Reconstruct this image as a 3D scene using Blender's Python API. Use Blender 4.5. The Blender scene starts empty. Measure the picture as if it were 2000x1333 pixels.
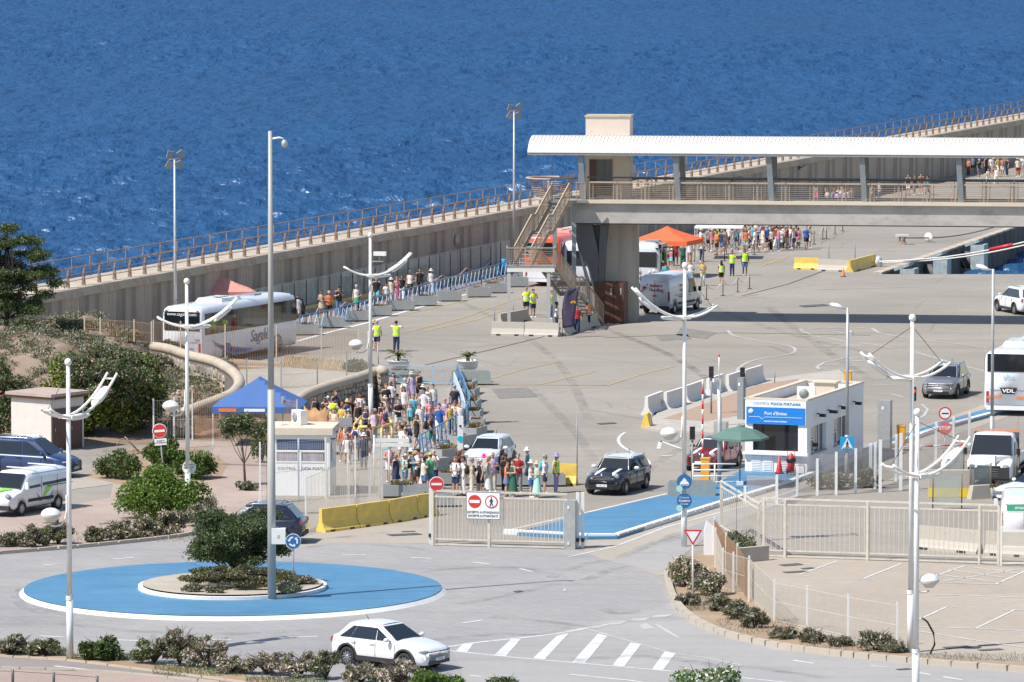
import bpy, math, random, colorsys
import numpy as np
from mathutils import Vector, Matrix
R = math.radians
rng = random.Random(7)
sc = bpy.context.scene
COL = sc.collection
# ---------------------------------------------------------------- camera
FPX, V0, HC = 10800.0, -272.0, 28.0
PITCH = math.atan((666.5 - V0) / FPX)
cam = bpy.data.objects.new('camera', bpy.data.cameras.new('camera'))
COL.objects.link(cam)
cam.location = (0, 0, HC); cam.rotation_euler = (math.pi/2 - PITCH, 0, 0)
cam.data.sensor_width = 36; cam.data.lens = FPX * 36 / 2000
cam.data.clip_start = 1; cam.data.clip_end = 30000
sc.camera = cam
# ---------------------------------------------------------------- light
SUN_AZ, SUN_EL = R(31), R(54)
w = bpy.data.worlds.new('World'); sc.world = w; w.use_nodes = True
nt = w.node_tree; nt.nodes.clear()
sky = nt.nodes.new('ShaderNodeTexSky'); sky.sky_type = 'NISHITA'; sky.sun_disc = False
sky.sun_elevation = SUN_EL; sky.sun_rotation = R(239); sky.altitude = 30
sky.air_density = 1.0; sky.dust_density = 0.6; sky.ozone_density = 1.6
bg = nt.nodes.new('ShaderNodeBackground'); bg.inputs[1].default_value = 0.12
wo = nt.nodes.new('ShaderNodeOutputWorld')
nt.links.new(sky.outputs[0], bg.inputs[0]); nt.links.new(bg.outputs[0], wo.inputs[0])
sl = bpy.data.lights.new('sun', 'SUN'); sl.energy = 4.6; sl.angle = R(0.53); sl.color = (1, .955, .89)
sun = bpy.data.objects.new('sun', sl); COL.objects.link(sun); sun.location = (-60, 150, 90)
LD = Vector((math.cos(SUN_AZ)*math.cos(SUN_EL), math.sin(SUN_AZ)*math.cos(SUN_EL), -math.sin(SUN_EL)))
sun.rotation_euler = LD.to_track_quat('-Z', 'Y').to_euler()
sc.view_settings.view_transform = 'Standard'; sc.view_settings.look = 'None'
sc.view_settings.exposure = 0.38; sc.view_settings.gamma = 1
# ---------------------------------------------------------------- place finding: where on a level plane a sight line lands
def G(u, v, z=0.0):
    cp, sp = math.cos(PITCH), math.sin(PITCH)
    a = (u - 1000) / FPX; b = (666.5 - v) / FPX
    dx, dy, dz = a, b*sp + cp, b*cp - sp
    t = (z - HC) / dz
    return Vector((dx*t, dy*t, z))
def GY(u, v, y):                      # point at distance y
    cp, sp = math.cos(PITCH), math.sin(PITCH)
    a = (u - 1000) / FPX; b = (666.5 - v) / FPX
    t = y / (b*sp + cp)
    return Vector((a*t, y, HC + (b*cp - sp)*t))
AX = Vector((0.333, 0.943, 0)).normalized()     # direction of the quay and breakwater
AP = Vector((AX.y, -AX.x, 0))                   # to its right
AYAW = math.atan2(AX.y, AX.x)
# ---------------------------------------------------------------- materials
def srgb(r, g, b):
    f = lambda c: ((c/255+.055)/1.055)**2.4 if c > 10 else c/255/12.92
    return (f(r), f(g), f(b))
MATS = {}
def mat(name, col, rough=.65, var=.12, scale=4.0, bump=0.0, bscale=None, metal=0.0, col2=None, stretch=(1,1,1),
        spec=.5, dirt=0.0, dscale=.4, dcol=(.12,.09,.06), coat=0.0, trans=0.0, alpha=1.0):
    if name in MATS: return MATS[name]
    m = bpy.data.materials.new(name); m.use_nodes = True
    n = m.node_tree.nodes; l = m.node_tree.links
    b = n['Principled BSDF']
    b.inputs['Roughness'].default_value = rough; b.inputs['Metallic'].default_value = metal
    b.inputs['Specular IOR Level'].default_value = spec
    b.inputs['Coat Weight'].default_value = coat
    b.inputs['Alpha'].default_value = alpha
    b.inputs['Transmission Weight'].default_value = trans
    tc = n.new('ShaderNodeTexCoord'); mp = n.new('ShaderNodeMapping'); mp.inputs['Scale'].default_value = stretch
    l.new(tc.outputs['Object'], mp.inputs['Vector'])
    cur = None
    if var > 0 or col2 is not None:
        nz = n.new('ShaderNodeTexNoise'); nz.inputs['Scale'].default_value = scale; nz.inputs['Detail'].default_value = 5
        l.new(mp.outputs[0], nz.inputs['Vector'])
        rp = n.new('ShaderNodeMapRange'); rp.inputs[1].default_value = .3; rp.inputs[2].default_value = .7
        l.new(nz.outputs['Fac'], rp.inputs[0])
        mx = n.new('ShaderNodeMix'); mx.data_type = 'RGBA'
        c2 = col2 if col2 is not None else tuple(c*(1+var) for c in col)
        c1 = col if col2 is not None else tuple(c*(1-var) for c in col)
        mx.inputs[6].default_value = (*c1, 1); mx.inputs[7].default_value = (*c2, 1)
        l.new(rp.outputs[0], mx.inputs[0]); cur = mx.outputs[2]
    if dirt > 0:
        nz = n.new('ShaderNodeTexNoise'); nz.inputs['Scale'].default_value = dscale; nz.inputs['Detail'].default_value = 8
        nz.inputs['Roughness'].default_value = .65
        l.new(mp.outputs[0], nz.inputs['Vector'])
        rp = n.new('ShaderNodeMapRange'); rp.inputs[1].default_value = .5; rp.inputs[2].default_value = .72
        rp.inputs[4].default_value = dirt
        l.new(nz.outputs['Fac'], rp.inputs[0])
        mx = n.new('ShaderNodeMix'); mx.data_type = 'RGBA'
        if cur: l.new(cur, mx.inputs[6])
        else: mx.inputs[6].default_value = (*col, 1)
        mx.inputs[7].default_value = (*dcol, 1); l.new(rp.outputs[0], mx.inputs[0]); cur = mx.outputs[2]
    if cur: l.new(cur, b.inputs['Base Color'])
    else: b.inputs['Base Color'].default_value = (*col, 1)
    if bump > 0:
        nz = n.new('ShaderNodeTexNoise'); nz.inputs['Scale'].default_value = bscale or scale*4; nz.inputs['Detail'].default_value = 4
        l.new(mp.outputs[0], nz.inputs['Vector'])
        bp = n.new('ShaderNodeBump'); bp.inputs['Strength'].default_value = bump; bp.inputs['Distance'].default_value = .02
        l.new(nz.outputs['Fac'], bp.inputs['Height']); l.new(bp.outputs[0], b.inputs['Normal'])
    MATS[name] = m
    return m
def leafmat(name, c1, c2, tr=.25):
    m = bpy.data.materials.new(name); m.use_nodes = True
    n = m.node_tree.nodes; l = m.node_tree.links; b = n['Principled BSDF']
    g = n.new('ShaderNodeNewGeometry')
    mx = n.new('ShaderNodeMix'); mx.data_type = 'RGBA'
    mx.inputs[6].default_value = (*c1, 1); mx.inputs[7].default_value = (*c2, 1)
    l.new(g.outputs['Random Per Island'], mx.inputs[0]); l.new(mx.outputs[2], b.inputs['Base Color'])
    b.inputs['Roughness'].default_value = .5; b.inputs['Specular IOR Level'].default_value = .3
    t = n.new('ShaderNodeBsdfTranslucent'); l.new(mx.outputs[2], t.inputs[0])
    ms = n.new('ShaderNodeMixShader'); ms.inputs[0].default_value = tr
    l.new(b.outputs[0], ms.inputs[1]); l.new(t.outputs[0], ms.inputs[2])
    l.new(ms.outputs[0], n['Material Output'].inputs[0])
    MATS[name] = m
    return m
# ---------------------------------------------------------------- mesh builder
def rot2(x, y, a): return (x*math.cos(a)-y*math.sin(a), x*math.sin(a)+y*math.cos(a))
class MB:
    def __init__(s): s.v = []; s.f = []; s.m = []; s.sm = []
    def add(s, vs, fs, mi=0, smooth=False):
        o = len(s.v); s.v += [tuple(p) for p in vs]
        for f in fs: s.f.append(tuple(i+o for i in f)); s.m.append(mi); s.sm.append(smooth)
        return s
    def box(s, c, d, rz=0, mi=0, top=1.0, rx=0):
        hx, hy, hz = d[0]/2, d[1]/2, d[2]/2; P = []
        for z, k in ((-hz, 1), (hz, top)):
            for x, y in ((-hx,-hy),(hx,-hy),(hx,hy),(-hx,hy)):
                yy, zz = rot2(y*k, z, rx) if rx else (y*k, z)
                a, b = rot2(x*k, yy, rz); P.append((c[0]+a, c[1]+b, c[2]+zz))
        return s.add(P, [(3,2,1,0),(4,5,6,7),(0,1,5,4),(1,2,6,5),(2,3,7,6),(3,0,4,7)], mi)
    def tube(s, pts, r, n=8, mi=0, r2=None, flat=1.0):
        pts = [Vector(p) for p in pts]; N = len(pts); P = []; up = Vector((0,0,1))
        for i, p in enumerate(pts):
            d = (pts[min(i+1,N-1)] - pts[max(i-1,0)]).normalized()
            a = d.cross(up)
            if a.length < 1e-3: a = d.cross(Vector((0,1,0)))
            a.normalize(); b = a.cross(d)
            rr = r if r2 is None else r + (r2-r)*i/(N-1)
            for k in range(n):
                t = 2*math.pi*(k+.5)/n; P.append(p + a*math.cos(t)*rr + b*math.sin(t)*rr*flat)
        F = [(i*n+k, i*n+(k+1)%n, (i+1)*n+(k+1)%n, (i+1)*n+k) for i in range(N-1) for k in range(n)]
        s.add(P, F, mi, n > 5)
        o = len(s.v) - N*n
        s.f.append(tuple(o+k for k in reversed(range(n)))); s.f.append(tuple(o+(N-1)*n+k for k in range(n)))
        s.m += [mi, mi]; s.sm += [False, False]
        return s
    def lathe(s, prof, n=16, c=(0,0,0), mi=0, sx=1, sy=1, smooth=True):
        P = [(c[0]+r*math.cos(2*math.pi*k/n)*sx, c[1]+r*math.sin(2*math.pi*k/n)*sy, c[2]+z) for r, z in prof for k in range(n)]
        F = [(i*n+k, i*n+(k+1)%n, (i+1)*n+(k+1)%n, (i+1)*n+k) for i in range(len(prof)-1) for k in range(n)]
        return s.add(P, F, mi, smooth)
    def prism(s, poly, z0, z1, mi=0, mtop=None):
        n = len(poly); P = [(p[0],p[1],z0) for p in poly] + [(p[0],p[1],z1) for p in poly]
        ar = sum(poly[i][0]*poly[(i+1)%n][1]-poly[(i+1)%n][0]*poly[i][1] for i in range(n))
        if ar < 0: P = P[:n][::-1] + P[n:][::-1]
        s.add(P, [(i,(i+1)%n,n+(i+1)%n,n+i) for i in range(n)] + [tuple(reversed(range(n)))], mi)
        s.add(P[n:], [tuple(range(n))], mi if mtop is None else mtop)
        return s
    def ell(s, c, r, nu=10, nv=8, mi=0):
        prof = [(math.sin(math.pi*j/nv), -math.cos(math.pi*j/nv)) for j in range(nv+1)]
        P = [(c[0]+a*math.cos(2*math.pi*k/nu)*r[0], c[1]+a*math.sin(2*math.pi*k/nu)*r[1], c[2]+z*r[2]) for a, z in prof for k in range(nu)]
        F = [(i*nu+k, i*nu+(k+1)%nu, (i+1)*nu+(k+1)%nu, (i+1)*nu+k) for i in range(nv) for k in range(nu)]
        return s.add(P, F, mi, True)
    def beam(s, p, q, w, h, mi=0, drop=0):
        p, q = Vector(p), Vector(q); d = (q-p).normalized(); a = d.cross(Vector((0,0,1)))
        if a.length < 1e-3: a = Vector((1,0,0))
        a.normalize(); b = a.cross(d); P = []
        for e in (p, q):
            for i, j in ((-1,-1),(1,-1),(1,1),(-1,1)): P.append(e + a*i*w/2 + b*(j*h/2 - drop))
        return s.add(P, [(0,1,2,3),(7,6,5,4),(0,4,5,1),(1,5,6,2),(2,6,7,3),(3,7,4,0)], mi)
    def quad(s, a, b, c, d, mi=0): return s.add([a,b,c,d], [(0,1,2,3)], mi)
    def poly(s, pts, mi=0): return s.add(pts, [tuple(range(len(pts)))], mi)
    def xf(s, loc=(0,0,0), rz=0, sc_=1):
        s.v = [(rot2(x,y,rz)[0]*sc_+loc[0], rot2(x,y,rz)[1]*sc_+loc[1], z*sc_+loc[2]) for x,y,z in s.v]; return s
    def loft(s, secs, mi=0, closed=True, caps=True, smooth=True):
        n = len(secs[0]); P = [p for q in secs for p in q]; kk = n if closed else n-1
        F = [(i*n+k, i*n+(k+1)%n, (i+1)*n+(k+1)%n, (i+1)*n+k) for i in range(len(secs)-1) for k in range(kk)]
        if caps: F += [tuple(reversed(range(n))), tuple((len(secs)-1)*n+k for k in range(n))]
        return s.add(P, F, mi, smooth)
    def mesh(s, name, mats):
        me = bpy.data.meshes.new(name); me.from_pydata(s.v, [], s.f)
        for m in mats: me.materials.append(m)
        me.polygons.foreach_set('material_index', s.m); me.polygons.foreach_set('use_smooth', s.sm)
        me.update()
        return me
def link(name, me, parent=None):
    o = bpy.data.objects.new(name, me); COL.objects.link(o)
    if parent: o.parent = parent
    return o
def part(name, mb, m, parent=None, loc=None, rz=None, fix=False):
    me = mb if isinstance(mb, bpy.types.Mesh) else mb.mesh(name, m if isinstance(m, (list, tuple)) else [m])
    o = link(name, me, parent)
    if loc is not None: o.location = loc
    if rz is not None: o.rotation_euler = (0, 0, rz)
    if fix: recalc(me)
    return o
def recalc(me):
    import bmesh
    b = bmesh.new(); b.from_mesh(me); bmesh.ops.remove_doubles(b, verts=b.verts, dist=1e-5); bmesh.ops.recalc_face_normals(b, faces=b.faces); b.to_mesh(me); b.free()
def tag(o, label=None, cat=None, group=None, kind=None):
    if label: o['label'] = label
    if cat: o['category'] = cat
    if group: o['group'] = group
    if kind: o['kind'] = kind
    return o
def thing(name, label, cat, loc=(0,0,0), rz=0, group=None):
    o = bpy.data.objects.new(name, None); COL.objects.link(o); o.empty_display_size = .3
    o.location = loc; o.rotation_euler = (0, 0, rz)
    return tag(o, label, cat, group)
def dup(o, loc=None, rz=None, label=None, parent=None):
    c = o.copy(); COL.objects.link(c)
    if parent: c.parent = parent
    if loc is not None: c.location = loc
    if rz is not None: c.rotation_euler = (0, 0, rz)
    if label: c['label'] = label
    for ch in o.children: dup(ch, parent=c)
    return c
def struct(name, mb, m, **k):
    o = part(name, mb, m, **k); o['kind'] = 'structure'; return o
TMP = bpy.data.scenes.new('bake')
def baked(*obs):                      # evaluated mesh of the first object, worked out in a scratch scene
    for o in obs: TMP.collection.objects.link(o)
    vl = TMP.view_layers[0]; vl.update(); me = bpy.data.meshes.new_from_object(obs[0].evaluated_get(vl.depsgraph))
    for o in obs: TMP.collection.objects.unlink(o)
    return me
TXT = {}
def text(s, size, m, parent, loc, rot=(R(90),0,0), ext=.004, align='CENTER', shear=0, sx=1.0, name='lettering', bold=0):
    k = (s, size, m.name, align, shear, bold)
    if k not in TXT:
        c = bpy.data.curves.new('lettering', 'FONT'); c.body = s; c.size = size; c.extrude = ext; c.align_x = align; c.align_y = 'CENTER'; c.shear = shear; c.resolution_u = 2; c.offset = bold
        o = bpy.data.objects.new('t', c); me = baked(o); bpy.data.objects.remove(o)
        me.materials.clear(); me.materials.append(m); TXT[k] = me
    o = link(name, TXT[k], parent); o.location = loc; o.rotation_euler = rot; o.scale = (sx, 1, 1)
    return o
WHITE = mat('white_painted_metal', (.74,.74,.72), .35, .04, 2, dirt=.25, dscale=1.5, dcol=(.42,.38,.32))
CREAM = mat('cream_painted_metal', (.78,.75,.69), .4, .05, 2, dirt=.3, dscale=2, dcol=(.45,.36,.27))
BEIGE = mat('beige_painted_steel', (.43,.325,.235), .5, .08, 3, dirt=.3, dscale=2, dcol=(.28,.17,.1))
STEEL = mat('galvanised_steel', (.42,.42,.41), .45, .1, 5, metal=.3)
DSTEEL = mat('dark_grey_steel', (.09,.095,.1), .45, .1, 3)
GSTEEL = mat('grey_painted_steel', (.24,.26,.27), .5, .08, 3)
RUST = mat('rusty_iron', (.16,.1,.07), .8, .3, 5, col2=(.32,.24,.19))
RUSTP = mat('rust_streaked_cream_post', (.62,.52,.4), .7, .1, 5, dirt=.9, dscale=5, dcol=(.35,.15,.05))
WIRE = mat('pale_wire', (.62,.56,.47), .5, .1, 5)
RWIRE = mat('rusty_wire', (.36,.22,.13), .7, .2, 5)
BLACK = mat('black_plastic', (.018,.018,.02), .4, .1, 5)
RUBBER = mat('tyre_rubber', (.025,.025,.027), .8, .15, 8)
GLASSD = mat('dark_vehicle_glass', (.012,.016,.02), .06, 0, spec=.6, coat=.3)
GLASSC = mat('pale_green_glass_panel', (.5,.62,.57), .05, 0, trans=.0, alpha=.2, spec=.8)
GLASSW = mat('window_glass', (.05,.07,.09), .05, .3, 1.2, spec=.8)
CHROME = mat('bright_alloy', (.6,.6,.62), .25, 0, metal=.9)
ALLOY = mat('wheel_alloy', (.42,.43,.45), .35, 0, metal=.7)
LENS = mat('clear_headlamp', (.25,.28,.32), .08, .2, 30, coat=1)
REDL = mat('red_tail_lamp', (.4,.01,.015), .15, 0, coat=1)
ORANGE = mat('orange_plastic', (.75,.2,.03), .5, .05)
AMBER = mat('amber_yellow_metal', (.8,.36,.03), .45, .06, 3)
YEL = mat('yellow_barrier_paint', (.72,.5,.1), .55, .1, 2.5, dirt=.35, dscale=1.6, dcol=(.4,.3,.16))
YELR = mat('yellow_rail_paint', (.72,.52,.16), .45, .08, 3)
RED = mat('red_paint', (.55,.03,.03), .4, .05)
REDS = mat('sign_red', (.6,.035,.03), .45, .03)
BLUS = mat('sign_blue', (.02,.14,.36), .45, .03)
BLUB = mat('board_blue', (.01,.2,.62), .45, .03)
SKYB = mat('sky_blue_sign', (.02,.33,.65), .45, .03)
WS = mat('sign_white', (.8,.8,.8), .45, .03)
INK = mat('black_ink', (.015,.015,.02), .5, 0)
TEAL = mat('pale_teal_disc', (.38,.66,.62), .5, .03)
NAVYT = mat('navy_ink', (.03,.1,.3), .5, 0)
GREYT = mat('grey_ink', (.25,.25,.27), .5, 0)
BLUEM = mat('blue_rail_paint', (.1,.24,.42), .45, .1, 3, dirt=.3, dscale=3, dcol=(.3,.38,.45))
BLUEL = mat('pale_blue_rail_paint', (.3,.5,.66), .45, .1, 3)
PLANTER = mat('grey_planter_concrete', (.32,.33,.325), .8, .08, 3, dirt=.3, dscale=2, dcol=(.2,.19,.17))
PLANTG = mat('grey_green_planter', (.3,.33,.31), .7, .08, 3)
SOIL = mat('dry_soil', (.2,.13,.08), .9, .2, 6, bump=.4)
CONC = mat('pale_concrete', (.42,.38,.33), .85, .1, 1.5, bump=.15, dirt=.35, dscale=.8, dcol=(.24,.21,.18))
BARR = mat('concrete_barrier', (.46,.42,.36), .85, .08, 2, dirt=.4, dscale=2, dcol=(.27,.23,.19))
BARW = mat('whitewashed_barrier', (.68,.66,.62), .8, .06, 2, dirt=.45, dscale=2, dcol=(.36,.32,.28))
WHITEW = mat('white_rendered_wall', (.78,.78,.78), .8, .03, 1.5, dirt=.2, dscale=.9, dcol=(.5,.48,.45))
ROOFM = mat('white_corrugated_roof', (.66,.63,.57), .5, .04, 1.5, dirt=.35, dscale=1.3, dcol=(.5,.4,.3))
CREAMC = mat('cream_concrete_edge', (.62,.54,.43), .8, .06, 2, dirt=.2, dscale=1)
TERRA = mat('terracotta_render', (.36,.25,.18), .85, .05, 3)
BROWN = mat('brown_metal_door', (.1,.05,.04), .5, .15, 3)
CORTEN = mat('corten_cabinet', (.105,.04,.022), .6, .3, 2.5)
SKIN = [mat('skin_fair', (.55,.33,.24), .55, .05), mat('skin_tan', (.4,.22,.14), .55, .05), mat('skin_brown', (.2,.1,.06), .55, .05)]
FAB = {}
for k, c in dict(white=(.72,.71,.7), black=(.02,.02,.024), navy=(.025,.04,.1), blue=(.03,.11,.36), turquoise=(.06,.33,.42), grey=(.28,.28,.3),
        beige=(.5,.42,.32), pink=(.6,.17,.24), lilac=(.48,.36,.55), red=(.38,.03,.04), orange=(.58,.15,.05), yellow=(.6,.42,.08), green=(.08,.36,.18),
        denim=(.12,.2,.34), khaki=(.38,.32,.22), hivis=(.55,.85,.03), dgreen=(.03,.11,.07), cyan=(.12,.5,.6), mint=(.4,.62,.55), brown=(.16,.08,.05),
        blond=(.42,.27,.12), dark=(.025,.016,.012), ginger=(.3,.12,.05), greyh=(.3,.29,.28), straw=(.6,.47,.28), purple=(.32,.26,.5), cream=(.65,.6,.48), hotpink=(.75,.06,.4), rorange=(.85,.2,.03), silver=(.6,.62,.6)).items():
    FAB[k] = mat('cloth_' + k, c, .85, .1, 12, bump=.2)
# ground sheets ---------------------------------------------------
def groundmat(name, c1, c2, s1=.06, fine=2.5, streak=None, brick=None, crack=0.0, wear=None, rough=.85):
    m = bpy.data.materials.new(name); m.use_nodes = True
    n = m.node_tree.nodes; l = m.node_tree.links; b = n['Principled BSDF']; b.inputs['Roughness'].default_value = rough
    tc = n.new('ShaderNodeTexCoord'); base = tc.outputs['Object']
    def noise(scale, det=6, vec=None, rgh=.6):
        z = n.new('ShaderNodeTexNoise'); z.inputs['Scale'].default_value = scale; z.inputs['Detail'].default_value = det; z.inputs['Roughness'].default_value = rgh
        l.new(vec or base, z.inputs['Vector']); return z.outputs['Fac']
    def rng_(x, a, b_, c=0, d=1):
        r = n.new('ShaderNodeMapRange'); r.inputs[1].default_value = a; r.inputs[2].default_value = b_; r.inputs[3].default_value = c; r.inputs[4].default_value = d
        l.new(x, r.inputs[0]); return r.outputs[0]
    def mix(f, a, b_, mode='MIX'):
        x = n.new('ShaderNodeMix'); x.data_type = 'RGBA'; x.blend_type = mode
        if isinstance(f, float): x.inputs[0].default_value = f
        else: l.new(f, x.inputs[0])
        for i, q in ((6, a), (7, b_)):
            if isinstance(q, tuple): x.inputs[i].default_value = (*q, 1)
            else: l.new(q, x.inputs[i])
        return x.outputs[2]
    cur = mix(rng_(noise(s1, 8), .35, .65), c1, c2)
    cur = mix(rng_(noise(fine, 8, rgh=.75), .3, .7, 0, .3), cur, tuple(c*.6 for c in c1))
    cur = mix(rng_(noise(.35, 8, rgh=.7), .55, .75, 0, .3), cur, tuple(c*.62 for c in c1))
    cur = mix(rng_(noise(.17, 9, rgh=.72), .56, .72, 0, .35), cur, tuple(min(1, c*1.3) for c in c2))
    if streak:
        mp = n.new('ShaderNodeMapping'); mp.inputs['Rotation'].default_value = (0,0,streak[0]); mp.inputs['Scale'].default_value = (streak[1], streak[2], 1)
        l.new(base, mp.inputs['Vector'])
        cur = mix(rng_(noise(1.0, 7, mp.outputs[0]), .52, .72, 0, streak[3]), cur, tuple(c*.45 for c in c1))
    h = None
    if brick:
        mp = n.new('ShaderNodeMapping'); mp.inputs['Rotation'].default_value = (0,0,brick[0])
        l.new(base, mp.inputs['Vector'])
        bt = n.new('ShaderNodeTexBrick'); bt.inputs['Scale'].default_value = 1; bt.inputs['Brick Width'].default_value = brick[1]; bt.inputs['Row Height'].default_value = brick[2]
        bt.inputs['Mortar Size'].default_value = .012; bt.inputs['Color1'].default_value = (1,1,1,1); bt.inputs['Color2'].default_value = (.86,.86,.88,1); bt.inputs['Mortar'].default_value = (.5,.48,.45,1)
        bt.inputs['Mortar Smooth'].default_value = .4
        l.new(mp.outputs[0], bt.inputs['Vector'])
        cur = mix(brick[3], cur, bt.outputs['Color'], 'MULTIPLY'); h = bt.outputs['Fac']
    if crack:
        vo = n.new('ShaderNodeTexVoronoi'); vo.feature = 'DISTANCE_TO_EDGE'; vo.inputs['Scale'].default_value = .12
        mp = n.new('ShaderNodeMapping'); 
        nz = noise(.5, 5); ad = n.new('ShaderNodeMix'); ad.data_type = 'VECTOR' if False else 'RGBA'; ad.inputs[0].default_value = .06
        l.new(base, ad.inputs[6]); l.new(nz, ad.inputs[7]); l.new(ad.outputs[2], vo.inputs['Vector'])
        cur = mix(rng_(vo.outputs['Distance'], .0, .006, crack, 0), cur, (.1,.09,.08))
    l.new(cur, b.inputs['Base Color'])
    bp = n.new('ShaderNodeBump'); bp.inputs['Strength'].default_value = .35; bp.inputs['Distance'].default_value = .01
    l.new(noise(12, 4), bp.inputs['Height']); l.new(bp.outputs[0], b.inputs['Normal'])
    MATS[name] = m
    return m
APRON = groundmat('weathered_apron_asphalt', (.27,.24,.2), (.34,.305,.26), streak=(-.35,.03,.35,.3), crack=.35)
CONCG = groundmat('pale_road_concrete', (.36,.31,.255), (.42,.37,.31), crack=.0)
PAVER = groundmat('grey_road_pavers', (.31,.3,.295), (.37,.35,.33), s1=.1, brick=(.6,.55,.22,.62), streak=(.25,.08,.5,.35))
PAVER2 = groundmat('worn_road_asphalt', (.32,.31,.3), (.37,.35,.325), s1=.1, streak=(-.3,.06,.6,.3))
PAVEW = groundmat('warm_car_park_pavers', (.4,.335,.265), (.45,.385,.31), s1=.1, brick=(.33,.4,.2,.5))
PAVEP = groundmat('pink_footway_pavers', (.38,.285,.235), (.46,.37,.31), s1=.15, brick=(.2,.42,.22,.62))
CYCLE = groundmat('mauve_cycle_path', (.235,.195,.185), (.28,.24,.225), s1=.3)
BLUEG = groundmat('blue_road_paint', (.07,.205,.345), (.095,.24,.39), s1=.4, streak=(.2,.1,.8,.4), rough=.6)
PAINT = groundmat('white_road_paint', (.56,.56,.55), (.7,.7,.69), s1=.9, fine=6, streak=(.2,.6,4,.8))
PAINTW = groundmat('worn_white_road_paint', (.4,.39,.37), (.52,.51,.49), s1=.6, fine=5, streak=(.2,.7,5,.8))
PAINTY = groundmat('worn_yellow_road_paint', (.46,.34,.14), (.38,.31,.2), s1=.6, fine=5, streak=(.2,.7,5,.7))
KERBW = groundmat('white_kerb_paint', (.72,.72,.71), (.78,.78,.77), s1=.5, streak=(.5,.3,.8,.3))
KERBS = groundmat('beige_kerb_stone', (.42,.36,.29), (.5,.44,.36), s1=.7)
GRAVEL = groundmat('pale_gravel', (.42,.36,.29), (.5,.44,.36), s1=.8, fine=9)
EARTH = groundmat('dry_earth', (.32,.21,.13), (.4,.3,.2), s1=.4, fine=4)
SCRUBG = groundmat('stony_hillside_earth', (.2,.14,.1), (.33,.25,.18), s1=.5, fine=2)
# breakwater concrete with vertical stains --------------------------
def wallmat(name, c1, c2, dark, sc_=(2.2, 2.2, .12), amt=.8):
    m = bpy.data.materials.new(name); m.use_nodes = True
    n = m.node_tree.nodes; l = m.node_tree.links; b = n['Principled BSDF']; b.inputs['Roughness'].default_value = .9
    tc = n.new('ShaderNodeTexCoord')
    def nz(scale, st, det=6):
        mp = n.new('ShaderNodeMapping'); mp.inputs['Scale'].default_value = st; l.new(tc.outputs['Object'], mp.inputs['Vector'])
        z = n.new('ShaderNodeTexNoise'); z.inputs['Scale'].default_value = scale; z.inputs['Detail'].default_value = det; l.new(mp.outputs[0], z.inputs['Vector']); return z.outputs['Fac']
    def mx(f, a, b_, lo, hi, amt):
        r = n.new('ShaderNodeMapRange'); r.inputs[1].default_value = lo; r.inputs[2].default_value = hi; r.inputs[4].default_value = amt; l.new(f, r.inputs[0])
        x = n.new('ShaderNodeMix'); x.data_type = 'RGBA'; l.new(r.outputs[0], x.inputs[0])
        for i, q in ((6, a), (7, b_)):
            if isinstance(q, tuple): x.inputs[i].default_value = (*q, 1)
            else: l.new(q, x.inputs[i])
        return x.outputs[2]
    cur = mx(nz(.35, (1,1,1)), c1, c2, .35, .65, 1)
    cur = mx(nz(1, sc_, 8), cur, dark, .48, .68, amt)
    cur = mx(nz(2.3, sc_, 8), cur, tuple(c*.6 for c in dark), .55, .75, amt*.8)
    cur = mx(nz(6, (1,1,1), 8), cur, dark, .5, .8, .35)
    l.new(cur, b.inputs['Base Color'])
    MATS[name] = m; return m
WALLC = wallmat('stained_breakwater_concrete', (.47,.385,.295), (.41,.34,.27), (.18,.15,.125), (1.3,1.3,.1), .7)
COPING = wallmat('weathered_coping_concrete', (.5,.42,.33), (.44,.37,.29), (.26,.19,.14), (1,1,1), .5)
GIRD = wallmat('grey_girder_concrete', (.48,.45,.41), (.43,.405,.37), (.27,.25,.22), (.5,.5,1.2), .5)
SHAFT = wallmat('pale_shaft_concrete', (.46,.41,.35), (.42,.38,.33), (.3,.22,.14), (1.2,1.2,.05), .4)
QUAY = wallmat('wet_quay_concrete', (.16,.14,.12), (.1,.09,.08), (.035,.033,.03), (1,1,.6), .9)
STONES = [mat('wall_stone_%s' % k, c, .9, .18, 3, bump=.5) for k, c in (('grey', (.3,.27,.23)), ('tan', (.38,.31,.23)), ('dark', (.2,.18,.155)))]
MORTAR = mat('wall_mortar', (.17,.15,.13), .95, .15, 4)

FENCEP = mat('dull_cream_fence_paint', (.6,.55,.47), .5, .08, 2, dirt=.5, dscale=2.5, dcol=(.42,.3,.19))
# ================================================================ SETTING
def sheet(name, pix, m, z=0.0, kind='structure', world=False):
    P = [Vector(p) if world else G(p[0], p[1], z) for p in pix]
    mb = MB(); a = sum(P[i].x*P[(i+1)%len(P)].y-P[(i+1)%len(P)].x*P[i].y for i in range(len(P)))
    if a < 0: P = P[::-1]
    import mathutils
    tri = mathutils.geometry.tessellate_polygon([P])
    mb.add([(p.x, p.y, z) for p in P], [t for t in tri])
    me = mb.mesh(name, [m])
    o = link(name, me); recalc_up(me)
    if kind: o['kind'] = kind
    return o
def recalc_up(me):
    for p in me.polygons:
        if p.normal.z < 0: p.flip()
    me.update()
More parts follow.
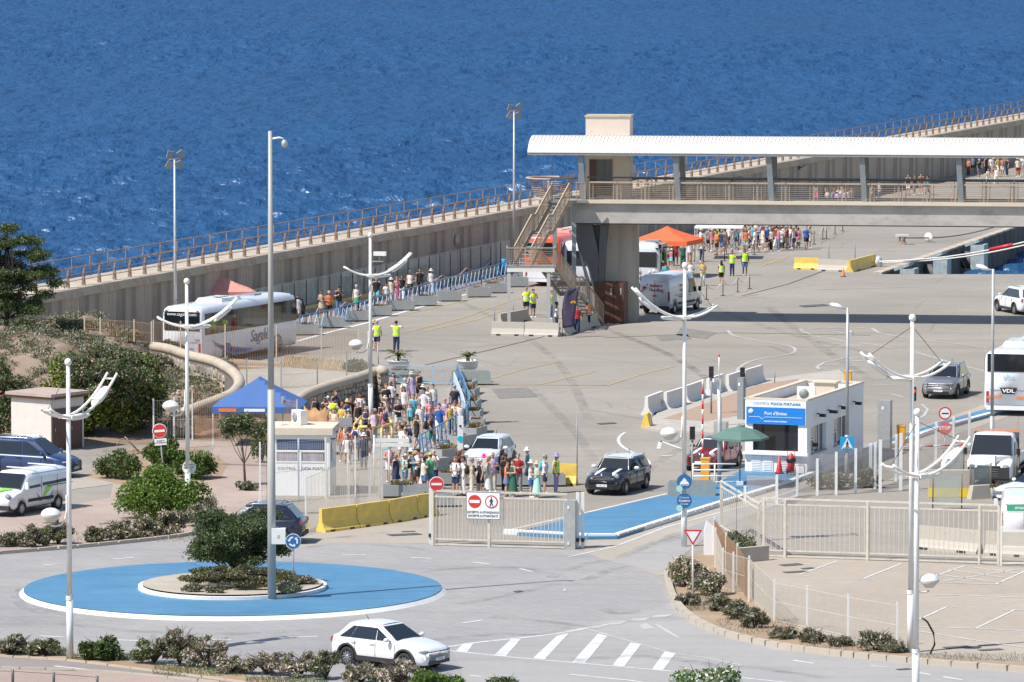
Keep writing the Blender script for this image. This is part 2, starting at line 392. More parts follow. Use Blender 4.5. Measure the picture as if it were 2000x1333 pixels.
# --- sea: swell modelled as a displaced sheet, from the basin out to the far water
SEAZ = -2.3
def make_sea():
    ny, nx = 1150, 300
    ys = np.concatenate([1/np.linspace(1/300, 1/1650, ny-3), [2500, 6000, 22000]]); dy = np.gradient(ys)[:, None]
    rows = np.arange(ny); X = np.zeros((ny, nx)); Y = np.zeros((ny, nx))
    for i, y in enumerate(ys):
        hw = (0.115*y + 12) if y < 1700 else y*1.2
        X[i] = np.linspace(-hw, hw, nx); Y[i] = y
    r = np.random.RandomState(4); Z = np.zeros_like(X)
    for k in range(90):
        lam = 1.6 * (1.034 ** k) if k < 80 else r.uniform(12, 40)
        th = R(250) + r.normal(0, .55); kk = 2*math.pi/lam; ph = r.uniform(0, 6.28)
        amp = .011*lam**.8 if lam < 7 else .04*(7/lam)**.6
        spacing = (X[:, 1]-X[:, 0])[:, None]; fade = np.clip((lam/np.maximum(spacing, dy*abs(math.sin(th))) - 2.5)/2, 0, 1)
        Z += amp*np.sin(kk*(X*math.cos(th)+Y*math.sin(th))+ph)*fade*(Y < 2000)
    gust = .75+.5*np.sin(X*.013+Y*.006+1)*np.sin(Y*.011-X*.004)
    Z = SEAZ + Z*gust*1.2*(1+.9*np.clip((Y-430)/500, 0, 1))
    V = np.stack([X, Y, Z], -1).reshape(-1, 3)
    i, j = np.meshgrid(np.arange(ny-1), np.arange(nx-1), indexing='ij'); a = (i*nx+j).ravel()
    F = np.stack([a, a+1, a+nx+1, a+nx], 1)
    me = bpy.data.meshes.new('sea'); me.vertices.add(len(V)); me.vertices.foreach_set('co', V.ravel())
    me.loops.add(F.size); me.loops.foreach_set('vertex_index', F.ravel()); me.polygons.add(len(F))
    me.polygons.foreach_set('loop_start', np.arange(len(F))*4); me.polygons.foreach_set('loop_total', np.full(len(F), 4))
    me.polygons.foreach_set('use_smooth', np.ones(len(F), bool)); me.update(); me.validate()
    m = bpy.data.materials.new('sea_water'); m.use_nodes = True
    n = m.node_tree.nodes; l = m.node_tree.links; b = n.new('ShaderNodeBsdfDiffuse'); gl = n.new('ShaderNodeBsdfGlossy'); gl.inputs['Roughness'].default_value = .42; gl.inputs['Color'].default_value = (.75,.88,1,1); ms = n.new('ShaderNodeMixShader'); ms.inputs[0].default_value = .14  # gloss tinted blue to stand in for bluer sky reflected by steep waves
    l.new(b.outputs[0], ms.inputs[1]); l.new(gl.outputs[0], ms.inputs[2]); l.new(ms.outputs[0], n['Material Output'].inputs[0])
    tc = n.new('ShaderNodeTexCoord')
    def nz(scale, st, det=4):
        mp = n.new('ShaderNodeMapping'); mp.inputs['Scale'].default_value = st; l.new(tc.outputs['Object'], mp.inputs['Vector'])
        z = n.new('ShaderNodeTexNoise'); z.inputs['Scale'].default_value = scale; z.inputs['Detail'].default_value = det; l.new(mp.outputs[0], z.inputs['Vector']); return z.outputs['Fac']
    mx = n.new('ShaderNodeMix'); mx.data_type = 'RGBA'; l.new(nz(.03, (1,.5,1)), mx.inputs[0])
    mx.inputs[6].default_value = (.002, .038, .115, 1); mx.inputs[7].default_value = (.005, .062, .165, 1)
    l.new(mx.outputs[2], b.inputs['Color'])
    prev = None
    for sc_, dist, st in ((.22, 1.9, (1,.4,1)), (.6, .8, (1,.42,1)), (1.6, .22, (1,.45,1))):
        bp = n.new('ShaderNodeBump'); bp.inputs['Strength'].default_value = 1.0; bp.inputs['Distance'].default_value = dist
        l.new(nz(sc_, st, 4), bp.inputs['Height'])
        if prev: l.new(prev, bp.inputs['Normal'])
        prev = bp.outputs[0]
    l.new(prev, b.inputs['Normal']); l.new(prev, gl.inputs['Normal'])
    me.materials.append(m); o = link('sea', me); o['kind'] = 'structure'
make_sea()
# --- ground platform (harbour apron) with the basin left open
BW0 = Vector((0, 382, 0))                # foot line of the breakwater
def bw(t, off=0.0, z=0.0): p = BW0 + AX*t + AP*off; return Vector((p.x, p.y, z))
Q0 = G(1722, 536)                        # near corner of the basin
AQ = Vector((.274,.962,0)).normalized(); AQP = Vector((AQ.y,-AQ.x,0)); QYAW = math.atan2(AQ.y, AQ.x)
def q(t, off=0.0, z=0.0): p = Q0 + AQ*t + AQP*off; return Vector((p.x, p.y, z))
gp = [bw(-380, -.3), bw(420, -.3), bw(420, 40), q(300), q(0), Vector((140, Q0.y, 0)), Vector((140, 60, 0)), Vector((-140, 60, 0))]
gp = [Vector((-160, 60, 0)), Vector((160, 60, 0)), Vector((160, Q0.y+.5, 0)), Q0.copy(), q(300), bw(700, .2), bw(-95, .2), bw(-330, .2)]
sheet('ground', gp, APRON, 0, world=True)
# quay faces
mb = MB(); A, B = q(0), q(300); C = Vector((160, Q0.y+.5, 0))
mb.quad((A.x,A.y,0), (B.x,B.y,0), (B.x,B.y,-6), (A.x,A.y,-6)); mb.quad((C.x,C.y,-6), (C.x,C.y,0), (A.x,A.y,0), (A.x,A.y,-6))
struct('quay_wall', mb, QUAY)
# light coping along the quay edge
cope = thing('quay_edge', 'long row of pale kerb blocks along the edge of the harbour basin', 'kerb', (0,0,0))
base = None
for i in range(26):
    if base is None:
        mb = MB(); mb.box((0,0,.0), (2.42,.62,.5)); base = mb.mesh('edge_block', [COPING])
    o = part('edge_block', base, None, cope, loc=q(1.3+2.5*i, -.33, -.13), rz=QYAW)
# fenders hanging on the quay face
def fender(t, label):
    p = q(t, .0); f = thing('quay_fender', label, 'fender', (p.x, p.y, 0), QYAW, 'fenders along the quay face')
    pm = mat('pale_fender_panel', (.36,.42,.43), .7, .2, 3, dirt=.5, dscale=2, dcol=(.3,.25,.18))
    mb = MB(); mb.box((0,-1.25,-1.15), (1.5,1.0,2.7)); mb.box((0,-.85,.32), (1.5,1.1,.2), rx=-.35); part('panel', mb, pm, f)
    mb = MB(); mb.tube([(0,-.05,-.95),(0,-1.25,-.95)], .62, 16); part('rubber_drum', mb, mat('fender_rubber', (.1,.1,.1), .7, .2, 3), f)
    mb = MB()
    for s in (-1, 1):
        pts = [(s*.9, -1.2+1.15*k/9, -1.7 + .9*k/9 - .35*math.sin(math.pi*k/9)) for k in range(10)]
        mb = MB(); mb.tube(pts, .035, 5); part('chain', mb, RUST, f)
for t, lb in ((3.2, 'grey fender panel nearest the concrete barriers on the quay'), (14.5, 'pale fender panel on the quay wall, middle of the three, above dark water'), (28, 'fender panel on the quay wall at the right edge of the picture')):
    fender(t, lb)
# --- surface sheets
def px(*a): return [(a[i], a[i+1]) for i in range(0, len(a), 2)]
ROADP = px(-260,1095, 0,1083, 150,1071, 300,1056, 384,1046, 450,1012, 500,992, 640,1060, 700,1058, 838,1063, 985,1067, 1140,1077, 1176,1092, 1240,1106, 1290,1124, 1308,1170, 1340,1205, 1400,1236, 1500,1262, 1700,1288, 2060,1312, 2150,1500, 900,1500, 620,1372, 480,1335, 300,1312, 130,1291, 0,1283, -260,1272)
sheet('roundabout_road', ROADP, PAVER, .004)
sheet('approach_road', px(985,1500, 880,1262, 1165,1216, 1330,1172, 1420,1243, 1560,1275, 2060,1312, 2150,1500), PAVER2, .008)
sheet('gate_threshold', px(622,1042, 838,1008, 838,1062, 640,1060, 560,1075, 545,1058), CONCG, .006)
sheet('lane_road', px(1140,1078, 1176,1092, 1290,1124, 1303,1122, 1330,1058, 1408,1015, 1700,905, 2010,800, 2010,760, 1700,868, 1520,940, 1480,952, 1200,1045, 1150,1048), CONCG, .006)
sheet('lane_wheel_track', px(1190,1098, 1290,1118, 1400,1035, 1560,970, 1545,958, 1390,1012, 1270,1062), PAVER2, .010)
sheet('car_park', px(1408,1070, 1480,1085, 2060,1112, 2100,1300, 1700,1268, 1560,1230, 1470,1180, 1420,1120), PAVEW, .008)
sheet('footway', px(-200,1060, 0,1012, 150,985, 215,972, 225,925, 470,935, 500,960, 470,1000, 400,1040, 300,1056, 150,1071, 0,1083, -200,1095), PAVEP, .010)
sheet('forecourt_road', px(-300,1010, -40,1000, 0,985, 150,955, 230,945, 235,925, 170,925, 60,935, -300,960), CONCG, .014)
sheet('garden_path', px(300,862, 520,866, 520,985, 490,1000, 470,960, 400,930, 420,870, 300,880), PAVEP, .012)
sheet('earth_bed', px(165,930, 235,880, 300,868, 400,878, 445,905, 430,935, 330,945, 230,945), EARTH, .018)
sheet('cycle_path', px(-200,1268, 0,1283, 130,1291, 300,1312, 480,1335, 620,1372, 620,1420, 430,1334, 200,1312, 0,1305, -200,1295), CYCLE, .012)
sheet('near_footway', px(-200,1297, 0,1308, 200,1314, 430,1336, 620,1420, 620,1560, -200,1560), PAVEP, .012)
sheet('verge', px(-200,1258, 0,1270, 130,1277, 300,1297, 480,1320, 700,1352, 700,1376, 480,1336, 300,1313, 130,1292, 0,1284, -200,1272), EARTH, .016)
sheet('planting_bed', px(1303,1100, 1408,1070, 1440,1130, 1470,1178, 1560,1228, 1700,1262, 1800,1280, 2060,1300, 2060,1308, 1700,1284, 1500,1258, 1400,1232, 1345,1202, 1315,1170), EARTH, .02)
def smooth(pix, n=4):
    P = [Vector((a, b, 0)) for a, b in pix]; out = []
    for i in range(len(P)-1):
        p0, p1, p2, p3 = P[max(i-1,0)], P[i], P[i+1], P[min(i+2, len(P)-1)]
        for k in range(n):
            t = k/n; out.append(.5*((2*p1)+(p2-p0)*t+(2*p0-5*p1+4*p2-p3)*t*t+(-p0+3*p1-3*p2+p3)*t**3))
    out.append(P[-1]); return [(p.x, p.y) for p in out]
# stripes of markings
def smooth_(p): return smooth(p, 5)
def line(us, w=.12, m=PAINT, z=.014, name='road_marking'):
    P = [G(*p, z) for p in us]; mb = MB(); L = []; Rr = []
    for i, p in enumerate(P):
        d = (P[min(i+1, len(P)-1)] - P[max(i-1, 0)]); d.z = 0; d.normalize(); nrm = Vector((-d.y, d.x, 0))*w/2
        L.append(p+nrm); Rr.append(p-nrm)
    n = len(P); mb.add(L+Rr, [(i+n, i+n+1, i+1, i) for i in range(n-1)])
    return struct(name, mb, m)
def dashes(segs, w=.14, m=PAINT, z=.014):
    mb = MB()
    for a, b in segs:
        p, r_ = G(*a, z), G(*b, z); d = (r_-p).normalized(); nn = Vector((-d.y, d.x, 0))*w/2
        mb.quad(p-nn, r_-nn, r_+nn, p+nn)
    o = struct('road_marking', mb, m); recalc_up(o.data)
# lines on the apron
line(px(580,667, 640,650, 720,630, 800,606, 900,578, 1000,551), .32, PAINT)
line(px(800,612, 900,590, 985,567), .2, PAINTY); line(px(700,640,790,634), .15, PAINTW)
line(px(785,651, 900,622, 990,590, 1040,575), .2, PAINTY); line(px(830,647, 930,625, 1000,600), .2, PAINTY)
line(px(745,655, 850,662, 960,668), .14, PAINTW); line(px(960,752, 1060,752, 1185,753), .2, PAINTY); line(px(1185,753, 1250,732, 1315,716), .2, PAINTY)
line(px(1050,752, 1110,738, 1160,727), .16, PAINTY); line(px(940,745,1020,722,1090,707), .16, PAINTY); line(px(900,760,960,752), .16, PAINTY)
line(smooth_(px(1221,845, 1211,852, 1208,860, 1212,869, 1226,879, 1250,890, 1264,899, 1268,907, 1263,914)), .16)
line(px(1290,862, 1332,877, 1286,877, 1290,862), .2, PAINT); line(px(1293,891, 1316,889), .3); line(px(1330,889,1350,889),.3)
line(smooth_(px(1422,646, 1432,655, 1470,664, 1540,676, 1553,684, 1540,692, 1480,702, 1452,712)), .18, PAINTW)
line(px(1562,642, 1568,648, 1582,653), .2, PAINTW); line(px(1576,642,1604,641), .3, PAINTW); line(px(1618,641,1648,641), .3, PAINTW); line(px(1662,641,1690,641), .3, PAINTW)
line(px(1618,645, 1660,646, 1665,655, 1618,645), .2, PAINTW)
line(px(1703,641, 1715,650, 1745,656, 1800,664, 1870,672, 1930,680), .2, PAINTW); line(px(1594,657, 1650,667, 1705,673, 1750,681), .2, PAINTW)
line(px(1780,686, 1850,706, 1925,726), .2, PAINTW); line(px(1600,722, 1596,716, 1610,708, 1650,700, 1680,699), .2, PAINTW)
line(px(1650,701, 1690,699, 1716,706, 1650,704), .5, PAINTW)
for a in (px(1612,713,1732,718), px(1606,722,1740,727), px(1700,740,1770,741), px(1705,751,1765,753)): line(a, .22, PAINTW)
line(px(1480,742, 1520,747, 1560,752), .2, PAINTW); line(px(1700,768,1740,770,1765,776), .2, PAINTW); line(px(1452,712,1440,722,1448,735), .2, PAINTW)
line(px(1800,790, 1812,800, 1805,812, 1785,822), .14, PAINTW)
for a, b in ((900,640,), ): pass
dashes([((1480,575),(1440,581)), ((1500,508),(1460,514)), ((1540,500),(1480,522)), ((1530,508),(1500,516))], .2, PAINTY)
dashes([((1880,540),(1770,546)), ((1800,560),(1590,566))], .25, PAINTW)
# roundabout dashes and triangle stripes
dashes([((78,1242),(127,1245)), ((226,1250),(283,1252)), ((392,1250),(452,1250)), ((564,1245),(621,1243)), ((904,1217),(945,1211)), ((667,1083),(715,1084)), ((803,1089),(843,1091)), ((921,1098),(956,1102)), ((1015,1111),(1041,1117)),
        ((220,1092),(260,1089)), ((365,1084),(420,1083)), ((85,1104),(125,1101)), ((918,1320),(940,1321)), ((300,1298),(365,1306)), ((106,1301),(173,1308)), ((690,1330),(760,1336)), ((1290+260,1290),(1290+300,1296)),((1700,1300),(1732,1303)), ((1790,1313),(1818,1318)), ((1842,1322),(1880,1328))], .16)
line(px(868,1264, 940,1254, 1000,1248, 1080,1239, 1130,1230, 1165,1224, 1200,1217), .16); line(px(868,1270, 1000,1284, 1150,1297, 1310,1311, 1460,1325, 1600,1340), .14)
line(px(1145,1228, 1200,1244, 1240,1255, 1310,1275, 1380,1285, 1460,1302), .14, PAINTW); line(px(1112,1317,1230,1329,1300,1340), .14)
st = MB()
for a in ((905,1257, 927,1255, 911,1275, 890,1272), (998,1249, 1018,1248, 988,1282, 965,1280), (1088,1242, 1112,1236, 1064,1288, 1041,1286), (1168,1238, 1186,1243, 1143,1295, 1118,1293), (1232,1255, 1252,1259, 1219,1302, 1196,1300), (1298,1273, 1319,1277, 1295,1309, 1274,1307)):
    st.poly([G(a[i], a[i+1], .016) for i in range(0, 8, 2)])
o = struct('hatched_road_marking', st, PAINT); recalc_up(o.data)
st = MB()
for a in ((1280,1202,1316,1200,1300,1206,1270,1207), (1236,1208,1272,1206,1258,1213,1228,1214), (1195,1214,1230,1212,1212,1220,1185,1221), (1160,1222,1186,1221,1172,1227,1146,1228), (1250,1221,1262,1217,1280,1228,1254,1229), (1276,1219,1284,1219,1330,1246,1322,1247), (1100,1149,1106,1149,1106,1155,1099,1155)):
    st.poly([G(a[i], a[i+1], .016) for i in range(0, 8, 2)])
o = struct('give_way_marking', st, PAINTW); recalc_up(o.data)
# car park lines
for a in (px(1560,1123,1635,1096), px(1540,1124,1580,1125), px(1688,1130,1760,1101), px(1660,1130,1705,1131), px(1790,1137,1885,1105), px(1765,1136,1962,1142), px(1945,1141,2010,1112), px(1795,1210,1850,1185,1868,1186), px(1905,1228,1980,1192), px(1960,1191,2010,1192), px(1765,1223,1905,1228,2010,1233), px(1790,1232,1900,1250,2010,1266), px(1800,1164,1850,1162,1900,1164,2010,1168), px(1850,1112,1960,1128), px(1830,1122,1955,1138), px(1900,1108,1985,1120), px(1845,1135,1990,1112)):
    line(a, .1, PAINT, .02)
# access covers
for c in ((1185,827,34,4), (1590,597,50,6), (790,1044,60,6), (798,1038,26,2), (1545,1103,38,6), (1553,1117,42,5), (1578,1110,22,4), (1870,1264,50,6), (1930,1260,35,4), (1935,1269,44,5), (1012,1155,14,4), (95,1021,22,2), (1765,1307,26,4), (205,1023,24,2)):
    sheet('access_cover', [(c[0]-c[2]/2-c[3], c[1]), (c[0]+c[2]/2-c[3], c[1]-c[3]/2), (c[0]+c[2]/2+c[3], c[1]), (c[0]-c[2]/2+c[3], c[1]+c[3]/2)], mat('cast_iron_cover', (.1,.095,.09), .6, .2, 8) , .026)
# --- roundabout disc
RC = G(455, 1156.5); RC.z = 0
def disc(name, r0, r1, z0, z1, m, seg=96, squash=1.0, stones=False, c=RC):
    mb = MB(); 
    for k in range(seg):
        a, b = 2*math.pi*k/seg, 2*math.pi*(k+1)/seg
        p = lambda r, t, z: (c.x+r*math.cos(t), c.y+r*math.sin(t)*squash, z)
        mb.quad(p(r0,a,z1), p(r1,a,z0), p(r1,b,z0), p(r0,b,z1))
    o = struct(name, mb, m); recalc_up(o.data); return o
disc('roundabout_island', .01, 8.02, .17, .15, BLUEG)
disc('roundabout_island_rim', 8.02, 8.2, .0, .15, KERBW)
kc = G(454, 1157); kc.z = 0
mb = MB(); mb.lathe([(3.62,.165),(3.62,.30),(3.44,.30),(3.44,.2)], 72, (kc.x, kc.y, 0), smooth=False); struct('island_kerb', mb, KERBW)
disc('gravel_bed', .01, 3.46, .36, .27, GRAVEL, c=kc)
# --- kerbs
def kerb(name, label, pix, w=.18, h=.15, m=KERBS, step=1.0, z=0.0, block='kerb_stone'):
    P = [G(p[0], p[1], z) for p in pix]; t = thing(name, label, 'kerb', tuple(P[0]))
    segs = []
    carry = P[0].copy()
    for i in range(len(P)-1):
        L = (P[i+1]-P[i]).length; n = max(1, round(L/step))
        for k in range(n): segs.append((P[i].lerp(P[i+1], k/n), P[i].lerp(P[i+1], (k+1)/n)))
    cache = {}
    for a, b in segs:
        L = round((b-a).length, 1)
        if L not in cache:
            q_ = MB(); q_.box((0,0,h/2), (L-.018, w, h), top=.97); cache[L] = q_.mesh(block, [m])
        o = part(block, cache[L], None, t, loc=(a+b)/2 - P[0], rz=math.atan2(b.y-a.y, b.x-a.x))
    return t
kerb('road_kerb', 'beige kerb curving round the dry planting bed and car park', smooth(px(1303,1126, 1312,1165, 1340,1203, 1400,1236, 1500,1262, 1600,1277, 1700,1288, 1860,1302, 2060,1318)), .26, .2)
kerb('road_kerb', 'beige kerb in front of the flowering hedge on the far side of the roundabout', smooth(px(-100,1090, 0,1083, 150,1071, 300,1056, 378,1044, 420,1024)), .2, .15)
kerb('path_kerb', 'pale kerb between the cycle path and the shrubs at the bottom left', smooth(px(-60,1280, 0,1284, 130,1292, 300,1313, 480,1336, 560,1356)), .1, .08)
kerb('path_kerb', 'pale kerb between the cycle path and the pink footway', smooth(px(-60,1301, 0,1306, 200,1313, 430,1335)), .1, .07)
# blue traffic island of the entrance
def island(name, pix, z, m):
    P = [G(p[0], p[1], z) for p in pix]
    mb = MB(); mb.prism([(p.x, p.y) for p in P], .0, z); o = struct(name, mb, m); return o
island('blue_traffic_island', px(1010,1041, 1145,1003, 1300,967, 1400,945, 1470,905, 1560,905, 1585,922, 1700,870, 1830,826, 2010,775, 2010,790, 1840,836, 1700,884, 1530,948, 1480,962, 1400,985, 1205,1048, 1148,1049), .13, BLUEG)
kerb('island_kerb', 'white painted kerb round the blue entrance island', px(985,1043, 1148,1052, 1203,1052, 1400,990, 1480,966, 1530,951, 1700,888, 1840,839, 2010,793), .28, .2, KERBW, 1.0)
line(px(990,1036, 1145,1001, 1300,965, 1400,943), .14, PAINT, .15)
line(px(1110,1088, 1200,1068, 1300,1030, 1400,1003, 1480,982, 1560,955), .12, PAINT, .016)
# tarmac strip and terracotta panels behind the white barriers
island('barrier_median', px(1255,838, 1290,800, 1460,745, 1640,722, 1660,745, 1560,790, 1448,832, 1400,845), .1, CONC)
sheet('terracotta_median_paving', px(1295,818, 1480,752, 1560,740, 1540,772, 1440,812, 1380,822), TERRA, .108)
# --- breakwater
WT, WH = 2.9, 3.95
t0, t1 = -95, 330
bwt = thing('breakwater_wall', 'long stained concrete breakwater wall with pale top running to the upper right', 'sea wall', tuple(bw(t0)), AYAW)
L = 5.2; n = int((t1-t0)/L)
pm = MB(); pm.box((L/2-.02, 0, WH/2-.1), (L-.04, .5, WH-.2)); pm = pm.mesh('wall_panel', [WALLC])
cm = MB()
cm.loft([[(x, -.42, WH-.5), (x, -.42, WH-.02), (x, 2.9, WH), (x, 2.9, WH-.5)] for x in (0.012, L-.012)], smooth=False); cm = cm.mesh('coping_slab', [COPING])
for i in range(n):
    part('wall_panel', pm, None, bwt, loc=(i*L, 0, 0)); part('coping_slab', cm, None, bwt, loc=(i*L, 0, rng.uniform(-.015,.015)))
mb = MB(); mb.box((L*n/2, 1.5, 0), (L*n, 2.6, 7.6)); part('wall_core', mb, WALLC, bwt)
for nm_, off, sp, lab, tilt in (('inner_railing', -.25, 2.2, 'rusty railing with curved posts on the near edge of the breakwater top', 1), ('outer_railing', -2.75, 2.6, 'thin rusty railing on the seaward edge of the breakwater top', 0)):
    rt = thing('breakwater_railing', lab, 'railing', tuple(bw(t0, off, WH)), AYAW, 'railings on the breakwater')
    mb = MB()
    if tilt:
        for s_ in (-.035, .035):
            mb.loft([[(s_-.018, y-wd, z), (s_+.018, y-wd, z), (s_+.018, y+wd, z), (s_-.018, y+wd, z)] for y, z, wd in ((0,0,.11),(0,.35,.08),(.0,.7,.06),(-.05,.95,.05),(-.14,1.08,.05))], smooth=False)
    else: mb.tube([(0,0,0),(0,0,1.25)], .035, 6)
    pm = mb.mesh('post', [RUST])
    nn = int((t1-t0)/sp)
    for i in range(nn): part('post', pm, None, rt, loc=(i*sp+.5, 0, 0))
    for z in ((.32, .66, 1.05) if tilt else (.65, 1.22)):
        mb = MB(); mb.tube([(0, -.1 if (tilt and z > 1) else 0, z), ((t1-t0), -.1 if (tilt and z > 1) else 0, z)], .032 if z > 1 else .02, 6); part('rail', mb, RUST, rt)
# wall fittings
mb = MB(); mb.lathe([(.001,0),(.4,0),(.4,.06),(.001,.06)], 20); me_ = mb.mesh('plaque', [GIRD])
pt = thing('wall_plaque', 'round grey plaque fixed to the breakwater left of the stairs', 'plaque', tuple(bw(-12, .3, 2.6)), AYAW)
pp = part('disc', me_, None, pt); pp.rotation_euler = (R(90), 0, 0)
for i, t in enumerate((38, 50.5, 69, 88, 112)):
    lt = thing('wall_lamp', ('small dark lamp bracket on the breakwater just left of the first roof post', 'small lamp bracket high on the breakwater behind the walkway roof', 'small lamp bracket on the breakwater seen between roof and railing', 'small dark lamp on the breakwater above the white roof', 'small dark lamp on the breakwater near the right edge')[i], 'wall lamp', tuple(bw(t, .26, 3.2)), AYAW, 'lamp brackets on the breakwater')
    mb = MB(); mb.box((0,-.05,0), (.3,.1,.3)); mb.tube([(0,-.05,0),(.1,-.35,.15),(.35,-.5,.3)], .05, 6); part('bracket', mb, DSTEEL, lt)
    mb = MB(); mb.box((.4,-.5,.32), (.45,.28,.12), rz=.4); part('lamp_head', mb, DSTEEL, lt)
# glass screen and yellow plinth along the walkway
gs = thing('glass_screen', 'row of tall clear glass panels on a yellow striped plinth along the breakwater foot', 'glass screen', tuple(bw(-58, 1.3)), AYAW)
mb = MB(); mb.box((27, 0, .25), (54, .3, .5)); part('plinth', mb, CONC, gs)
mb = MB(); mb.box((27, -.153, .38), (54, .012, .16)); part('yellow_stripe', mb, YEL, gs)
gm = MB(); gm.box((0,0,1.35), (1.82,.02,1.6)); gm = gm.mesh('glass_panel', [GLASSC]); um = MB(); um.box((0,0,1.1), (.05,.07,2.1)); um = um.mesh('post', [DSTEEL])
for i in range(27):
    part('glass_panel', gm, None, gs, loc=(1+2*i, 0, 0)); part('post', um, None, gs, loc=(2*i, 0, 0))
# raised walkway floor in front of it
mb = MB(); mb.quad(bw(-62,1.4,.012), bw(-62,5.2,.012), bw(10,5.2,.012), bw(10,1.4,.012)); o = struct('walkway_floor', mb, CYCLE); recalc_up(o.data)
# --- hillside on the left
def hill():
    nx, ny = 120, 120; mb = MB()
    mask = [G(*p) for p in px(-420,880, 60,878, 165,872, 300,842, 372,800, 470,790, 470,760, 460,735, 420,705, 300,715, 200,720, 60,725, -420,730)]
    x0, x1, y0, y1 = -62, -12.6, 255, 302
    def inside(p):
        c = False; j = len(mask)-1
        for i in range(len(mask)):
            a, b = mask[i], mask[j]
            if (a.y > p.y) != (b.y > p.y) and p.x < (b.x-a.x)*(p.y-a.y)/(b.y-a.y)+a.x: c = not c
            j = i
        return c
    for j in range(ny):
        for i in range(nx):
            x = x0+(x1-x0)*i/(nx-1); y = y0+(y1-y0)*j/(ny-1)
            mb.v.append((x, y, hz(x, y)))
    for j in range(ny-1):
        for i in range(nx-1):
            a = j*nx+i; mb.f.append((a, a+1, a+nx+1, a+nx)); mb.m.append(0); mb.sm.append(True)
    struct('hillside', mb, SCRUBG)
def hz(x, y):
    # height of the mound: rises from the shed up to the fence by the breakwater
    f = lambda t: max(0, min(1, t)); sm = lambda t: f(t)*f(t)*(3-2*f(t))
    edge = -13.6 - .0*(y-262)
    a = sm((y-262)/22); b = sm((-x-14.2)/9.0)
    back = 1-.55*sm((y-296)/12)
    right_low = 1.25*sm((y-266)/8)*sm((-x-13.4)/1.5)
    h = max(3.3*a*b*back, right_low)*(1-sm((y-292)/5)*(1 if x > -22 else .0))
    u = 1000+x/y*10800
    h += (.22*math.sin(x*.9+y*.35)+.16*math.sin(x*2.1-y*1.3)+.1*math.sin(y*3.1+x))*min(1, h)
    return h-.05
hill()

# tyre marks and sealed joints
tm = bpy.data.materials.new('tyre_mark'); tm.use_nodes = True; n_ = tm.node_tree.nodes; b_ = n_['Principled BSDF']; b_.inputs['Base Color'].default_value = (.06,.06,.065,1); b_.inputs['Roughness'].default_value = .8
z_ = n_.new('ShaderNodeTexNoise'); z_.inputs['Scale'].default_value = .7; z_.inputs['Detail'].default_value = 9; z_.inputs['Roughness'].default_value = .75; tc_ = n_.new('ShaderNodeTexCoord'); tm.node_tree.links.new(tc_.outputs['Object'], z_.inputs['Vector'])
r_ = n_.new('ShaderNodeMapRange'); r_.inputs[1].default_value = .42; r_.inputs[2].default_value = .8; r_.inputs[4].default_value = .36; tm.node_tree.links.new(z_.outputs['Fac'], r_.inputs[0]); tm.node_tree.links.new(r_.outputs[0], b_.inputs['Alpha'])
for i, (w_, *P) in enumerate(((.5,1075,1128,1110,1112,1160,1098,1210,1092), (.5,1140,1135,1190,1115,1240,1105), (.6,960,1205,1050,1212,1130,1222,1165,1219), (.45,1000,1240,1060,1238,1120,1225), (.5,1180,1190,1200,1198,1240,1196,1290,1184), (.5,640,1135,760,1128,870,1112,1000,1108,1080,1122), (.5,900,1180,980,1165,1050,1150,1090,1138), (.6,1240,1075,1290,1060,1340,1045), (.5,1210,1090,1262,1066,1330,1040), (.5,600,1068,720,1064,830,1074), (.45,30,1160,45,1185,90,1200), (.4,38,1150,50,1172,85,1190,140,1204), (.5,560,1066,640,1052,760,1040), (.5,1250,930,1290,900,1340,870), (.7,1120,1290,1260,1282,1400,1300), (.6,700,1262,860,1248,1000,1236), (.5,1340,1290,1480,1305,1620,1325), (.5,1180,640,1300,690,1420,760), (.5,1200,650,1330,705,1440,790), (.5,900,590,1000,640,1100,720,1150,820), (.6,1500,600,1620,690,1700,740), (.5,1040,760,1120,840,1160,900), (.6,1300,560,1500,640,1700,690), (.5,100,1130,200,1112,330,1096), (.6,120,1218,260,1232,420,1238,600,1232))):
    line(smooth(px(*P), 5), w_, tm, .019+.0004*i, 'tyre_mark')
jm = mat('sealed_joint', (.1,.095,.09), .8, .2)
for P in ((830,713,960,683,1085,652), (1450,578,1540,555,1612,528), (1180,660,1420,650,1700,655)): line(px(*P), .14, jm, .013, 'sealed_joint')
for P in ((960,760,1030,757,1050,775,975,779), (1280,655,1340,652,1352,662,1290,666), (1100,560,1200,556,1190,566,1110,570), (1330,640,1400,650,1380,662,1320,655)): sheet('asphalt_patch', px(*P), mat('dark_asphalt_patch', (.2,.185,.165), .9, .15, 2), .0125)
# ================================================================ FOOTBRIDGE
BZ = 7.55                                     # deck level
bl = GY(1120, 436, 334.2); br = GY(2000, 443, 330.9)
BD = Vector((br.x-bl.x, br.y-bl.y, 0)).normalized(); BYAW = math.atan2(BD.y, BD.x)
fb = thing('footbridge', 'covered concrete footbridge with white ribbed vault roof crossing the right half', 'footbridge', (bl.x, bl.y, 0), BYAW)
BL = 44.0; BW = 4.2
mb = MB(); mb.box((BL/2, .35, 6.72), (BL, .3, 1.2)); mb.box((BL/2, BW-.35, 6.72), (BL, .3, 1.2)); mb.box((BL/2, BW/2, 7.2), (BL, BW-1.0, .2)); part('girder', mb, GIRD, fb)
mb = MB(); mb.box((BL/2-.4, BW/2, 7.44), (BL+.3, BW+.1, .21)); part('deck_slab', mb, CREAMC, fb)
mb = MB(); mb.box((BL/2, .35, 6.09), (BL, .36, .06)); part('girder_foot', mb, BLACK, fb)
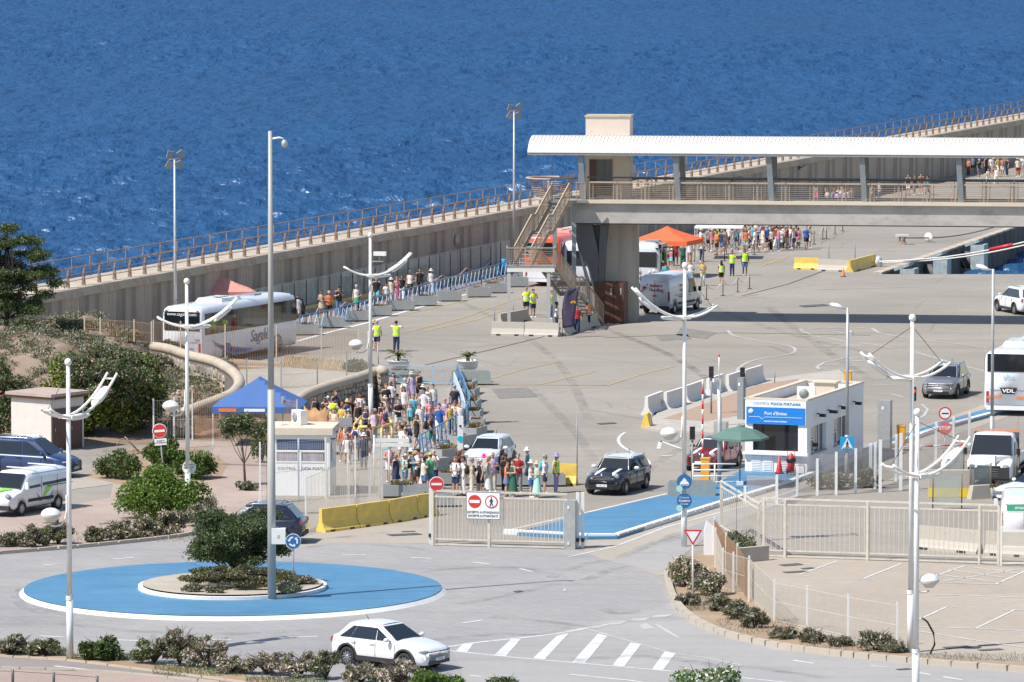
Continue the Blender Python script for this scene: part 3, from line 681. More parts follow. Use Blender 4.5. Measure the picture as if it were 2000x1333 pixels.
# roof made of ribbed sheets
RX0 = -2.75; ns = 206; pitch = .226
def arc(t): a = math.pi*(.12+.76*t); return (BW/2 - (BW/2+.45)*math.cos(a)/math.cos(math.pi*.12), 10.45+.88*(math.sin(a)-math.sin(math.pi*.12))/(1-math.sin(math.pi*.12)))
mb = MB(); K = 14
for xa, xb, dz in ((0, .2, 0), (.2, .226, .035)):
    secs = []
    for k in range(K+1):
        y, z = arc(k/K); secs.append([(xa, y, z+dz), (xb, y, z+dz), (xb, y, z-.05), (xa, y, z-.05)])
    mb.loft(secs, smooth=False)
rm = mb.mesh('roof_sheet', [ROOFM])
for i in range(ns): part('roof_sheet', rm, None, fb, loc=(RX0+i*pitch, 0, 0))
mb = MB()
for e in (0.0, 1.0):
    y, z = arc(e); mb.box((RX0+ns*pitch/2, y+(.08 if e == 0 else -.08), z-.12), (ns*pitch, .1, .14))
part('gutter', mb, GSTEEL, fb)
post = MB(); post.loft([[( -.16, y-.02, z), (.16, y-.02, z), (.16, y+w_, z), (-.16, y+w_, z)] for y, z, w_ in ((.12, 7.55, .42), (-.1, 9.2, .34), (-.28, 10.4, .4))], smooth=False); pm1 = post.mesh('roof_post', [GSTEEL])
# lean sideways as in the photograph
for i, x in enumerate((.6, 6.35, 12.0, 17.6, 23.4, 29.2, 35.0)):
    o = part('roof_post', pm1, None, fb, loc=(x, 0, 0)); o.rotation_euler = (0, R(-3.5), 0); o.location = (x+.46, 0, .02)
    b = part('roof_post', pm1, None, fb); b.scale = (1, -1, 1); b.location = (x+.46, BW, .02); b.rotation_euler = (0, R(-3.5), 0)
for y, mt, hr in ((.1, BEIGE, BEIGE), (BW-.1, GSTEEL, DSTEEL)):
    mb = MB()
    for k in range(8): mb.tube([(.9, 0, .12+.115*k), (BL-.5, 0, .12+.115*k)], .014, 4)
    part('railing_bars', mb, mt, fb, loc=(0, y, BZ))['kind'] = 'stuff'
    tm = MB(); tm.box((0,0,1.06), (1.66,.09,.1)); tm = tm.mesh('handrail', [hr]); sm_ = MB(); sm_.box((0,0,.5), (.035,.05,1.02)); sm_ = sm_.mesh('baluster', [mt])
    for i in range(25):
        part('handrail', tm, None, fb, loc=(1.8+1.7*i, y-.03, BZ))
        for dx in (-.82, -.62, .62, .82): part('baluster', sm_, None, fb, loc=(1.8+1.7*i+dx, y, BZ))
mb = MB(); mb.box((BL/2, .55, BZ+1.33), (BL-1.5, .07, .09)); part('dark_handrail', mb, DSTEEL, fb)
# lift shaft and pier
mb = MB(); mb.box((0,0,4.5), (1.7,2.7,15.2)); mb.add([],[]); sh = thing('lift_tower', 'pale concrete lift tower carrying the left end of the footbridge', 'tower', (bl.x+2.9, bl.y+3.0, 0), BYAW)
mb = MB(); mb.box((0,0,3.0), (2.1,2.3,6.0)); part('lower_shaft', mb, SHAFT, sh)
mb = MB(); mb.box((-.72,.3,9.0), (2.7,1.9,6.9)); part('upper_shaft', mb, mat('pale_lift_cladding', (.66,.56,.47), .8, .04, 2), sh)
mb = MB(); mb.box((-.72,.3,12.48), (2.82,2.02,.1)); part('cap', mb, COPING, sh)
mb = MB(); mb.box((-.9,-.69,8.75), (.95,.06,2.2)); part('lift_door', mb, mat('brushed_lift_door', (.13,.13,.125), .35, .1, 6, metal=.4), sh)
mb = MB(); mb.box((-.9,-.73,8.75), (.02,.02,2.2)); part('door_gap', mb, BLACK, sh)
mb = MB(); mb.box((-1.62,-.66,8.7), (.42,.1,2.3)); part('door_frame', mb, BROWN, sh)
# Y shaped steel pier in front
yp = thing('bridge_pier', 'dark Y shaped steel pier under the end of the footbridge', 'pier', (bl.x+1.5, bl.y+.75, 0), BYAW)
Yc = lambda z: z
def plate(name, pts, y0, y1, m):
    mb = MB(); n = len(pts); A = [(x, y0, z) for x, z in pts]; B_ = [(x, y1, z) for x, z in pts]
    mb.add(A+B_, [tuple(range(n)), tuple(reversed(range(n, 2*n)))] + [(i, n+i, n+(i+1)%n, (i+1)%n) for i in range(n)]); o = part(name, mb, m, yp); recalc(o.data); return o
plate('left_arm', [(-1.35,6.0),(-.35,6.0),(.0,4.4),(.1,2.4),(.14,0),(-.14,0),(-.2,1.6),(-.6,3.3),(-1.32,4.9)], -.05, .5, DSTEEL)
plate('right_arm', [(.15,6.0),(.62,6.0),(.45,4.2),(.36,2.4),(.33,0),(.14,0),(.1,2.4),(.0,3.2)], -.05, .5, DSTEEL)
plate('infill', [(-.35,5.95),(.15,5.95),(0,3.15)], .2, .3, BLACK)
plate('left_foot', [(-1.32,4.9),(-1.12,4.35),(-.55,2.6),(-.38,0),(-.6,0),(-.72,2.4)], .1, .4, DSTEEL)
cb = thing('metal_cabinet', 'tall brown rusty metal cabinet with two doors at the foot of the lift tower', 'cabinet', tuple(G(1190, 632)), BYAW-.12)
mb = MB(); mb.box((0,.5,1.25), (1.85,1.0,2.5)); part('body', mb, CORTEN, cb)
for x, w_ in ((-.58,.6), (.0,.52), (.6,.6)):
    mb = MB(); mb.box((x,-.02,1.25), (w_,.05,2.38)); part('door', mb, CORTEN, cb)
for x in (.12,.72):
    mb = MB(); mb.box((x,-.055,1.95), (.09,.02,.4)); part('label_plate', mb, PLANTG, cb)
# ---- stairs
ST = thing('access_stairs', 'beige steel switchback stairs with mesh railings climbing to the footbridge', 'stairs', (0, 0, 0))
LZ = 3.95
def flight(p0, p1, z0, z1, w, mid=.5):
    p0, p1 = Vector((*p0, z0)), Vector((*p1, z1)); d = p1-p0; h = Vector((d.x, d.y, 0)).normalized(); s = Vector((h.y, -h.x, 0))
    n = 18; hz_ = Vector((d.x, d.y, 0))
    # path with a short level rest in the middle
    def P(t):
        tt = t/.9 if t < .45 else (.5 if t < .55 else .5+(t-.55)/.9)
        return p0 + hz_*t + Vector((0,0,(z1-z0)*tt))
    tm = MB(); tm.box((0,0,0), (hz_.length/n*1.05, w, .05)); me = tm.mesh('tread', [GSTEEL]); ya = math.atan2(h.y, h.x)
    for i in range(n): q_ = P((i+.5)/n); part('tread', me, None, ST, loc=q_, rz=ya)
    ks = [0, .45, .55, 1]
    for sg in (-1, 1):
        o_ = s*sg*(w/2+.04)
        mb = MB()
        for a, b in zip(ks[:-1], ks[1:]): mb.beam(P(a)+o_, P(b)+o_, .07, .24, drop=.02)
        part('stringer', mb, BEIGE, ST)
        mb = MB()
        for a, b in zip(ks[:-1], ks[1:]): mb.beam(P(a)+o_+Vector((0,0,1.05)), P(b)+o_+Vector((0,0,1.05)), .07, .07)
        part('handrail', mb, BEIGE, ST)
        pm = MB(); pm.box((0,0,.5), (.045,.045,1.08)); pm = pm.mesh('post', [BEIGE])
        for k in range(9): part('post', pm, None, ST, loc=P(k/8)+o_)
        mb = MB(); N = 60
        for k in range(N):
            a = P((k+.5)/N)+o_; mb.box((a.x, a.y, a.z+.56), (.012,.012,.92))
        for q_ in range(12):
            for a, b in zip(ks[:-1], ks[1:]): mb.beam(P(a)+o_+Vector((0,0,.12+.08*q_)), P(b)+o_+Vector((0,0,.12+.08*q_)), .01, .022)
        o = part('mesh_infill', mb, BEIGE, ST); o['kind'] = 'stuff'
    return P
L0 = G(990, 650); L1 = G(1083, 650)            # landing corners, near side
lc = Vector((L0.x, L0.y, 0)); lw = L1.x-L0.x
top_l, top_r = GY(1076, 385, 333.5), GY(1114, 385, 333.2)
flight((lc.x+.95, lc.y+1.5), (top_l.x+.6, 333.4), LZ, BZ, 1.1)
flight((lc.x+lw-.45, lc.y+1.3), (5.05, 334.6), LZ, .05, 1.1)
mb = MB(); mb.box((lc.x+lw/2, lc.y+.75, LZ-.05), (lw, 1.5, .1)); part('landing', mb, GSTEEL, ST)
mb = MB(); mb.box((top_l.x+1.0, 333.9, BZ-.06), (2.4, 1.4, .12)); part('top_landing', mb, GSTEEL, ST)
mb = MB(); mb.box((lc.x+lw/2, lc.y+.03, LZ-.22), (lw, .1, .22)); mb.box((lc.x+lw/2, lc.y+1.47, LZ-.22), (lw, .1, .22)); part('edge_beam', mb, CREAM, ST)
pm = MB(); pm.box((0,0,LZ/2-.06), (.2,.2,LZ-.12)); pm = pm.mesh('column', [mat('grey_column_paint', (.46,.45,.43), .6, .05, 3)])
for x, y in ((.12,.12),(lw-.35,.12),(.12,1.4),(lw-.35,1.4)): part('column', pm, None, ST, loc=(lc.x+x, lc.y+y, 0))
pm = MB(); pm.box((0,0,BZ/2-.1), (.26,.26,BZ-.3)); pm = pm.mesh('tall_column', [GSTEEL])
part('tall_column', pm, None, ST, loc=(3.75, 333.7, 0)); part('tall_column', pm, None, ST, loc=(2.6, 334.6, 0))
def railrun(root, pts, h=1.1, m=BEIGE, bars=8, gap=.13, step=1.2, z=None):
    for a, b in zip(pts[:-1], pts[1:]):
        a, b = Vector(a), Vector(b); L = (b-a).length; n = max(1, round(L/step))
        mb = MB(); mb.beam(a+Vector((0,0,h)), b+Vector((0,0,h)), .07, .06); part('handrail', mb, m, root)
        pm = MB(); pm.box((0,0,h/2), (.045,.045,h)); pm = pm.mesh('post', [m])
        for k in range(n+1): part('post', pm, None, root, loc=a.lerp(b, k/n))
        mb = MB()
        for k in range(bars): mb.beam(a+Vector((0,0,.1+gap*k)), b+Vector((0,0,.1+gap*k)), .012, .02)
        nn = int(L/.11)
        for k in range(nn): c = a.lerp(b, (k+.5)/nn); mb.box((c.x, c.y, c.z+h/2), (.012,.012,h-.1))
        o = part('mesh_infill', mb, m, root); o['kind'] = 'stuff'
z = LZ
railrun(ST, [(lc.x, lc.y+1.5, z), (lc.x, lc.y, z), (lc.x+lw, lc.y, z), (lc.x+lw, lc.y+1.2, z)])
railrun(ST, [(top_l.x-.2, 334.6, BZ), (top_l.x-.1, 333.5, BZ)]); railrun(ST, [(top_r.x+.35, 333.2, BZ), (top_r.x+.9, 333.3, BZ)])
# round lookout balcony end of the deck
bb = thing('round_balcony', 'round slatted balcony at the top of the stairs', 'balcony', tuple(GY(1078, 385, 337) * 1.0))
bb.location.z = BZ
mb = MB()
for k in range(8):
    r_ = 1.0+.05*k; mb.lathe([(r_+.02,.05+.13*k),(r_+.045,.05+.13*k),(r_+.045,.09+.13*k),(r_+.02,.09+.13*k),(r_+.02,.05+.13*k)], 20)
o = part('slats', mb, BEIGE, bb); o['kind'] = 'stuff'
mb = MB(); mb.lathe([(1.35,1.12),(1.6,1.12),(1.6,1.2),(1.35,1.2),(1.35,1.12)], 24); part('top_rim', mb, BEIGE, bb)
mb = MB(); mb.lathe([(.01,-.4),(.6,-.4),(1.05,0),(.01,0)], 20); part('floor', mb, GIRD, bb)
# ================================================================ POLICE BOOTH
def booth():
    c = G(1455, 926); t = thing('police_booth', 'white port police control booth with blue sign board and flat gravel roof', 'booth', tuple(c), AYAW-R(90))
    W, Lb, H = 2.95, 9.4, 3.45
    mb = MB(); o = .16
    mb.box((W/2, .1, .55), (W, .2, 1.1)); mb.box((.32/2+.0, .1, 1.78), (.32, .2, 1.36)); mb.box((W-.2, .1, 1.78), (.4, .2, 1.36)); mb.box((W/2, .1, 2.955), (W, .2, .99))
    mb.box((.1, Lb/2, H/2), (.2, Lb-.4, H)); mb.box((W/2, Lb-.1, H/2), (W, .2, H))
    xs = W-.1
    for y0, y1, z0, z1 in ((.2, .65, 0, H), (.65, 3.1, 0, .95), (.65, 3.1, 2.2, H), (3.1, 4.4, 0, H), (4.4, 6.9, 0, .95), (4.4, 6.9, 2.2, H), (6.9, Lb-.2, 0, H)):
        mb.box((xs, (y0+y1)/2, (z0+z1)/2), (.2, y1-y0, z1-z0))
    part('wall', mb, WHITEW, t)
    mb = MB(); mb.box((W/2,-.06,.98), (W+.16,.3,.1)); part('ledge', mb, WHITEW, t)
    mb = MB(); mb.box((W/2, Lb/2, H-.45), (W-.4, Lb-.4, .08)); part('roof', mb, GRAVEL, t)
    for a in (((W/2,.1,H+.03),(W+.06,.26,.07)), ((W/2,Lb-.1,H+.03),(W+.06,.26,.07)), ((.1,Lb/2,H+.03),(.26,Lb-.32,.07)), ((W-.1,Lb/2,H+.03),(.26,Lb-.32,.07))):
        mb = MB(); mb.box(*a); part('parapet_coping', mb, CREAMC, t)
    mb = MB(); mb.box((W/2,.14,1.78), (W-.7,.03,1.32)); part('front_window', mb, GLASSD, t)
    mb = MB()
    for x in (.32, W-.42): mb.box((x+.02,.05,1.78), (.05,.08,1.36))
    part('window_frame', mb, WS, t)
    mb = MB(); mb.box((W/2, .5, .9+.9), (W-.5,.02,.02)); 
    for y0 in (.65, 4.4):
        wn = MB(); wn.box((W-.17, y0+1.22, 1.575), (.03, 2.44, 1.24)); wp = part('side_window', wn, GLASSW, t)
        fr = MB()
        for yy in (y0+.05, y0+.9, y0+1.7, y0+2.4): fr.box((W-.14, yy, 1.575), (.05,.07,1.24))
        for zz in (.99, 1.55, 2.16): fr.box((W-.14, y0+.48, zz), (.05,.86,.06))
        part('frame', fr, WS, wp)
        sl_ = MB(); sl_.box((W-.13, y0+.48, 1.88), (.03,.7,.5)); part('blind', sl_, CREAMC, wp)
        sl_ = MB(); sl_.box((W+.02, y0+1.2, .94), (.14,2.5,.05)); part('sill', sl_, GIRD, wp)
    for i, x in enumerate((.55, 1.1, 1.85)):
        l_ = MB(); l_.box((x,-.02,.5), (.5,.04,.72)); lv = part('louvre_door', l_, WS, t)
        l_ = MB()
        for k in range(8): l_.box((x,-.05,.22+.075*k), (.4,.03,.045), rx=.5)
        o_ = part('slats', l_, WS, lv); o_['kind'] = 'stuff'
    b_ = MB(); b_.box((W/2,-.03,2.88), (W-.08,.04,1.1)); sb = part('sign_panel', b_, WS, t)
    b_ = MB(); b_.box((W/2,-.06,2.72), (W-.16,.03,.78)); part('blue_board', b_, BLUB, sb)
    text('CONTROL ', .165, mat('grey_blue_ink', (.2,.3,.42), .5, 0), sb, (W/2-.24,-.056,3.27), align='RIGHT'); text('POLICIA PORTUARIA', .165, mat('mid_blue_ink', (.04,.16,.42), .5, 0), sb, (W/2-.24,-.056,3.27), align='LEFT', bold=.004, sx=.92)
    text("Port d'Eivissa", .2, WS, sb, (W/2,-.08,2.83), bold=.003); text('Autoritat Portuària de Balears', .09, WS, sb, (W/2,-.08,2.47), bold=.003)
    b_ = MB(); b_.tube([(.2,-.085,2.66),(.7,-.085,2.66),(.84,-.085,2.56),(.98,-.085,2.66),(W-.2,-.085,2.66)], .012, 4); part('line_motif', b_, WS, sb)
    b_ = MB(); b_.lathe([(.001,0),(.12,0),(.12,.02),(.001,.02)], 16); e = part('emblem', b_, WS, sb, loc=(.3,-.075,2.9)); e.rotation_euler = (R(90),0,0)
    b_ = MB(); b_.box((W/2+.1,1.2,1.3), (1.7,.6,.9)); part('desk', b_, mat('booth_desk', (.1,.08,.07), .6, .2), t)
    for y, ln in ((1.6,.3), (3.4,.4), (5.3,.35), (7.6,.3)):
        b_ = MB(); b_.tube([(W,y,2.72),(W+.14,y,2.72)], .03, 6); b_.box((W+.3,y-.1,2.66), (ln,.14,.14), rz=-.3); part('security_camera', b_, BLACK, t)
    b_ = MB(); b_.tube([(W,.9,1.35),(W+.18,.75,1.35)], .02, 5); b_.box((W+.2,.7,1.38), (.26,.05,.18)); part('mirror', b_, BLACK, t)
    ac = thing('air_conditioner', 'cream air conditioner unit on the roof of the police booth', 'air conditioner', tuple(c + Matrix.Rotation(AYAW-R(90), 3, 'Z') @ Vector((1.65, 4.3, H-.41))), AYAW-R(80))
    acu(ac)
    rb = thing('roof_box', 'cream duct box on the far end of the booth roof', 'roof box', tuple(c + Matrix.Rotation(AYAW-R(90), 3, 'Z') @ Vector((1.5, 8.1, H-.41))), AYAW-R(90))
    b_ = MB(); b_.box((0,0,.25), (1.0,.6,.5)); part('box', b_, CREAMC, rb); b_ = MB(); b_.box((0,0,.54), (1.2,.8,.07)); part('lid', b_, CREAMC, rb)
def acu(t):
    b_ = MB(); b_.box((0,0,.33), (.85,.35,.62)); part('casing', b_, CREAM, t)
    b_ = MB(); b_.lathe([(.22,0),(.22,.02),(.001,.02)], 20); e = part('fan_grille', b_, GSTEEL, t, loc=(-.1,-.18,.33)); e.rotation_euler = (R(90),0,0)
    for x in (-.3,.3):
        b_ = MB(); b_.box((x,0,.01), (.08,.4,.02)); part('foot', b_, GSTEEL, t)
booth()
def cabin():
    c = G(530, 968); t = thing('security_cabin', 'small white cabin with shuttered window beside the blue tent', 'cabin', tuple(c), R(-4))
    W, Lb, H = 2.6, 2.7, 2.95
    b_ = MB(); b_.box((W/2,.06,.75), (W,.12,1.5)); b_.box((.12,.06,2.0), (.24,.12,1.0)); b_.box((W-.1,.06,2.0), (.2,.12,1.0)); b_.box((W/2,.06,2.6), (W,.12,.2))
    b_.box((.06,Lb/2,1.35), (.12,Lb-.24,2.7)); b_.box((W-.06,Lb/2,1.35), (.12,Lb-.24,2.7)); b_.box((W/2,Lb-.06,1.35), (W,.12,2.7)); part('wall', b_, WHITEW, t)
    b_ = MB(); b_.box((W/2,Lb/2,2.86), (W+.3,Lb+.3,.3)); part('roof', b_, CREAMC, t)
    w_ = MB(); w_.box((W/2,.09,2.0), (W-.45,.03,.98)); wn = part('window', w_, GLASSW, t)
    w_ = MB()
    for k in range(6): w_.box((W/2,.02,2.46-.07*k), (W-.5,.03,.055), rx=.3)
    part('shutter', w_, mat('blue_shutter', (.1,.17,.33), .5, .05), wn)['kind'] = 'stuff'
    w_ = MB(); w_.box((W/2,.01,1.98), (W-.45,.05,.09)); w_.box((W/2,.01,1.55), (.1,.05,.85)); w_.box((W/2,.01,1.5), (W-.4,.06,.06)); part('frame', w_, WS, wn)
    for x in (.7, 1.85):
        w_ = MB(); w_.box((x,.03,1.74), (.95,.03,.4)); part('pane', w_, mat('reflecting_pane', (.35,.33,.36), .1, .3, 3), wn)
    text('CONTROL ', .17, GREYT, t, (W/2-.15,-.006,1.2), align='RIGHT'); text('POLICIA PORTUARIA', .17, GREYT, t, (W/2-.15,-.006,1.2), align='LEFT', bold=.003)
    w_ = MB(); w_.box((W+.01,1.2,1.9), (.04,.9,.8)); part('side_window', w_, GLASSW, t)
    w_ = MB(); w_.tube([(W+.02,.6,2.45),(W+.2,.4,2.5)], .04, 6); part('camera', w_, BLACK, t)
    ac = thing('air_conditioner', 'cream air conditioner unit on the roof of the white cabin', 'air conditioner', (c.x+1.2, c.y+1.5, 3.01), R(-60))
    acu(ac)
    cb_ = MB(); cb_.tube([(c.x+.1,c.y+1.2,3.04),(c.x+.4,c.y+1.0,3.06),(c.x+.7,c.y+1.3,3.04),(c.x+1.0,c.y+1.2,3.05)], .03, 5); o = part('roof_cable', cb_, CREAM); tag(o, 'loose pale cable lying on the roof of the white cabin', 'cable')
cabin()
def shed():
    c = G(100, 882) - Vector((2.5*math.cos(R(-36)), 2.5*math.sin(R(-36)), 0)); t = thing('utility_shed', 'cream utility shed with brown flat roof and brown doors at the left edge', 'shed', tuple(c), R(-36))
    W, Lb, H = 2.5, 2.4, 2.6
    b_ = MB(); b_.box((W/2, Lb/2, H/2), (W, Lb, H)); part('wall', b_, mat('cream_shed_render', (.62,.57,.52), .85, .05, 2), t)
    b_ = MB(); b_.box((W/2, Lb/2, H+.06), (W+.4, Lb+.4, .14)); part('roof', b_, mat('mauve_roof', (.42,.33,.28), .85, .1, 3), t)
    b_ = MB(); b_.box((W/2, Lb/2, H-.08), (W+.3, Lb+.3, .13)); part('eaves', b_, BROWN, t)
    for y in (.55, 1.75):
        b_ = MB(); b_.box((W+.02, y, 1.0), (.06,.95,2.0)); d_ = part('door', b_, BROWN, t)
        b_ = MB(); b_.box((W+.06, y-.3, 1.0), (.03,.04,.15)); part('handle', b_, STEEL, d_)
    b_ = MB(); b_.box((W+.03,1.15,1.0), (.07,.12,2.05)); part('door_post', b_, WHITEW, t)
shed()
# ================================================================ LAMPS
def lamp(u, v, top_v, hub_v, yaw, long_, short_, label, bowl=None, sgn=1, kind='arc', two=.45):
    p = G(u, v); s = FPX/math.hypot(p.y, HC); H = (v-top_v)/s*1.003; hub = (v-hub_v)/s
    t = thing('street_lamp', label, 'street lamp', tuple(p), R(yaw), 'white harbour street lamps')
    b_ = MB(); b_.tube([(0,0,0),(0,0,2.2)], .12, 12); b_.tube([(0,0,2.2),(0,0,H-.1)], .095, 12, r2=.07); b_.lathe([(.14,2.1),(.14,2.25)], 12); part('pole', b_, WHITE, t)
    b_ = MB(); b_.ell((0,0,H), (.13,.13,.14), 12, 8); part('ball_finial', b_, CREAM, t)
    k = .26; f = lambda x: hub + k*x*x - .02
    for y in (-two/2, two/2):
        xs = np.linspace(-short_, long_, 16); b_ = MB(); b_.tube([(x, y, f(x)) for x in xs], .05, 8); part('curved_arm', b_, CREAM, t)
    for x in (long_*.93, long_*.62, -short_*.9):
        b_ = MB(); b_.tube([(x,-two/2,f(x)),(x,two/2,f(x))], .035, 6); part('rung', b_, CREAM, t)
    b_ = MB(); b_.box((0,0,hub-.02), (.32,two+.2,.12)); part('hub', b_, CREAM, t)
    for x, tl in ((long_*.72, -math.atan(2*k*long_*.72)), (.55, -.1)):
        b_ = MB(); b_.lathe([(.001,-.07),(.4,-.06),(.52,0),(.45,.07),(.001,.1)], 16, sy=.5); e = part('luminaire', b_, WHITE, t, loc=(x, 0, f(x)-.12)); e.rotation_euler = (0, tl, 0)
    for x in (long_*.93, -short_*.9):
        b_ = MB(); b_.tube([(0,0,H-.3),(x,0,f(x))], .012, 4); part('stay_cable', b_, DSTEEL, t)
    if bowl:
        bz, ba, br = bowl[0], R(bowl[1]), bowl[2] if len(bowl) > 2 else .72
        ca, sa = math.cos(ba), math.sin(ba)
        b_ = MB(); b_.tube([(ca*d, sa*d, bz+z) for d, z in ((.1,.75),(.1,.2),(.16,-.1),(.3,-.28),(.55,-.32),(br,-.28))], .035, 6); part('bracket', b_, CREAM, t)
        b_ = MB(); b_.lathe([(.36,0),(.3,.12),(.16,.2),(.001,.23)], 18, (ca*br, sa*br, bz+.12)); part('lamp_dome', b_, WHITE, t)
        b_ = MB(); b_.lathe([(.36,0),(.37,-.03),(.15,-.27),(.001,-.29)], 18, (ca*br, sa*br, bz+.11)); part('lamp_bowl', b_, mat('opal_diffuser', (.6,.58,.52), .3, .03), t)
    return t
lamp(137, 1287, 708, 812, 52, 2.3, 1.2, 'white arched street lamp standing on the verge at the far left', (5.05, 160))
lamp(367, 1019, 550, 636, 8, 2.15, 1.25, 'white arched street lamp beside the big green bush', (4.85, 188))
lamp(724, 838, 460, 537, 12, 2.05, 1.3, 'white arched street lamp inside the yellow rail beside the crowd', (4.1, 175))
p = G(724, 838); t = thing('security_camera', 'large white security camera bracketed to the lamp post beside the crowd', 'camera', (p.x, p.y, 8.55)); b_ = MB(); b_.box((.35,-.05,-.25), (.6,.08,.05)); b_.tube([(.45,-.05,-.25),(.45,-.05,.02)], .04, 6); part('bracket', b_, STEEL, t); b_ = MB(); b_.box((.48,-.1,.14), (.62,.2,.2), rz=-.2); part('housing', b_, WHITE, t)
lamp(1336, 1068, 520, 618, 197, 2.2, 1.35, 'white arched street lamp carrying round blue cruise signs', (4.6, 10))
lamp(1778, 1275, 622, 735, 205, 1.9, 1.4, 'tall white arched street lamp with red traffic light beside it', (2.45, 175), two=.6)
lamp(1788, 1400, 806, 926, 38, 2.1, 1.3, 'white arched street lamp cut off by the bottom edge of the picture', None, two=.55)
# tall CCTV mast on the roundabout
def mast():
    p = G(531, 1172, .13); t = thing('camera_mast', 'very tall grey mast with a dome camera standing on the roundabout', 'mast', (p.x, p.y, .13))
    H = 17.75
    b_ = MB(); b_.tube([(0,0,0),(0,0,8)], .17, 16, r2=.135); b_.tube([(0,0,8),(0,0,H)], .12, 16, r2=.075); b_.lathe([(.2,0),(.2,.05)], 16); part('pole', b_, mat('grey_mast_paint', (.38,.37,.35), .45, .05, 1.5, dirt=.3, dcol=(.35,.3,.25)), t)
    b_ = MB(); b_.box((.27,-.12,2.45), (.52,.42,.58)); bx_ = part('equipment_box', b_, WHITE, t)
    b_ = MB(); b_.box((.27,-.335,2.45), (.08,.01,.12)); part('warning_label', b_, FAB['yellow'], bx_)
    b_ = MB(); b_.tube([(0,0,H-.3),(.35,0,H-.25),(.52,0,H-.3)], .04, 8); part('camera_arm', b_, WHITE, t)
    b_ = MB(); b_.ell((.54,0,H-.48), (.13,.13,.16), 12, 8); part('dome_camera', b_, STEEL, t)
mast()
def floodmast(u, v, tv, label):
    p = G(u, v); s = FPX/math.hypot(p.y, HC); H = (v-tv)/s
    t = thing('floodlight_mast', label, 'floodlight', tuple(p), 0, 'floodlight masts along the breakwater')
    b_ = MB(); b_.tube([(0,0,0),(0,0,H)], .11, 10, r2=.06); part('pole', b_, STEEL, t)
    b_ = MB(); b_.tube([(-.35,0,H),(.4,0,H+.05)], .04, 6); part('crossbar', b_, RUST, t)
    for x, a, z in ((-.25, .2, .28), (.35, -.6, .3), (-.3, .5, -.3), (.3, -.5, -.25)):
        b_ = MB(); b_.box((0,0,0), (.34,.1,.42), rx=.2); e = part('floodlight', b_, GSTEEL, t, loc=(x, 0, H+z)); e.rotation_euler = (0, a, .3)
floodmast(343, 705, 312, 'slim grey floodlight mast behind the white coach at left')
floodmast(1004, 532, 218, 'slim grey floodlight mast left of the stairs')
def simplelamp(u, v, tv, ang, label, s_=1):
    p = G(u, v); s = FPX/math.hypot(p.y, HC); H = (v-tv)/s
    t = thing('street_lamp', label, 'street lamp', tuple(p), 0, 'plain grey street lamps')
    b_ = MB(); b_.tube([(0,0,0),(0,0,2.2)], .11, 10); b_.tube([(0,0,2.2),(0,0,H)], .08, 10, r2=.065); part('pole', b_, STEEL, t)
    ca, sa = math.cos(R(ang)), math.sin(R(ang))
    b_ = MB(); b_.lathe([(.001,-.1),(.28,-.06),(.34,.02),(.25,.09),(.001,.14)], 16, sy=.6); e = part('lamp_head', b_, WHITE, t, loc=(ca*.5, sa*.5, H+.05)); e.rotation_euler = (0, R(18), R(ang)+math.pi)
    b_ = MB(); b_.tube([(0,0,H-.05),(ca*.35,sa*.35,H)], .04, 6); part('arm', b_, STEEL, t)
simplelamp(1654, 945, 600, 175, 'plain grey street lamp with blue crossing sign by the police booth')
simplelamp(1937, 905, 525, 165, 'plain grey street lamp in front of the white coach at the right edge')
# ================================================================ SIGNS
def disc_sign(parent, z, r, m, y=-.1, x=0, rim=None, th=.03, n=32):
    b_ = MB(); b_.lathe([(.001,0),(r,0),(r,th),(.001,th)], n, smooth=False); o = part('sign_disc', b_, rim or m, parent, loc=(x, y, z)); o.rotation_euler = (R(90), 0, 0)
    if rim:
        b_ = MB(); b_.lathe([(.001,0),(r*.86,0)], n, smooth=False); f = part('sign_face', b_, m, o, loc=(0,0,th+.004)); recalc_up(f.data)
    return o
def bar_(parent, x, y, z, w, h, m=WS): b_ = MB(); b_.box((x, y, z), (w, .008, h)); return part('sign_bar', b_, m, parent)
def pole_(t, H, r=.035, m=STEEL): b_ = MB(); b_.tube([(0,0,0),(0,0,H)], r, 8); part('post', b_, m, t)
def noentry(u, v, cv, r, label, H=None, extra=None, rz=0):
    p = G(u, v); s = FPX/math.hypot(p.y, HC); z = (v-cv)/s
    t = thing('no_entry_sign', label, 'road sign', tuple(p), R(rz)); pole_(t, z+r*.6)
    disc_sign(t, z, r, REDS, -.04, rim=WS if False else None)
    b_ = MB(); b_.lathe([(r,0),(r*1.07,0),(r*1.07,.034),(r,.034)], 32); o = part('white_rim', b_, WS, t, loc=(0,-.04,z)); o.rotation_euler = (R(90),0,0)
    bar_(t, 0, -.078, z, r*1.5, r*.34)
    return t, z
t, z = noentry(321, 940, 841, .31, 'red no entry sign on a leaning post above the garden bushes'); t.rotation_euler = (0, R(-5), 0)
b_ = MB(); b_.box((0,-.05,z-.5), (.55,.02,.3)); part('plate', b_, WS, t); text('EXCEPTO\nAUTORIZADO', .085, INK, t, (0,-.064,z-.5))
noentry(853, 1066, 945, .285, 'red no entry sign on a grey post at the left end of the sliding gate')
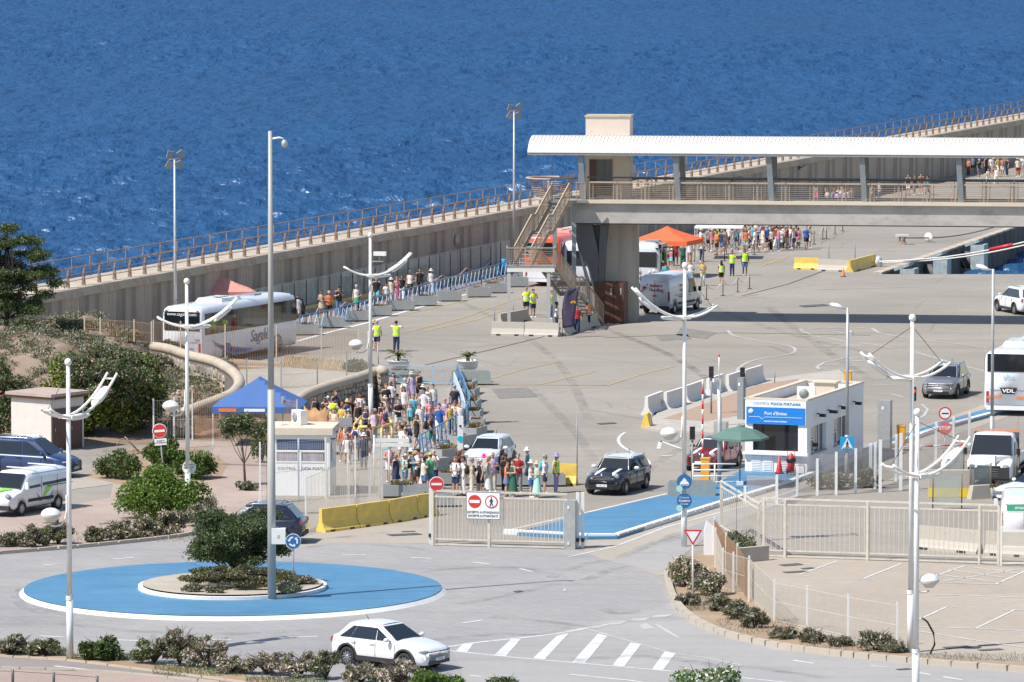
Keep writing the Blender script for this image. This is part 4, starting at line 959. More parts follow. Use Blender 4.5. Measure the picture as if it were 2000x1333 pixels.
# round "excepto servicio faro"
p = G(369, 1017); t = thing('round_notice', 'round cream notice reading excepto servicio faro on the lamp post', 'sign', (p.x+.03, p.y-.16, 0)); s = FPX/math.hypot(p.y, HC); z = (1017-912)/s
disc_sign(t, z, .3, mat('notice_cream', (.66,.64,.5), .5, .03), 0); disc_sign(t, z, .26, WS, -.032, th=.006)
for i, w_ in enumerate(('EXCEPTO', 'SERVICIO', 'FARO')): text(w_, .105, INK, t, (0,-.042,z+.11-.11*i))
b_ = MB(); b_.box((0,.08,z), (.12,.18,.06)); part('bracket', b_, STEEL, t)
# roundabout arrow sign
p = G(573, 1148, .3); t = thing('roundabout_sign', 'round blue roundabout sign on a short post in the island planting', 'road sign', (p.x, p.y, .3)); s = FPX/math.hypot(p.y, HC); z = (1148-1057)/s; pole_(t, z+.2)
disc_sign(t, z, .3, WS, -.04); disc_sign(t, z, .28, BLUS, -.072, th=.006)
for k in range(3):
    a0 = R(90+120*k); b_ = MB()
    for j in range(6):
        a, c_ = a0+R(12*j), a0+R(12*(j+1)); b_.quad((math.cos(a)*.13,0,math.sin(a)*.13),(math.cos(c_)*.13,0,math.sin(c_)*.13),(math.cos(c_)*.19,0,math.sin(c_)*.19),(math.cos(a)*.19,0,math.sin(a)*.19))
    e = a0+R(72); b_.add([(math.cos(e)*.08,0,math.sin(e)*.08),(math.cos(e)*.24,0,math.sin(e)*.24),(math.cos(e+.38)*.16,0,math.sin(e+.38)*.16)], [(0,1,2)])
    part('arrow', b_, WS, t, loc=(0,-.082,z))
# cruise signs on the lamp at 1335
p = G(1336, 1068); s = FPX/math.hypot(p.y, HC)
t = thing('cruise_sign', 'round blue sign with a white ship symbol on the lamp post', 'sign', (p.x, p.y-.14, 0)); z = (1068-940)/s
disc_sign(t, z, .31, SKYB if False else BLUS, 0); 
hull = [(-.2,-.1),(.2,-.1),(.14,.02),(.1,.02),(.08,.1),(.03,.1),(.03,.16),(-.03,.16),(-.03,.1),(-.08,.1),(-.1,.02),(-.14,.02)]
b_ = MB(); b_.add([(x, 0, z_) for x, z_ in hull], [(0,1,2,3,10,11),(3,4,9,10),(4,5,8,9),(5,6,7,8)]); b_.tube([(x, 0, -.14+.015*math.sin(x*40)) for x in np.linspace(-.2,.2,20)], .012, 4); part('ship_symbol', b_, WS, t, loc=(0,-.04,z))
disc_sign(t, z-.28, .13, TEAL, -.04, x=-.2)
t = thing('cruise_sign', 'round blue sign reading creuers cruceros cruise below the ship sign', 'sign', (p.x, p.y-.14, 0)); z = (1068-977)/s
disc_sign(t, z, .31, BLUS, 0)
for i, w_ in enumerate(('Creuers', 'Cruceros', 'Cruise')): text(w_, .12, WS, t, (0,-.04,z+.13-.13*i), bold=.004 if i == 1 else 0)
disc_sign(t, z-.3, .13, TEAL, -.04, x=-.2)
# yield triangle
p = G(1353, 1165); s = FPX/math.hypot(p.y, HC); t = thing('give_way_sign', 'red and white give way triangle on a post in the flowering shrubs', 'road sign', tuple(p)); z = (1165-1045)/s; pole_(t, z+.2, .04, CREAM)
def tri(r, m, y):
    b_ = MB(); P = [(-r, y, r*.6), (r, y, r*.6), (0, y, -r*1.1)]; Q = [(x, y+.02, q_) for x, _, q_ in P]; b_.add(P+Q, [(0,2,1),(3,4,5),(0,1,4,3),(1,2,5,4),(2,0,3,5)]); part('triangle', b_, m, t, loc=(0,0,z))
tri(.36, REDS, -.07); tri(.25, WS, -.08)
# pedestrian crossing sign on the lamp by the booth
p = G(1654, 945); s = FPX/math.hypot(p.y, HC); t = thing('crossing_sign', 'square light blue pedestrian crossing sign on the grey lamp post', 'road sign', (p.x, p.y-.13, 0)); z = (945-866)/s
b_ = MB(); b_.box((0,0,z), (.64,.03,.64)); part('plate', b_, SKYB, t)
b_ = MB(); b_.add([(-.27,0,-.24),(.27,0,-.24),(0,0,.27)], [(0,1,2)]); part('triangle', b_, WS, t, loc=(0,-.02,z))
def figure(t, x, y, z, h, m):
    b_ = MB(); k = h
    b_.lathe([(.001,0),(.07*k,0)], 12, smooth=False); hd = part('walker_symbol', b_, m, t, loc=(x, y, z+.44*k)); hd.rotation_euler = (R(90),0,0)
    for P in (((0,.34),(0,.02)), ((0,.04),(-.16,-.45)), ((0,.04),(.16,-.45)), ((0,.32),(-.17,.02)), ((0,.32),(.17,.02))):
        (a, c_), (d, e) = P; b_ = MB(); b_.beam((a*k,0,c_*k),(d*k,0,e*k), .02, .085*k); part('walker_symbol', b_, m, t, loc=(x, y-.001, z))
figure(t, 0, -.03, z-.02, .34, INK)
for i in range(5): bar_(t, -.18+.09*i, -.035, z-.2, .045, .05, INK)
# stop and no-through signs at right
p = G(1845, 905); s = FPX/math.hypot(p.y, HC); t = thing('road_sign_post', 'post with a red bordered customs circle above a faded stop octagon', 'road sign', tuple(p)); pole_(t, 97/s, .03, WHITE); z = (905-807)/s
disc_sign(t, z, .3, REDS, -.04); disc_sign(t, z, .235, WS, -.073, th=.006); bar_(t, 0, -.085, z, .32, .05, INK)
z = (905-836)/s; b_ = MB(); b_.lathe([(.001,0),(.33,0),(.33,.03),(.001,.03)], 8, smooth=False); o = part('stop_octagon', b_, mat('faded_sign_red', (.6,.16,.14), .5, .05), t, loc=(0,-.05,z)); o.rotation_euler = (R(90), 0, 0); o.rotation_euler[1] = R(22.5)
text('STOP', .22, WS, t, (0,-.086,z), bold=.006)
# back of a direction sign by the crowd
p = G(771, 962); s = FPX/math.hypot(p.y, HC); t = thing('direction_sign', 'white double panel direction sign seen from behind in front of the yellow rail', 'sign', (p.x-.3, p.y, 0), R(-2)); 
for x in (-.62, .05):
    b_ = MB(); b_.tube([(x,.03,0),(x,.03,(962-850)/s)], .04, 8); part('post', b_, WHITE, t)
for zz, w_ in ((2.33, 1.5), (2.13, 1.55)):
    b_ = MB(); b_.box((0.2,-.04,zz), (w_,.04,.17)); part('panel', b_, WHITE, t)
p = G(672, 905); s = FPX/math.hypot(p.y, HC); t = thing('direction_sign', 'grey backed sign panel on a thin post between the cabin and the yellow rail', 'sign', tuple(p)); pole_(t, 2.2, .03, WHITE); b_ = MB(); b_.box((.05,-.04,1.92), (.68,.03,.42)); part('panel', b_, STEEL, t); b_ = MB(); b_.box((.05,-.055,1.92), (.6,.012,.3)); part('inner_panel', b_, PLANTER, t)
p = G(948, 968); s = FPX/math.hypot(p.y, HC); t = thing('direction_sign', 'blank beige box sign on a post among the queue at the gate', 'sign', (p.x-.35, p.y+.3, 0)); s = 44; 
b_ = MB(); b_.tube([(0,.02,0),(0,.02,1.62)], .05, 8); part('post', b_, CREAM, t); b_ = MB(); b_.box((-.25,-.03,1.42), (.34+.1,.1,.42)); b_.box((.2,-.03,1.42), (.36,.1,.42)); part('panel', b_, CREAM, t)
# ================================================================ GATES AND FENCES
def bargate(name, label, cat, a, b, H, m, bar_step=.155, posts=(), mid=1.15, low=.28, wires=True, group=None, bw_=.02, stuffwire=WIRE):
    A, B = G(*a), G(*b); L = (B-A).length; ya = math.atan2(B.y-A.y, B.x-A.x)
    t = thing(name, label, cat, tuple(A), ya, group)
    r = MB(); r.box((L/2,0,H-.04), (L,.07,.07)); part('top_rail', r, m, t)
    r = MB(); r.box((L/2,0,H-.27), (L,.05,.06)); part('upper_rail', r, m, t)
    r = MB(); r.box((L/2,0,low), (L,.05,.05)); part('lower_rail', r, m, t)
    r = MB(); r.box((L/2,0,.06), (L,.06,.06)); part('bottom_rail', r, m, t)
    br_ = MB(); br_.box((0,0,(H-.3+low)/2), (bw_,.03,H-.32-low)); br_ = br_.mesh('bar', [m])
    n = int(L/bar_step)
    for i in range(1, n): part('bar', br_, None, t, loc=(i*L/n, 0, 0))
    if wires:
        w_ = MB(); 
        for i in range(int(L/.07)): w_.box((i*.07, .045, H/2-.1), (.004,.004,H-.3))
        for k in range(2): w_.box((L/2, .05, .2+1.0*k), (L,.007,.012))
        part('wire_mesh', w_, stuffwire, t)['kind'] = 'stuff'
    for x in posts:
        r = MB(); r.box((x*L, -.01, H/2-.02), (.1,.1,H-.04)); part('post', r, m, t)
    return t, L
t, L = bargate('sliding_gate', 'white barred sliding gate with a no entry sign board at the port entrance', 'gate', (845, 1066), (1108, 1073), 2.3, FENCEP, .155, (.0, .42), stuffwire=mat('pale_rusty_wire', (.6,.48,.36), .6, .2, 4))
b_ = MB(); b_.box((2.15,-.12,1.72), (1.42,.03,1.12)); sg = part('sign_board', b_, WS, t)
b_ = MB()
for x0, x1, z0, z1 in ((1.44,2.86,1.16,1.175),(1.44,2.86,2.265,2.28),(1.44,1.455,1.16,2.28),(2.845,2.86,1.16,2.28)): b_.box(((x0+x1)/2,-.14,(z0+z1)/2), (x1-x0,.012,z1-z0))
part('border', b_, INK, sg)
disc_sign(sg, 1.88, .27, REDS, -.138, x=1.8, th=.006); bar_(sg, 1.8, -.152, 1.88, .42, .12)
disc_sign(sg, 1.88, .27, REDS, -.138, x=2.5, th=.006); disc_sign(sg, 1.88, .22, WS, -.146, x=2.5, th=.006); figure(sg, 2.5, -.158, 1.88, .4, INK)
text('EXCEPTO AUTORIZADOS', .125, INK, sg, (2.15,-.145,1.44), sx=.92); text('EXCEPTE AUTORITZATS', .125, INK, sg, (2.15,-.145,1.29), sx=.92)
p = G(1113, 1073); g = thing('gate_pillar', 'grey steel box pillar at the right end of the sliding gate', 'pillar', tuple(p), R(-8)); b_ = MB(); b_.box((0,.15,1.0), (.46,.5,2.0)); part('casing', b_, STEEL, g); b_ = MB(); b_.box((-.05,-.11,.25), (.08,.02,.12)); b_.box((-.05,-.11,1.72), (.08,.02,.12)); part('plate', b_, WHITE, g)
for u, lb in ((1128, 'left one of two white guide posts right of the gate pillar'), (1138, 'right one of two white guide posts right of the gate pillar'), (841, 'white guide post at the left end of the sliding gate')):
    p = G(u, 1071 if u > 1000 else 1062); g = thing('guide_post', lb, 'post', tuple(p)); b_ = MB(); b_.box((0,0,1.15), (.13,.13,2.3)); part('shaft', b_, WHITE, g); b_ = MB(); b_.box((0,-.05,.35), (.16,.2,.14)); part('roller', b_, BLACK, g)
bargate('boundary_fence', 'long white barred fence with wire mesh along the far side of the car park', 'fence', (1487, 1088), (1950, 1103), 2.42, FENCEP, .2, (.01, .1, .45, .92, 1.0), stuffwire=mat('moire_wire', (.6,.52,.42), .5, .1, 3))
bargate('boundary_fence', 'white barred fence running back towards the blue traffic island', 'fence', (1482, 1088), (1408, 1040), 2.2, FENCEP, .42, (0, 1), wires=False)
p0, p1 = (1955, 1105), (2075, 1109)
A = G(*p0); t = thing('pedestrian_gate', 'white framed mesh gate at the right edge of the car park', 'gate', tuple(A), R(-3))
for x in (0.0, 1.05): b_ = MB(); b_.box((x,0,1.1), (.07,.07,2.2)); part('stile', b_, CREAM, t)
for zz in (.1,.75,1.4,2.15): b_ = MB(); b_.box((.52,0,zz), (1.0,.05,.06)); part('rail', b_, CREAM, t)
b_ = MB()
for i in range(17): b_.box((.06*i+.05,.03,1.1), (.007,.007,2.0))
part('wire_mesh', b_, WIRE, t)['kind'] = 'stuff'
def meshfence(label, pix, H, m_post, m_wire, step=None, z=0, group='wire mesh fences', wires=.075, bands=3, postw=.07, name='mesh_fence', ext=.08, top=None):
    P = [G(p[0], p[1], z if not isinstance(z, (list, tuple)) else z[i]) for i, p in enumerate(pix)]
    t = thing(name, label, 'fence', tuple(P[0]), 0, group); O = P[0]
    pm = MB(); pm.box((0,0,(H+ext)/2), (postw,postw,H+ext)); pm = pm.mesh('post', [m_post])
    for p in P: part('post', pm, None, t, loc=p-O)
    w_ = MB()
    for a, b in zip(P[:-1], P[1:]):
        n = max(2, int((b-a).length/wires)); ya = math.atan2(b.y-a.y, b.x-a.x)
        for i in range(n): c = a.lerp(b, (i+.5)/n)-O; q9 = .014 if m_wire == RWIRE else .008; w_.box((c.x, c.y, c.z+H/2), (q9,q9,H-.05), rz=ya)
        for k in range(bands): hz_ = .06+(H-.1)*k/(bands-1); w_.beam(a-O+Vector((0,0,hz_)), b-O+Vector((0,0,hz_)), .01, .012)
    part('wire_mesh', w_, m_wire, t)['kind'] = 'stuff'
    return t
meshfence('low wire fence curving round the left and front of the car park', px(1397,1108, 1412,1150, 1432,1158, 1463,1166, 1512,1215, 1576,1228, 1656,1245, 1752,1262), 1.5, WHITE, WIRE, wires=.07)
meshfence('rusty wire fence with leaning strips between the planting and the car park', px(1395,1085, 1418,1118, 1440,1140, 1462,1176), 1.5, CREAM, RWIRE)
meshfence('tall white wire fence in front of the white cabin', px(508,985, 583,978, 636,975, 694,972, 745,968), 2.65, WHITE, WIRE, wires=.09)
meshfence('tall white wire fence crossing the forecourt in front of the queue', px(597,1040, 640,1020, 681,1006, 722,992, 747,976), 2.3, WHITE, WIRE, wires=.09)
meshfence('rusty brown wire fence in front of the blue tent', px(376,860, 460,863, 514,868, 552,874, 580,880), 2.35, RUSTP, RWIRE, wires=.09)
meshfence('thin wire fence left of the rusty brown fence beside the garden', px(300,862, 340,860, 376,860), 2.0, WHITE, WIRE, wires=.12)
meshfence('rusty wire fence on the ramp in front of the white coach', px(300,702, 353,705, 440,712, 540,714, 628,718, 700,722), 2.05, RUSTP, RWIRE, z=1.25, wires=.09)
meshfence('rusty wire fence at the top of the hill under the breakwater', px(165,662, 196,664, 262,668, 296,672), 1.1, RUSTP, RWIRE, z=2.9, wires=.12)
meshfence('thin white wire fence along the top of the ramp wall', px(482,755, 549,759, 620,754, 677,740, 720,728), 1.35, STEEL, WIRE, z=1.35, wires=.12)
# brown hanging sheets: a cloth, and one painting rusty mesh over shaded bank
def screen(label, pix, z0, H, m, name='fence_screen'):
    mb = MB(); P = [G(*p, z0) for p in pix]; n = 10; cols = []
    for a, b in zip(P[:-1], P[1:]):
        for i in range(n): cols.append(a.lerp(b, i/n))
    cols.append(P[-1]); r = random.Random(3)
    secs = []
    for i, c in enumerate(cols):
        hh = H*(1-.1*abs(math.sin(i*.7))); secs.append([(c.x, c.y+.05*math.sin(i*2.1+k), c.z+hh*k/3) for k in range(4)])
    mb.loft(secs, closed=False, caps=False)
    o = part(name, mb, m); tag(o, label, 'screen'); mod = o.modifiers.new('thick', 'SOLIDIFY'); mod.thickness = .01; return o
screen('brown wind screen cloth between the tent and the waiting people', px(594,886, 640,890), 0, 2.3, mat('brown_screen_cloth', (.36,.2,.1), .9, .35, 2))
screen('brown see-through sheet painted as rusty mesh and shaded bank behind the blue tent', px(380,856, 514,860, 590,872), 1.3, 1.05, mat('brown_mesh_and_shade', (.34,.2,.12), .9, .3, 2, alpha=.32))  # brown tint paints rusty mesh and the shade on the bank behind it
# bamboo fence beyond the ramp
bf = thing('bamboo_fence', 'low leaning cane fence at the edge of the ramp below the coach', 'fence', tuple(G(552, 716, 1.3)))
cm_ = MB(); cm_.tube([(0,0,0),(.12,0,.62)], .03, 5); cm_ = cm_.mesh('cane', [mat('dry_cane', (.5,.37,.22), .8, .2, 3)])
O = G(552, 716, 1.3); E1 = G(700, 728, 1.3)
for i in range(70): part('cane', cm_, None, bf, loc=O.lerp(E1, i/70)-O + Vector((0,0,rng.uniform(-.1,.04))), rz=rng.uniform(-.5,.5))
# ramp surface and stone walls
def solid(name, pix, z, m, kind=True, z0=0):
    P = [G(p[0], p[1], z) for p in pix]; mb = MB(); mb.prism([(p.x, p.y) for p in P], z0, z); o = part(name, mb, m); o['kind'] = 'structure'; return o
solid('ramp', px(455,738, 470,722, 560,718, 705,728, 742,738, 735,742, 680,755, 600,780, 575,789, 500,786, 468,782), 1.35, CONCG)
solid('ramp_upper', px(300,702, 460,716, 705,726, 705,722, 640,716, 560,708, 440,700, 300,694), 1.2, EARTH)
def stonewall(label, pix, ztop, zbot, side=-1, cap=.5, seed=1, th=.45, both=False):
    P = [G(p[0], p[1], zt) for p, zt in zip(pix, ztop)]; r = random.Random(seed)
    t = thing('stone_wall', label, 'wall', tuple(P[0]-Vector((0,0,P[0].z)))); O = Vector((P[0].x, P[0].y, 0))
    # arclength sampling
    segL = [(P[i+1]-P[i]).length for i in range(len(P)-1)]; T = sum(segL)
    def at(s_):
        for i, l_ in enumerate(segL):
            if s_ <= l_ or i == len(segL)-1:
                q_ = P[i].lerp(P[i+1], min(1, s_/l_)); d = (P[i+1]-P[i]); d.z = 0; d.normalize(); zb = zbot[i]+(zbot[i+1]-zbot[i])*min(1, s_/l_); return q_, d, zb
            s_ -= l_
    N = int(T/.5); secs = []; core = []
    for k in range(N+1):
        q_, d, zb = at(T*k/N); n_ = Vector((d.y, -d.x, 0))*side; q0 = q_-O
        secs.append([tuple(q0 + n_*(th*.62*math.cos(a)) + Vector((0,0,.26*math.sin(a)-.14))) for a in [math.pi*2*j/10 for j in range(10)]])
        core.append([tuple(q0+n_*(th/2-.05)+Vector((0,0,-.2))), tuple(q0-n_*th/2+Vector((0,0,-.2))), tuple(Vector((q0.x,q0.y,zb))-n_*th/2), tuple(Vector((q0.x,q0.y,zb))+n_*(th/2-.05))])
    mb = MB(); mb.loft(secs); part('rounded_coping', mb, mat('wall_coping', (.44,.37,.29), .9, .1, 1.5, bump=.2, dirt=.4, dcol=(.28,.23,.18)), t, fix=True)
    mb = MB(); mb.loft(core, smooth=False); part('core', mb, MORTAR, t, fix=True)
    meshes = []
    for k in range(8):
        m_ = MB(); rr = random.Random(k+10); nn = rr.choice((5,6,6,7)); 
        pts = [((.5+rr.uniform(-.08,.04))*math.cos(2*math.pi*j/nn+.3), (.5+rr.uniform(-.08,.04))*math.sin(2*math.pi*j/nn+.3)) for j in range(nn)]
        A_ = [(x, -.02, z_) for x, z_ in pts]; B_ = [(x*.86, .07, z_*.86) for x, z_ in pts]
        m_.add(A_+B_, [(j,(j+1)%nn,nn+(j+1)%nn,nn+j) for j in range(nn)]+[tuple(range(nn,2*nn))]); me = m_.mesh('stone', [STONES[k%3]]); recalc(me); meshes.append(me)
    cnt = 0
    zmax = max(p.z for p in P)
    kk = 1.6 if both else 1
    for sd in ((side, -side) if both else (side,)):
      for row in range(int(zmax/(.27*kk))):
        s_ = (.1 if sd == side else T*.45) + .16*(row % 2)
        while s_ < (T*.52 if both and sd == side else T):
            q_, d, zb = at(s_); w_ = r.uniform(.3,.42)*kk; zz = zb+.17+row*.27*kk
            if zz < q_.z-.28 and cnt < 290:
                n_ = Vector((d.y, -d.x, 0))*sd; c = Vector((q_.x, q_.y, zz+r.uniform(-.05,.05)))-O+n_*(th/2-.04)
                o = part('stone', r.choice(meshes), None, t, loc=c); o.rotation_euler = (0, r.choice((0, 3.14))+r.uniform(-.3,.3), math.atan2(-n_.x, n_.y)); o.scale = (w_*1.12, 1, .3*kk*r.uniform(.95,1.2)); cnt += 1
            s_ += w_
    return t
stonewall('curved rubble stone wall with rounded coping around the mound', smooth(px(300,672, 330,677, 370,690, 420,702, 455,722, 468,742, 455,762, 420,778, 372,795, 340,806), 3), [2.6 if i < 15 else 2.6-1.35*(i-14)/13 for i in range(28)], [.9 if i < 15 else .9-.8*(i-14)/13 for i in range(28)], 1, seed=2, both=True)
stonewall('rubble stone retaining wall with rounded coping behind the waiting crowd', smooth(px(575,782, 600,765, 640,750, 690,736, 725,724, 738,717, 750,721), 3), [1.5+.7*min(1, i/15) for i in range(19)], [0]*19, 1, seed=5)
mb = MB()
# blue lattice railings (walkway side and crowd enclosure)
def lattice(label, pix, H=1.05, m=BLUEM, legs=True, step=None, xstyle=False, z=0):
    P = [G(*p, z) for p in pix]; t = thing('lattice_railing', label, 'railing', tuple(P[0]), 0, 'blue lattice railings'); O = P[0]
    for a, b in zip(P[:-1], P[1:]):
        a, b = a-O, b-O; L = (b-a).length; d = (b-a)/L; U = Vector((0,0,1))
        for hz_ in (H, H*.12):
            r = MB(); r.beam(a+U*hz_, b+U*hz_, .05, .05); part('rail', r, m, t)
        n = max(1, round(L/(1.5 if xstyle else .95)))
        for i in range(n):
            p, q_ = a.lerp(b, i/n), a.lerp(b, (i+1)/n)
            if xstyle:
                r = MB(); r.beam(p, p+U*H, .05, .05); part('post', r, m, t)
                for s0, s1 in ((H*.12, H), (H, H*.12)): r = MB(); r.beam(p+U*s0, q_+U*s1, .025, .025); part('brace', r, m, t)
            else:
                r = MB(); r.beam(p+U*H*.12, p.lerp(q_, .55)+U*H, .04, .05); r.beam(p.lerp(q_, .55)+U*H, q_+U*H*.12, .03, .03); part('brace', r, m, t)
        if legs:
            k = max(1, round(L/3.2)); nn = Vector((d.y, -d.x, 0))
            for i in range(k+1):
                p = a.lerp(b, i/k); r = MB(); r.beam(p, p+U*H, .06, .06); r.beam(p+nn*.5, p+U*H*.8, .04, .04); part('strut', r, m, t)
    return t
def axline(u0, v0, u1): # straight line from a pixel along the quay direction to a given column
    p = G(u0, v0); k = (u1-1000)/FPX; tt = (k*p.y - p.x)/(AX.x - k*AX.y); return p, p + AX*tt
lattice('long blue lattice railing between the walkway and the row of planters', px(585,652, 640,641, 700,624, 760,607, 820,590, 880,573, 940,556, 1000,540, 1025,533))
lattice('blue lattice railing along the right side of the waiting crowd', px(893,752, 903,775, 912,800, 918,820, 908,842, 880,862, 850,880, 820,895), 1.1, BLUEM)
lattice('pale blue cross braced railing behind the waiting crowd', px(745,752, 800,752, 845,753, 890,753), 1.05, BLUEL, False, xstyle=True)
# raised white and blue kerb board along the railing of the crowd
mb = MB(); P = [G(*p) for p in px(892,756, 901,778, 910,802, 915,822)]
for a, b in zip(P[:-1], P[1:]): mb.beam(a+Vector((-.15,0,.4)), b+Vector((-.15,0,.4)), .05, .8)
o = part('banner_panel', mb, mat('pale_blue_banner', (.5,.62,.74), .7, .1, 2)); tag(o, 'pale blue banner cloth hung along the railing beside the crowd', 'banner')
line(px(690,898, 740,880, 806,861, 838,848), .3, mat('light_blue_paint', (.2,.36,.5), .7, .1), .012)
# yellow tube guard rail round the lamp
yr = thing('guard_rail', 'yellow tubular guard rail around the lamp post in the crowd', 'guard rail', tuple(G(692, 868)))
O = G(692, 868); C = [G(*p)-O for p in px(692,868, 706,852, 757,850, 766,866, 745,872, 700,873)]
for a, b in zip(C, C[1:]+C[:1]): b_ = MB(); b_.tube([a+Vector((0,0,.95)), b+Vector((0,0,.95))], .07, 8); part('rail', b_, YELR, yr)
for a in C: b_ = MB(); b_.tube([a, a+Vector((0,0,.95))], .07, 8); part('upright', b_, YELR, yr)
# rope barriers
def ropes(label, pix, m=mat('red_white_rope', (.6,.3,.26), .8, .6, 6, col2=(.75,.72,.68)), H=1.0, skip=()):
    P = [G(*p) for p in pix]; t = thing('rope_barrier', label, 'rope barrier', tuple(P[0]), 0, 'rope barriers for the queues'); O = P[0]
    for p in P: b_ = MB(); q_ = p-O; b_.tube([q_, q_+Vector((0,0,H))], .03, 6); b_.lathe([(.16,0),(.16,.03),(.03,.05)], 10, tuple(q_)); part('post', b_, BLACK, t)
    for i, (a, b) in enumerate(zip(P[:-1], P[1:])):
        if i in skip: continue
        b_ = MB(); b_.tube([a.lerp(b, k/8)-O+Vector((0,0,H-.06-.38*math.sin(math.pi*k/8))) for k in range(9)], .022, 5); part('rope', b_, m, t)
ropes('red and white rope barrier along the walkway beside the planters', px(598,640, 622,632, 675,620, 732,604, 795,586, 863,566, 911,551, 958,538))
ropes('red and white rope barrier in front of the queue right of the van', px(1380,586, 1412,578, 1441,571, 1464,565))
ropes('rope barrier between the yellow vests and the queue under the footbridge', px(1373,512, 1415,510, 1473,498, 1518,488, 1562,476), H=1.05)
ropes('row of rope posts right of the queue under the footbridge', px(1590,478, 1607,468, 1614,467, 1631,458, 1646,452), H=1.0)
# thin posts
for u, v, tv, lb in ((1619,505,471,'thin rusty rod behind the concrete barriers, left one'), (1670,505,471,'thin rusty rod behind the concrete barriers, right one'), (1127,945,810,'tall thin grey pole right of the yellow barrier by the gate'), (966,628,594,'thin grey post left of the stairs'), (1003,618,587,'thin grey post under the stairs'), (1513,752,720,'short rod beside the white barriers'), (739,712,684,'thin post on the ramp wall by the lamp'), (1078,342,310,'thin dark pole on the round balcony')):
    zz = BZ if v == 342 else 0
    p = G(u, v, zz); 
    if zz: p = GY(1078, 342, 336.5)
    s = FPX/math.hypot(p.y, HC); t = thing('thin_post', lb, 'post', tuple(p)); b_ = MB(); b_.tube([(0,0,0),(0,0,(v-tv)/s)], .03, 6); part('shaft', b_, GSTEEL, t)
# ================================================================ BARRIERS, PLANTERS
def barrier_mesh(L, m, H=.82, stripe=None, feet=True):
    b_ = MB(); pr = [(-.29,0),(-.29,.1),(-.2,.2),(-.1,.42),(-.08,H),(.08,H),(.1,.42),(.2,.2),(.29,.1),(.29,0)]
    b_.loft([[(x, y, z) for y, z in pr] for x in (-L/2, L/2)], smooth=False, closed=True)
    if stripe:
        for s_ in (-1, 1): b_.quad((-L/2+.02, s_*.088, .55), (L/2-.02, s_*.088, .55), (L/2-.02, s_*.084, .74), (-L/2+.02, s_*.084, .74), 1)
        b_.quad((-L/2+.02,-.079,H+.003),(L/2-.02,-.079,H+.003),(L/2-.02,.079,H+.003),(-L/2+.02,.079,H+.003), 1)
    me = b_.mesh('body', [m, stripe or m]); recalc(me)
    f_ = MB()
    for x in (-L*.28, L*.28):
        for s_ in (-1,1): f_.box((x, s_*.285, .05), (L*.13,.03,.1))
    return me, f_.mesh('slot', [BLACK])
def barriers(label, pix, m, H=.82, stripe=None, n=None, lens=2.0, group='concrete barriers', each=None, gap=.06):
    P = [G(*p) for p in pix]; k = 0
    for a, b in zip(P[:-1], P[1:]):
        L = (b-a).length; c = (a+b)/2; me, sl_ = barrier_mesh(L-gap, m, H, stripe)
        lb = each[k] if each else label
        t = thing('road_barrier', lb, 'barrier', tuple(c), math.atan2(b.y-a.y, b.x-a.x), group)
        part('body', me, None, t); part('slot', sl_, None, t)['kind'] = 'stuff'; k += 1
barriers('', px(625,1040, 694,1031, 757,1022, 812,1012, 850,1006), YEL, .98, group='yellow barriers by the gate', each=['yellow barrier nearest the black car by the roundabout', 'yellow barrier, second from the left by the gate', 'yellow barrier, third from the left by the gate', 'yellow barrier partly behind the sliding gate'])
barriers('', px(960,655, 1025,656, 1093,658), BARR, .8, group='concrete barriers under the stairs', each=['plain concrete barrier under the left stair column', 'concrete barrier with a yellow stripe under the stairs'])
barriers('', px(1098,657, 1165,636), BARR, .8, stripe=YEL, group='concrete barriers under the stairs', each=['angled concrete barrier with yellow stripe behind the feather flag'])
barriers('', px(975,636, 1030,626), BARR, .7, group='concrete barriers under the stairs', each=['low concrete barrier behind the left stair column'])
barriers('', px(1551,526, 1600,527), YEL, .8, group='barriers by the basin', each=['yellow barrier at the left of the three by the basin'])
barriers('', px(1598,529, 1658,531), BARR, .8, group='barriers by the basin', each=['grey concrete barrier between two yellow ones by the basin'])
barriers('', px(1658,532, 1708,519), YEL, .8, group='barriers by the basin', each=['angled yellow barrier at the corner of the basin'])
barriers('', px(1090,947, 1128,948), YEL, .95, group='yellow barriers by the gate', each=['yellow barrier beside the steward in a yellow vest'])
wb = px(1262,812, 1299,803, 1340,795, 1352,782, 1375,778, 1395,768, 1425,768, 1452,757, 1488,750)
for i, (a, b) in enumerate((((1262,812),(1293,800)), ((1299,803),(1334,792)), ((1338,790),(1372,778)), ((1382,775),(1412,765)), ((1420,768),(1450,758)), ((1453,758),(1488,747)))):
    barriers('', [a, b], BARW, .95, group='white barriers on the median', each=[('whitewashed barrier at the near end of the row on the median', 'second whitewashed barrier from the near end of the median', 'third whitewashed barrier, right of the white lamp post', 'whitewashed barrier behind the black ticket sensor', 'whitewashed barrier beside the tall grey steel posts', 'whitewashed barrier at the far end of the row')[i]])
t = thing('barrier_end', 'white and yellow wedge end block at the near end of the white barriers', 'barrier', tuple(G(1263, 836)), R(75))
b_ = MB(); b_.loft([[(x,y,z) for y,z in ((-.25,0),(-.07,.75*k+.02),(.07,.75*k+.02),(.25,0))] for x, k in ((-.25,.9),(.3,1.0))], smooth=False); part('wedge', b_, YEL, t, fix=True)
b_ = MB(); b_.box((.36,0,.35), (.1,.5,.7), top=.5); part('white_face', b_, BARW, t)
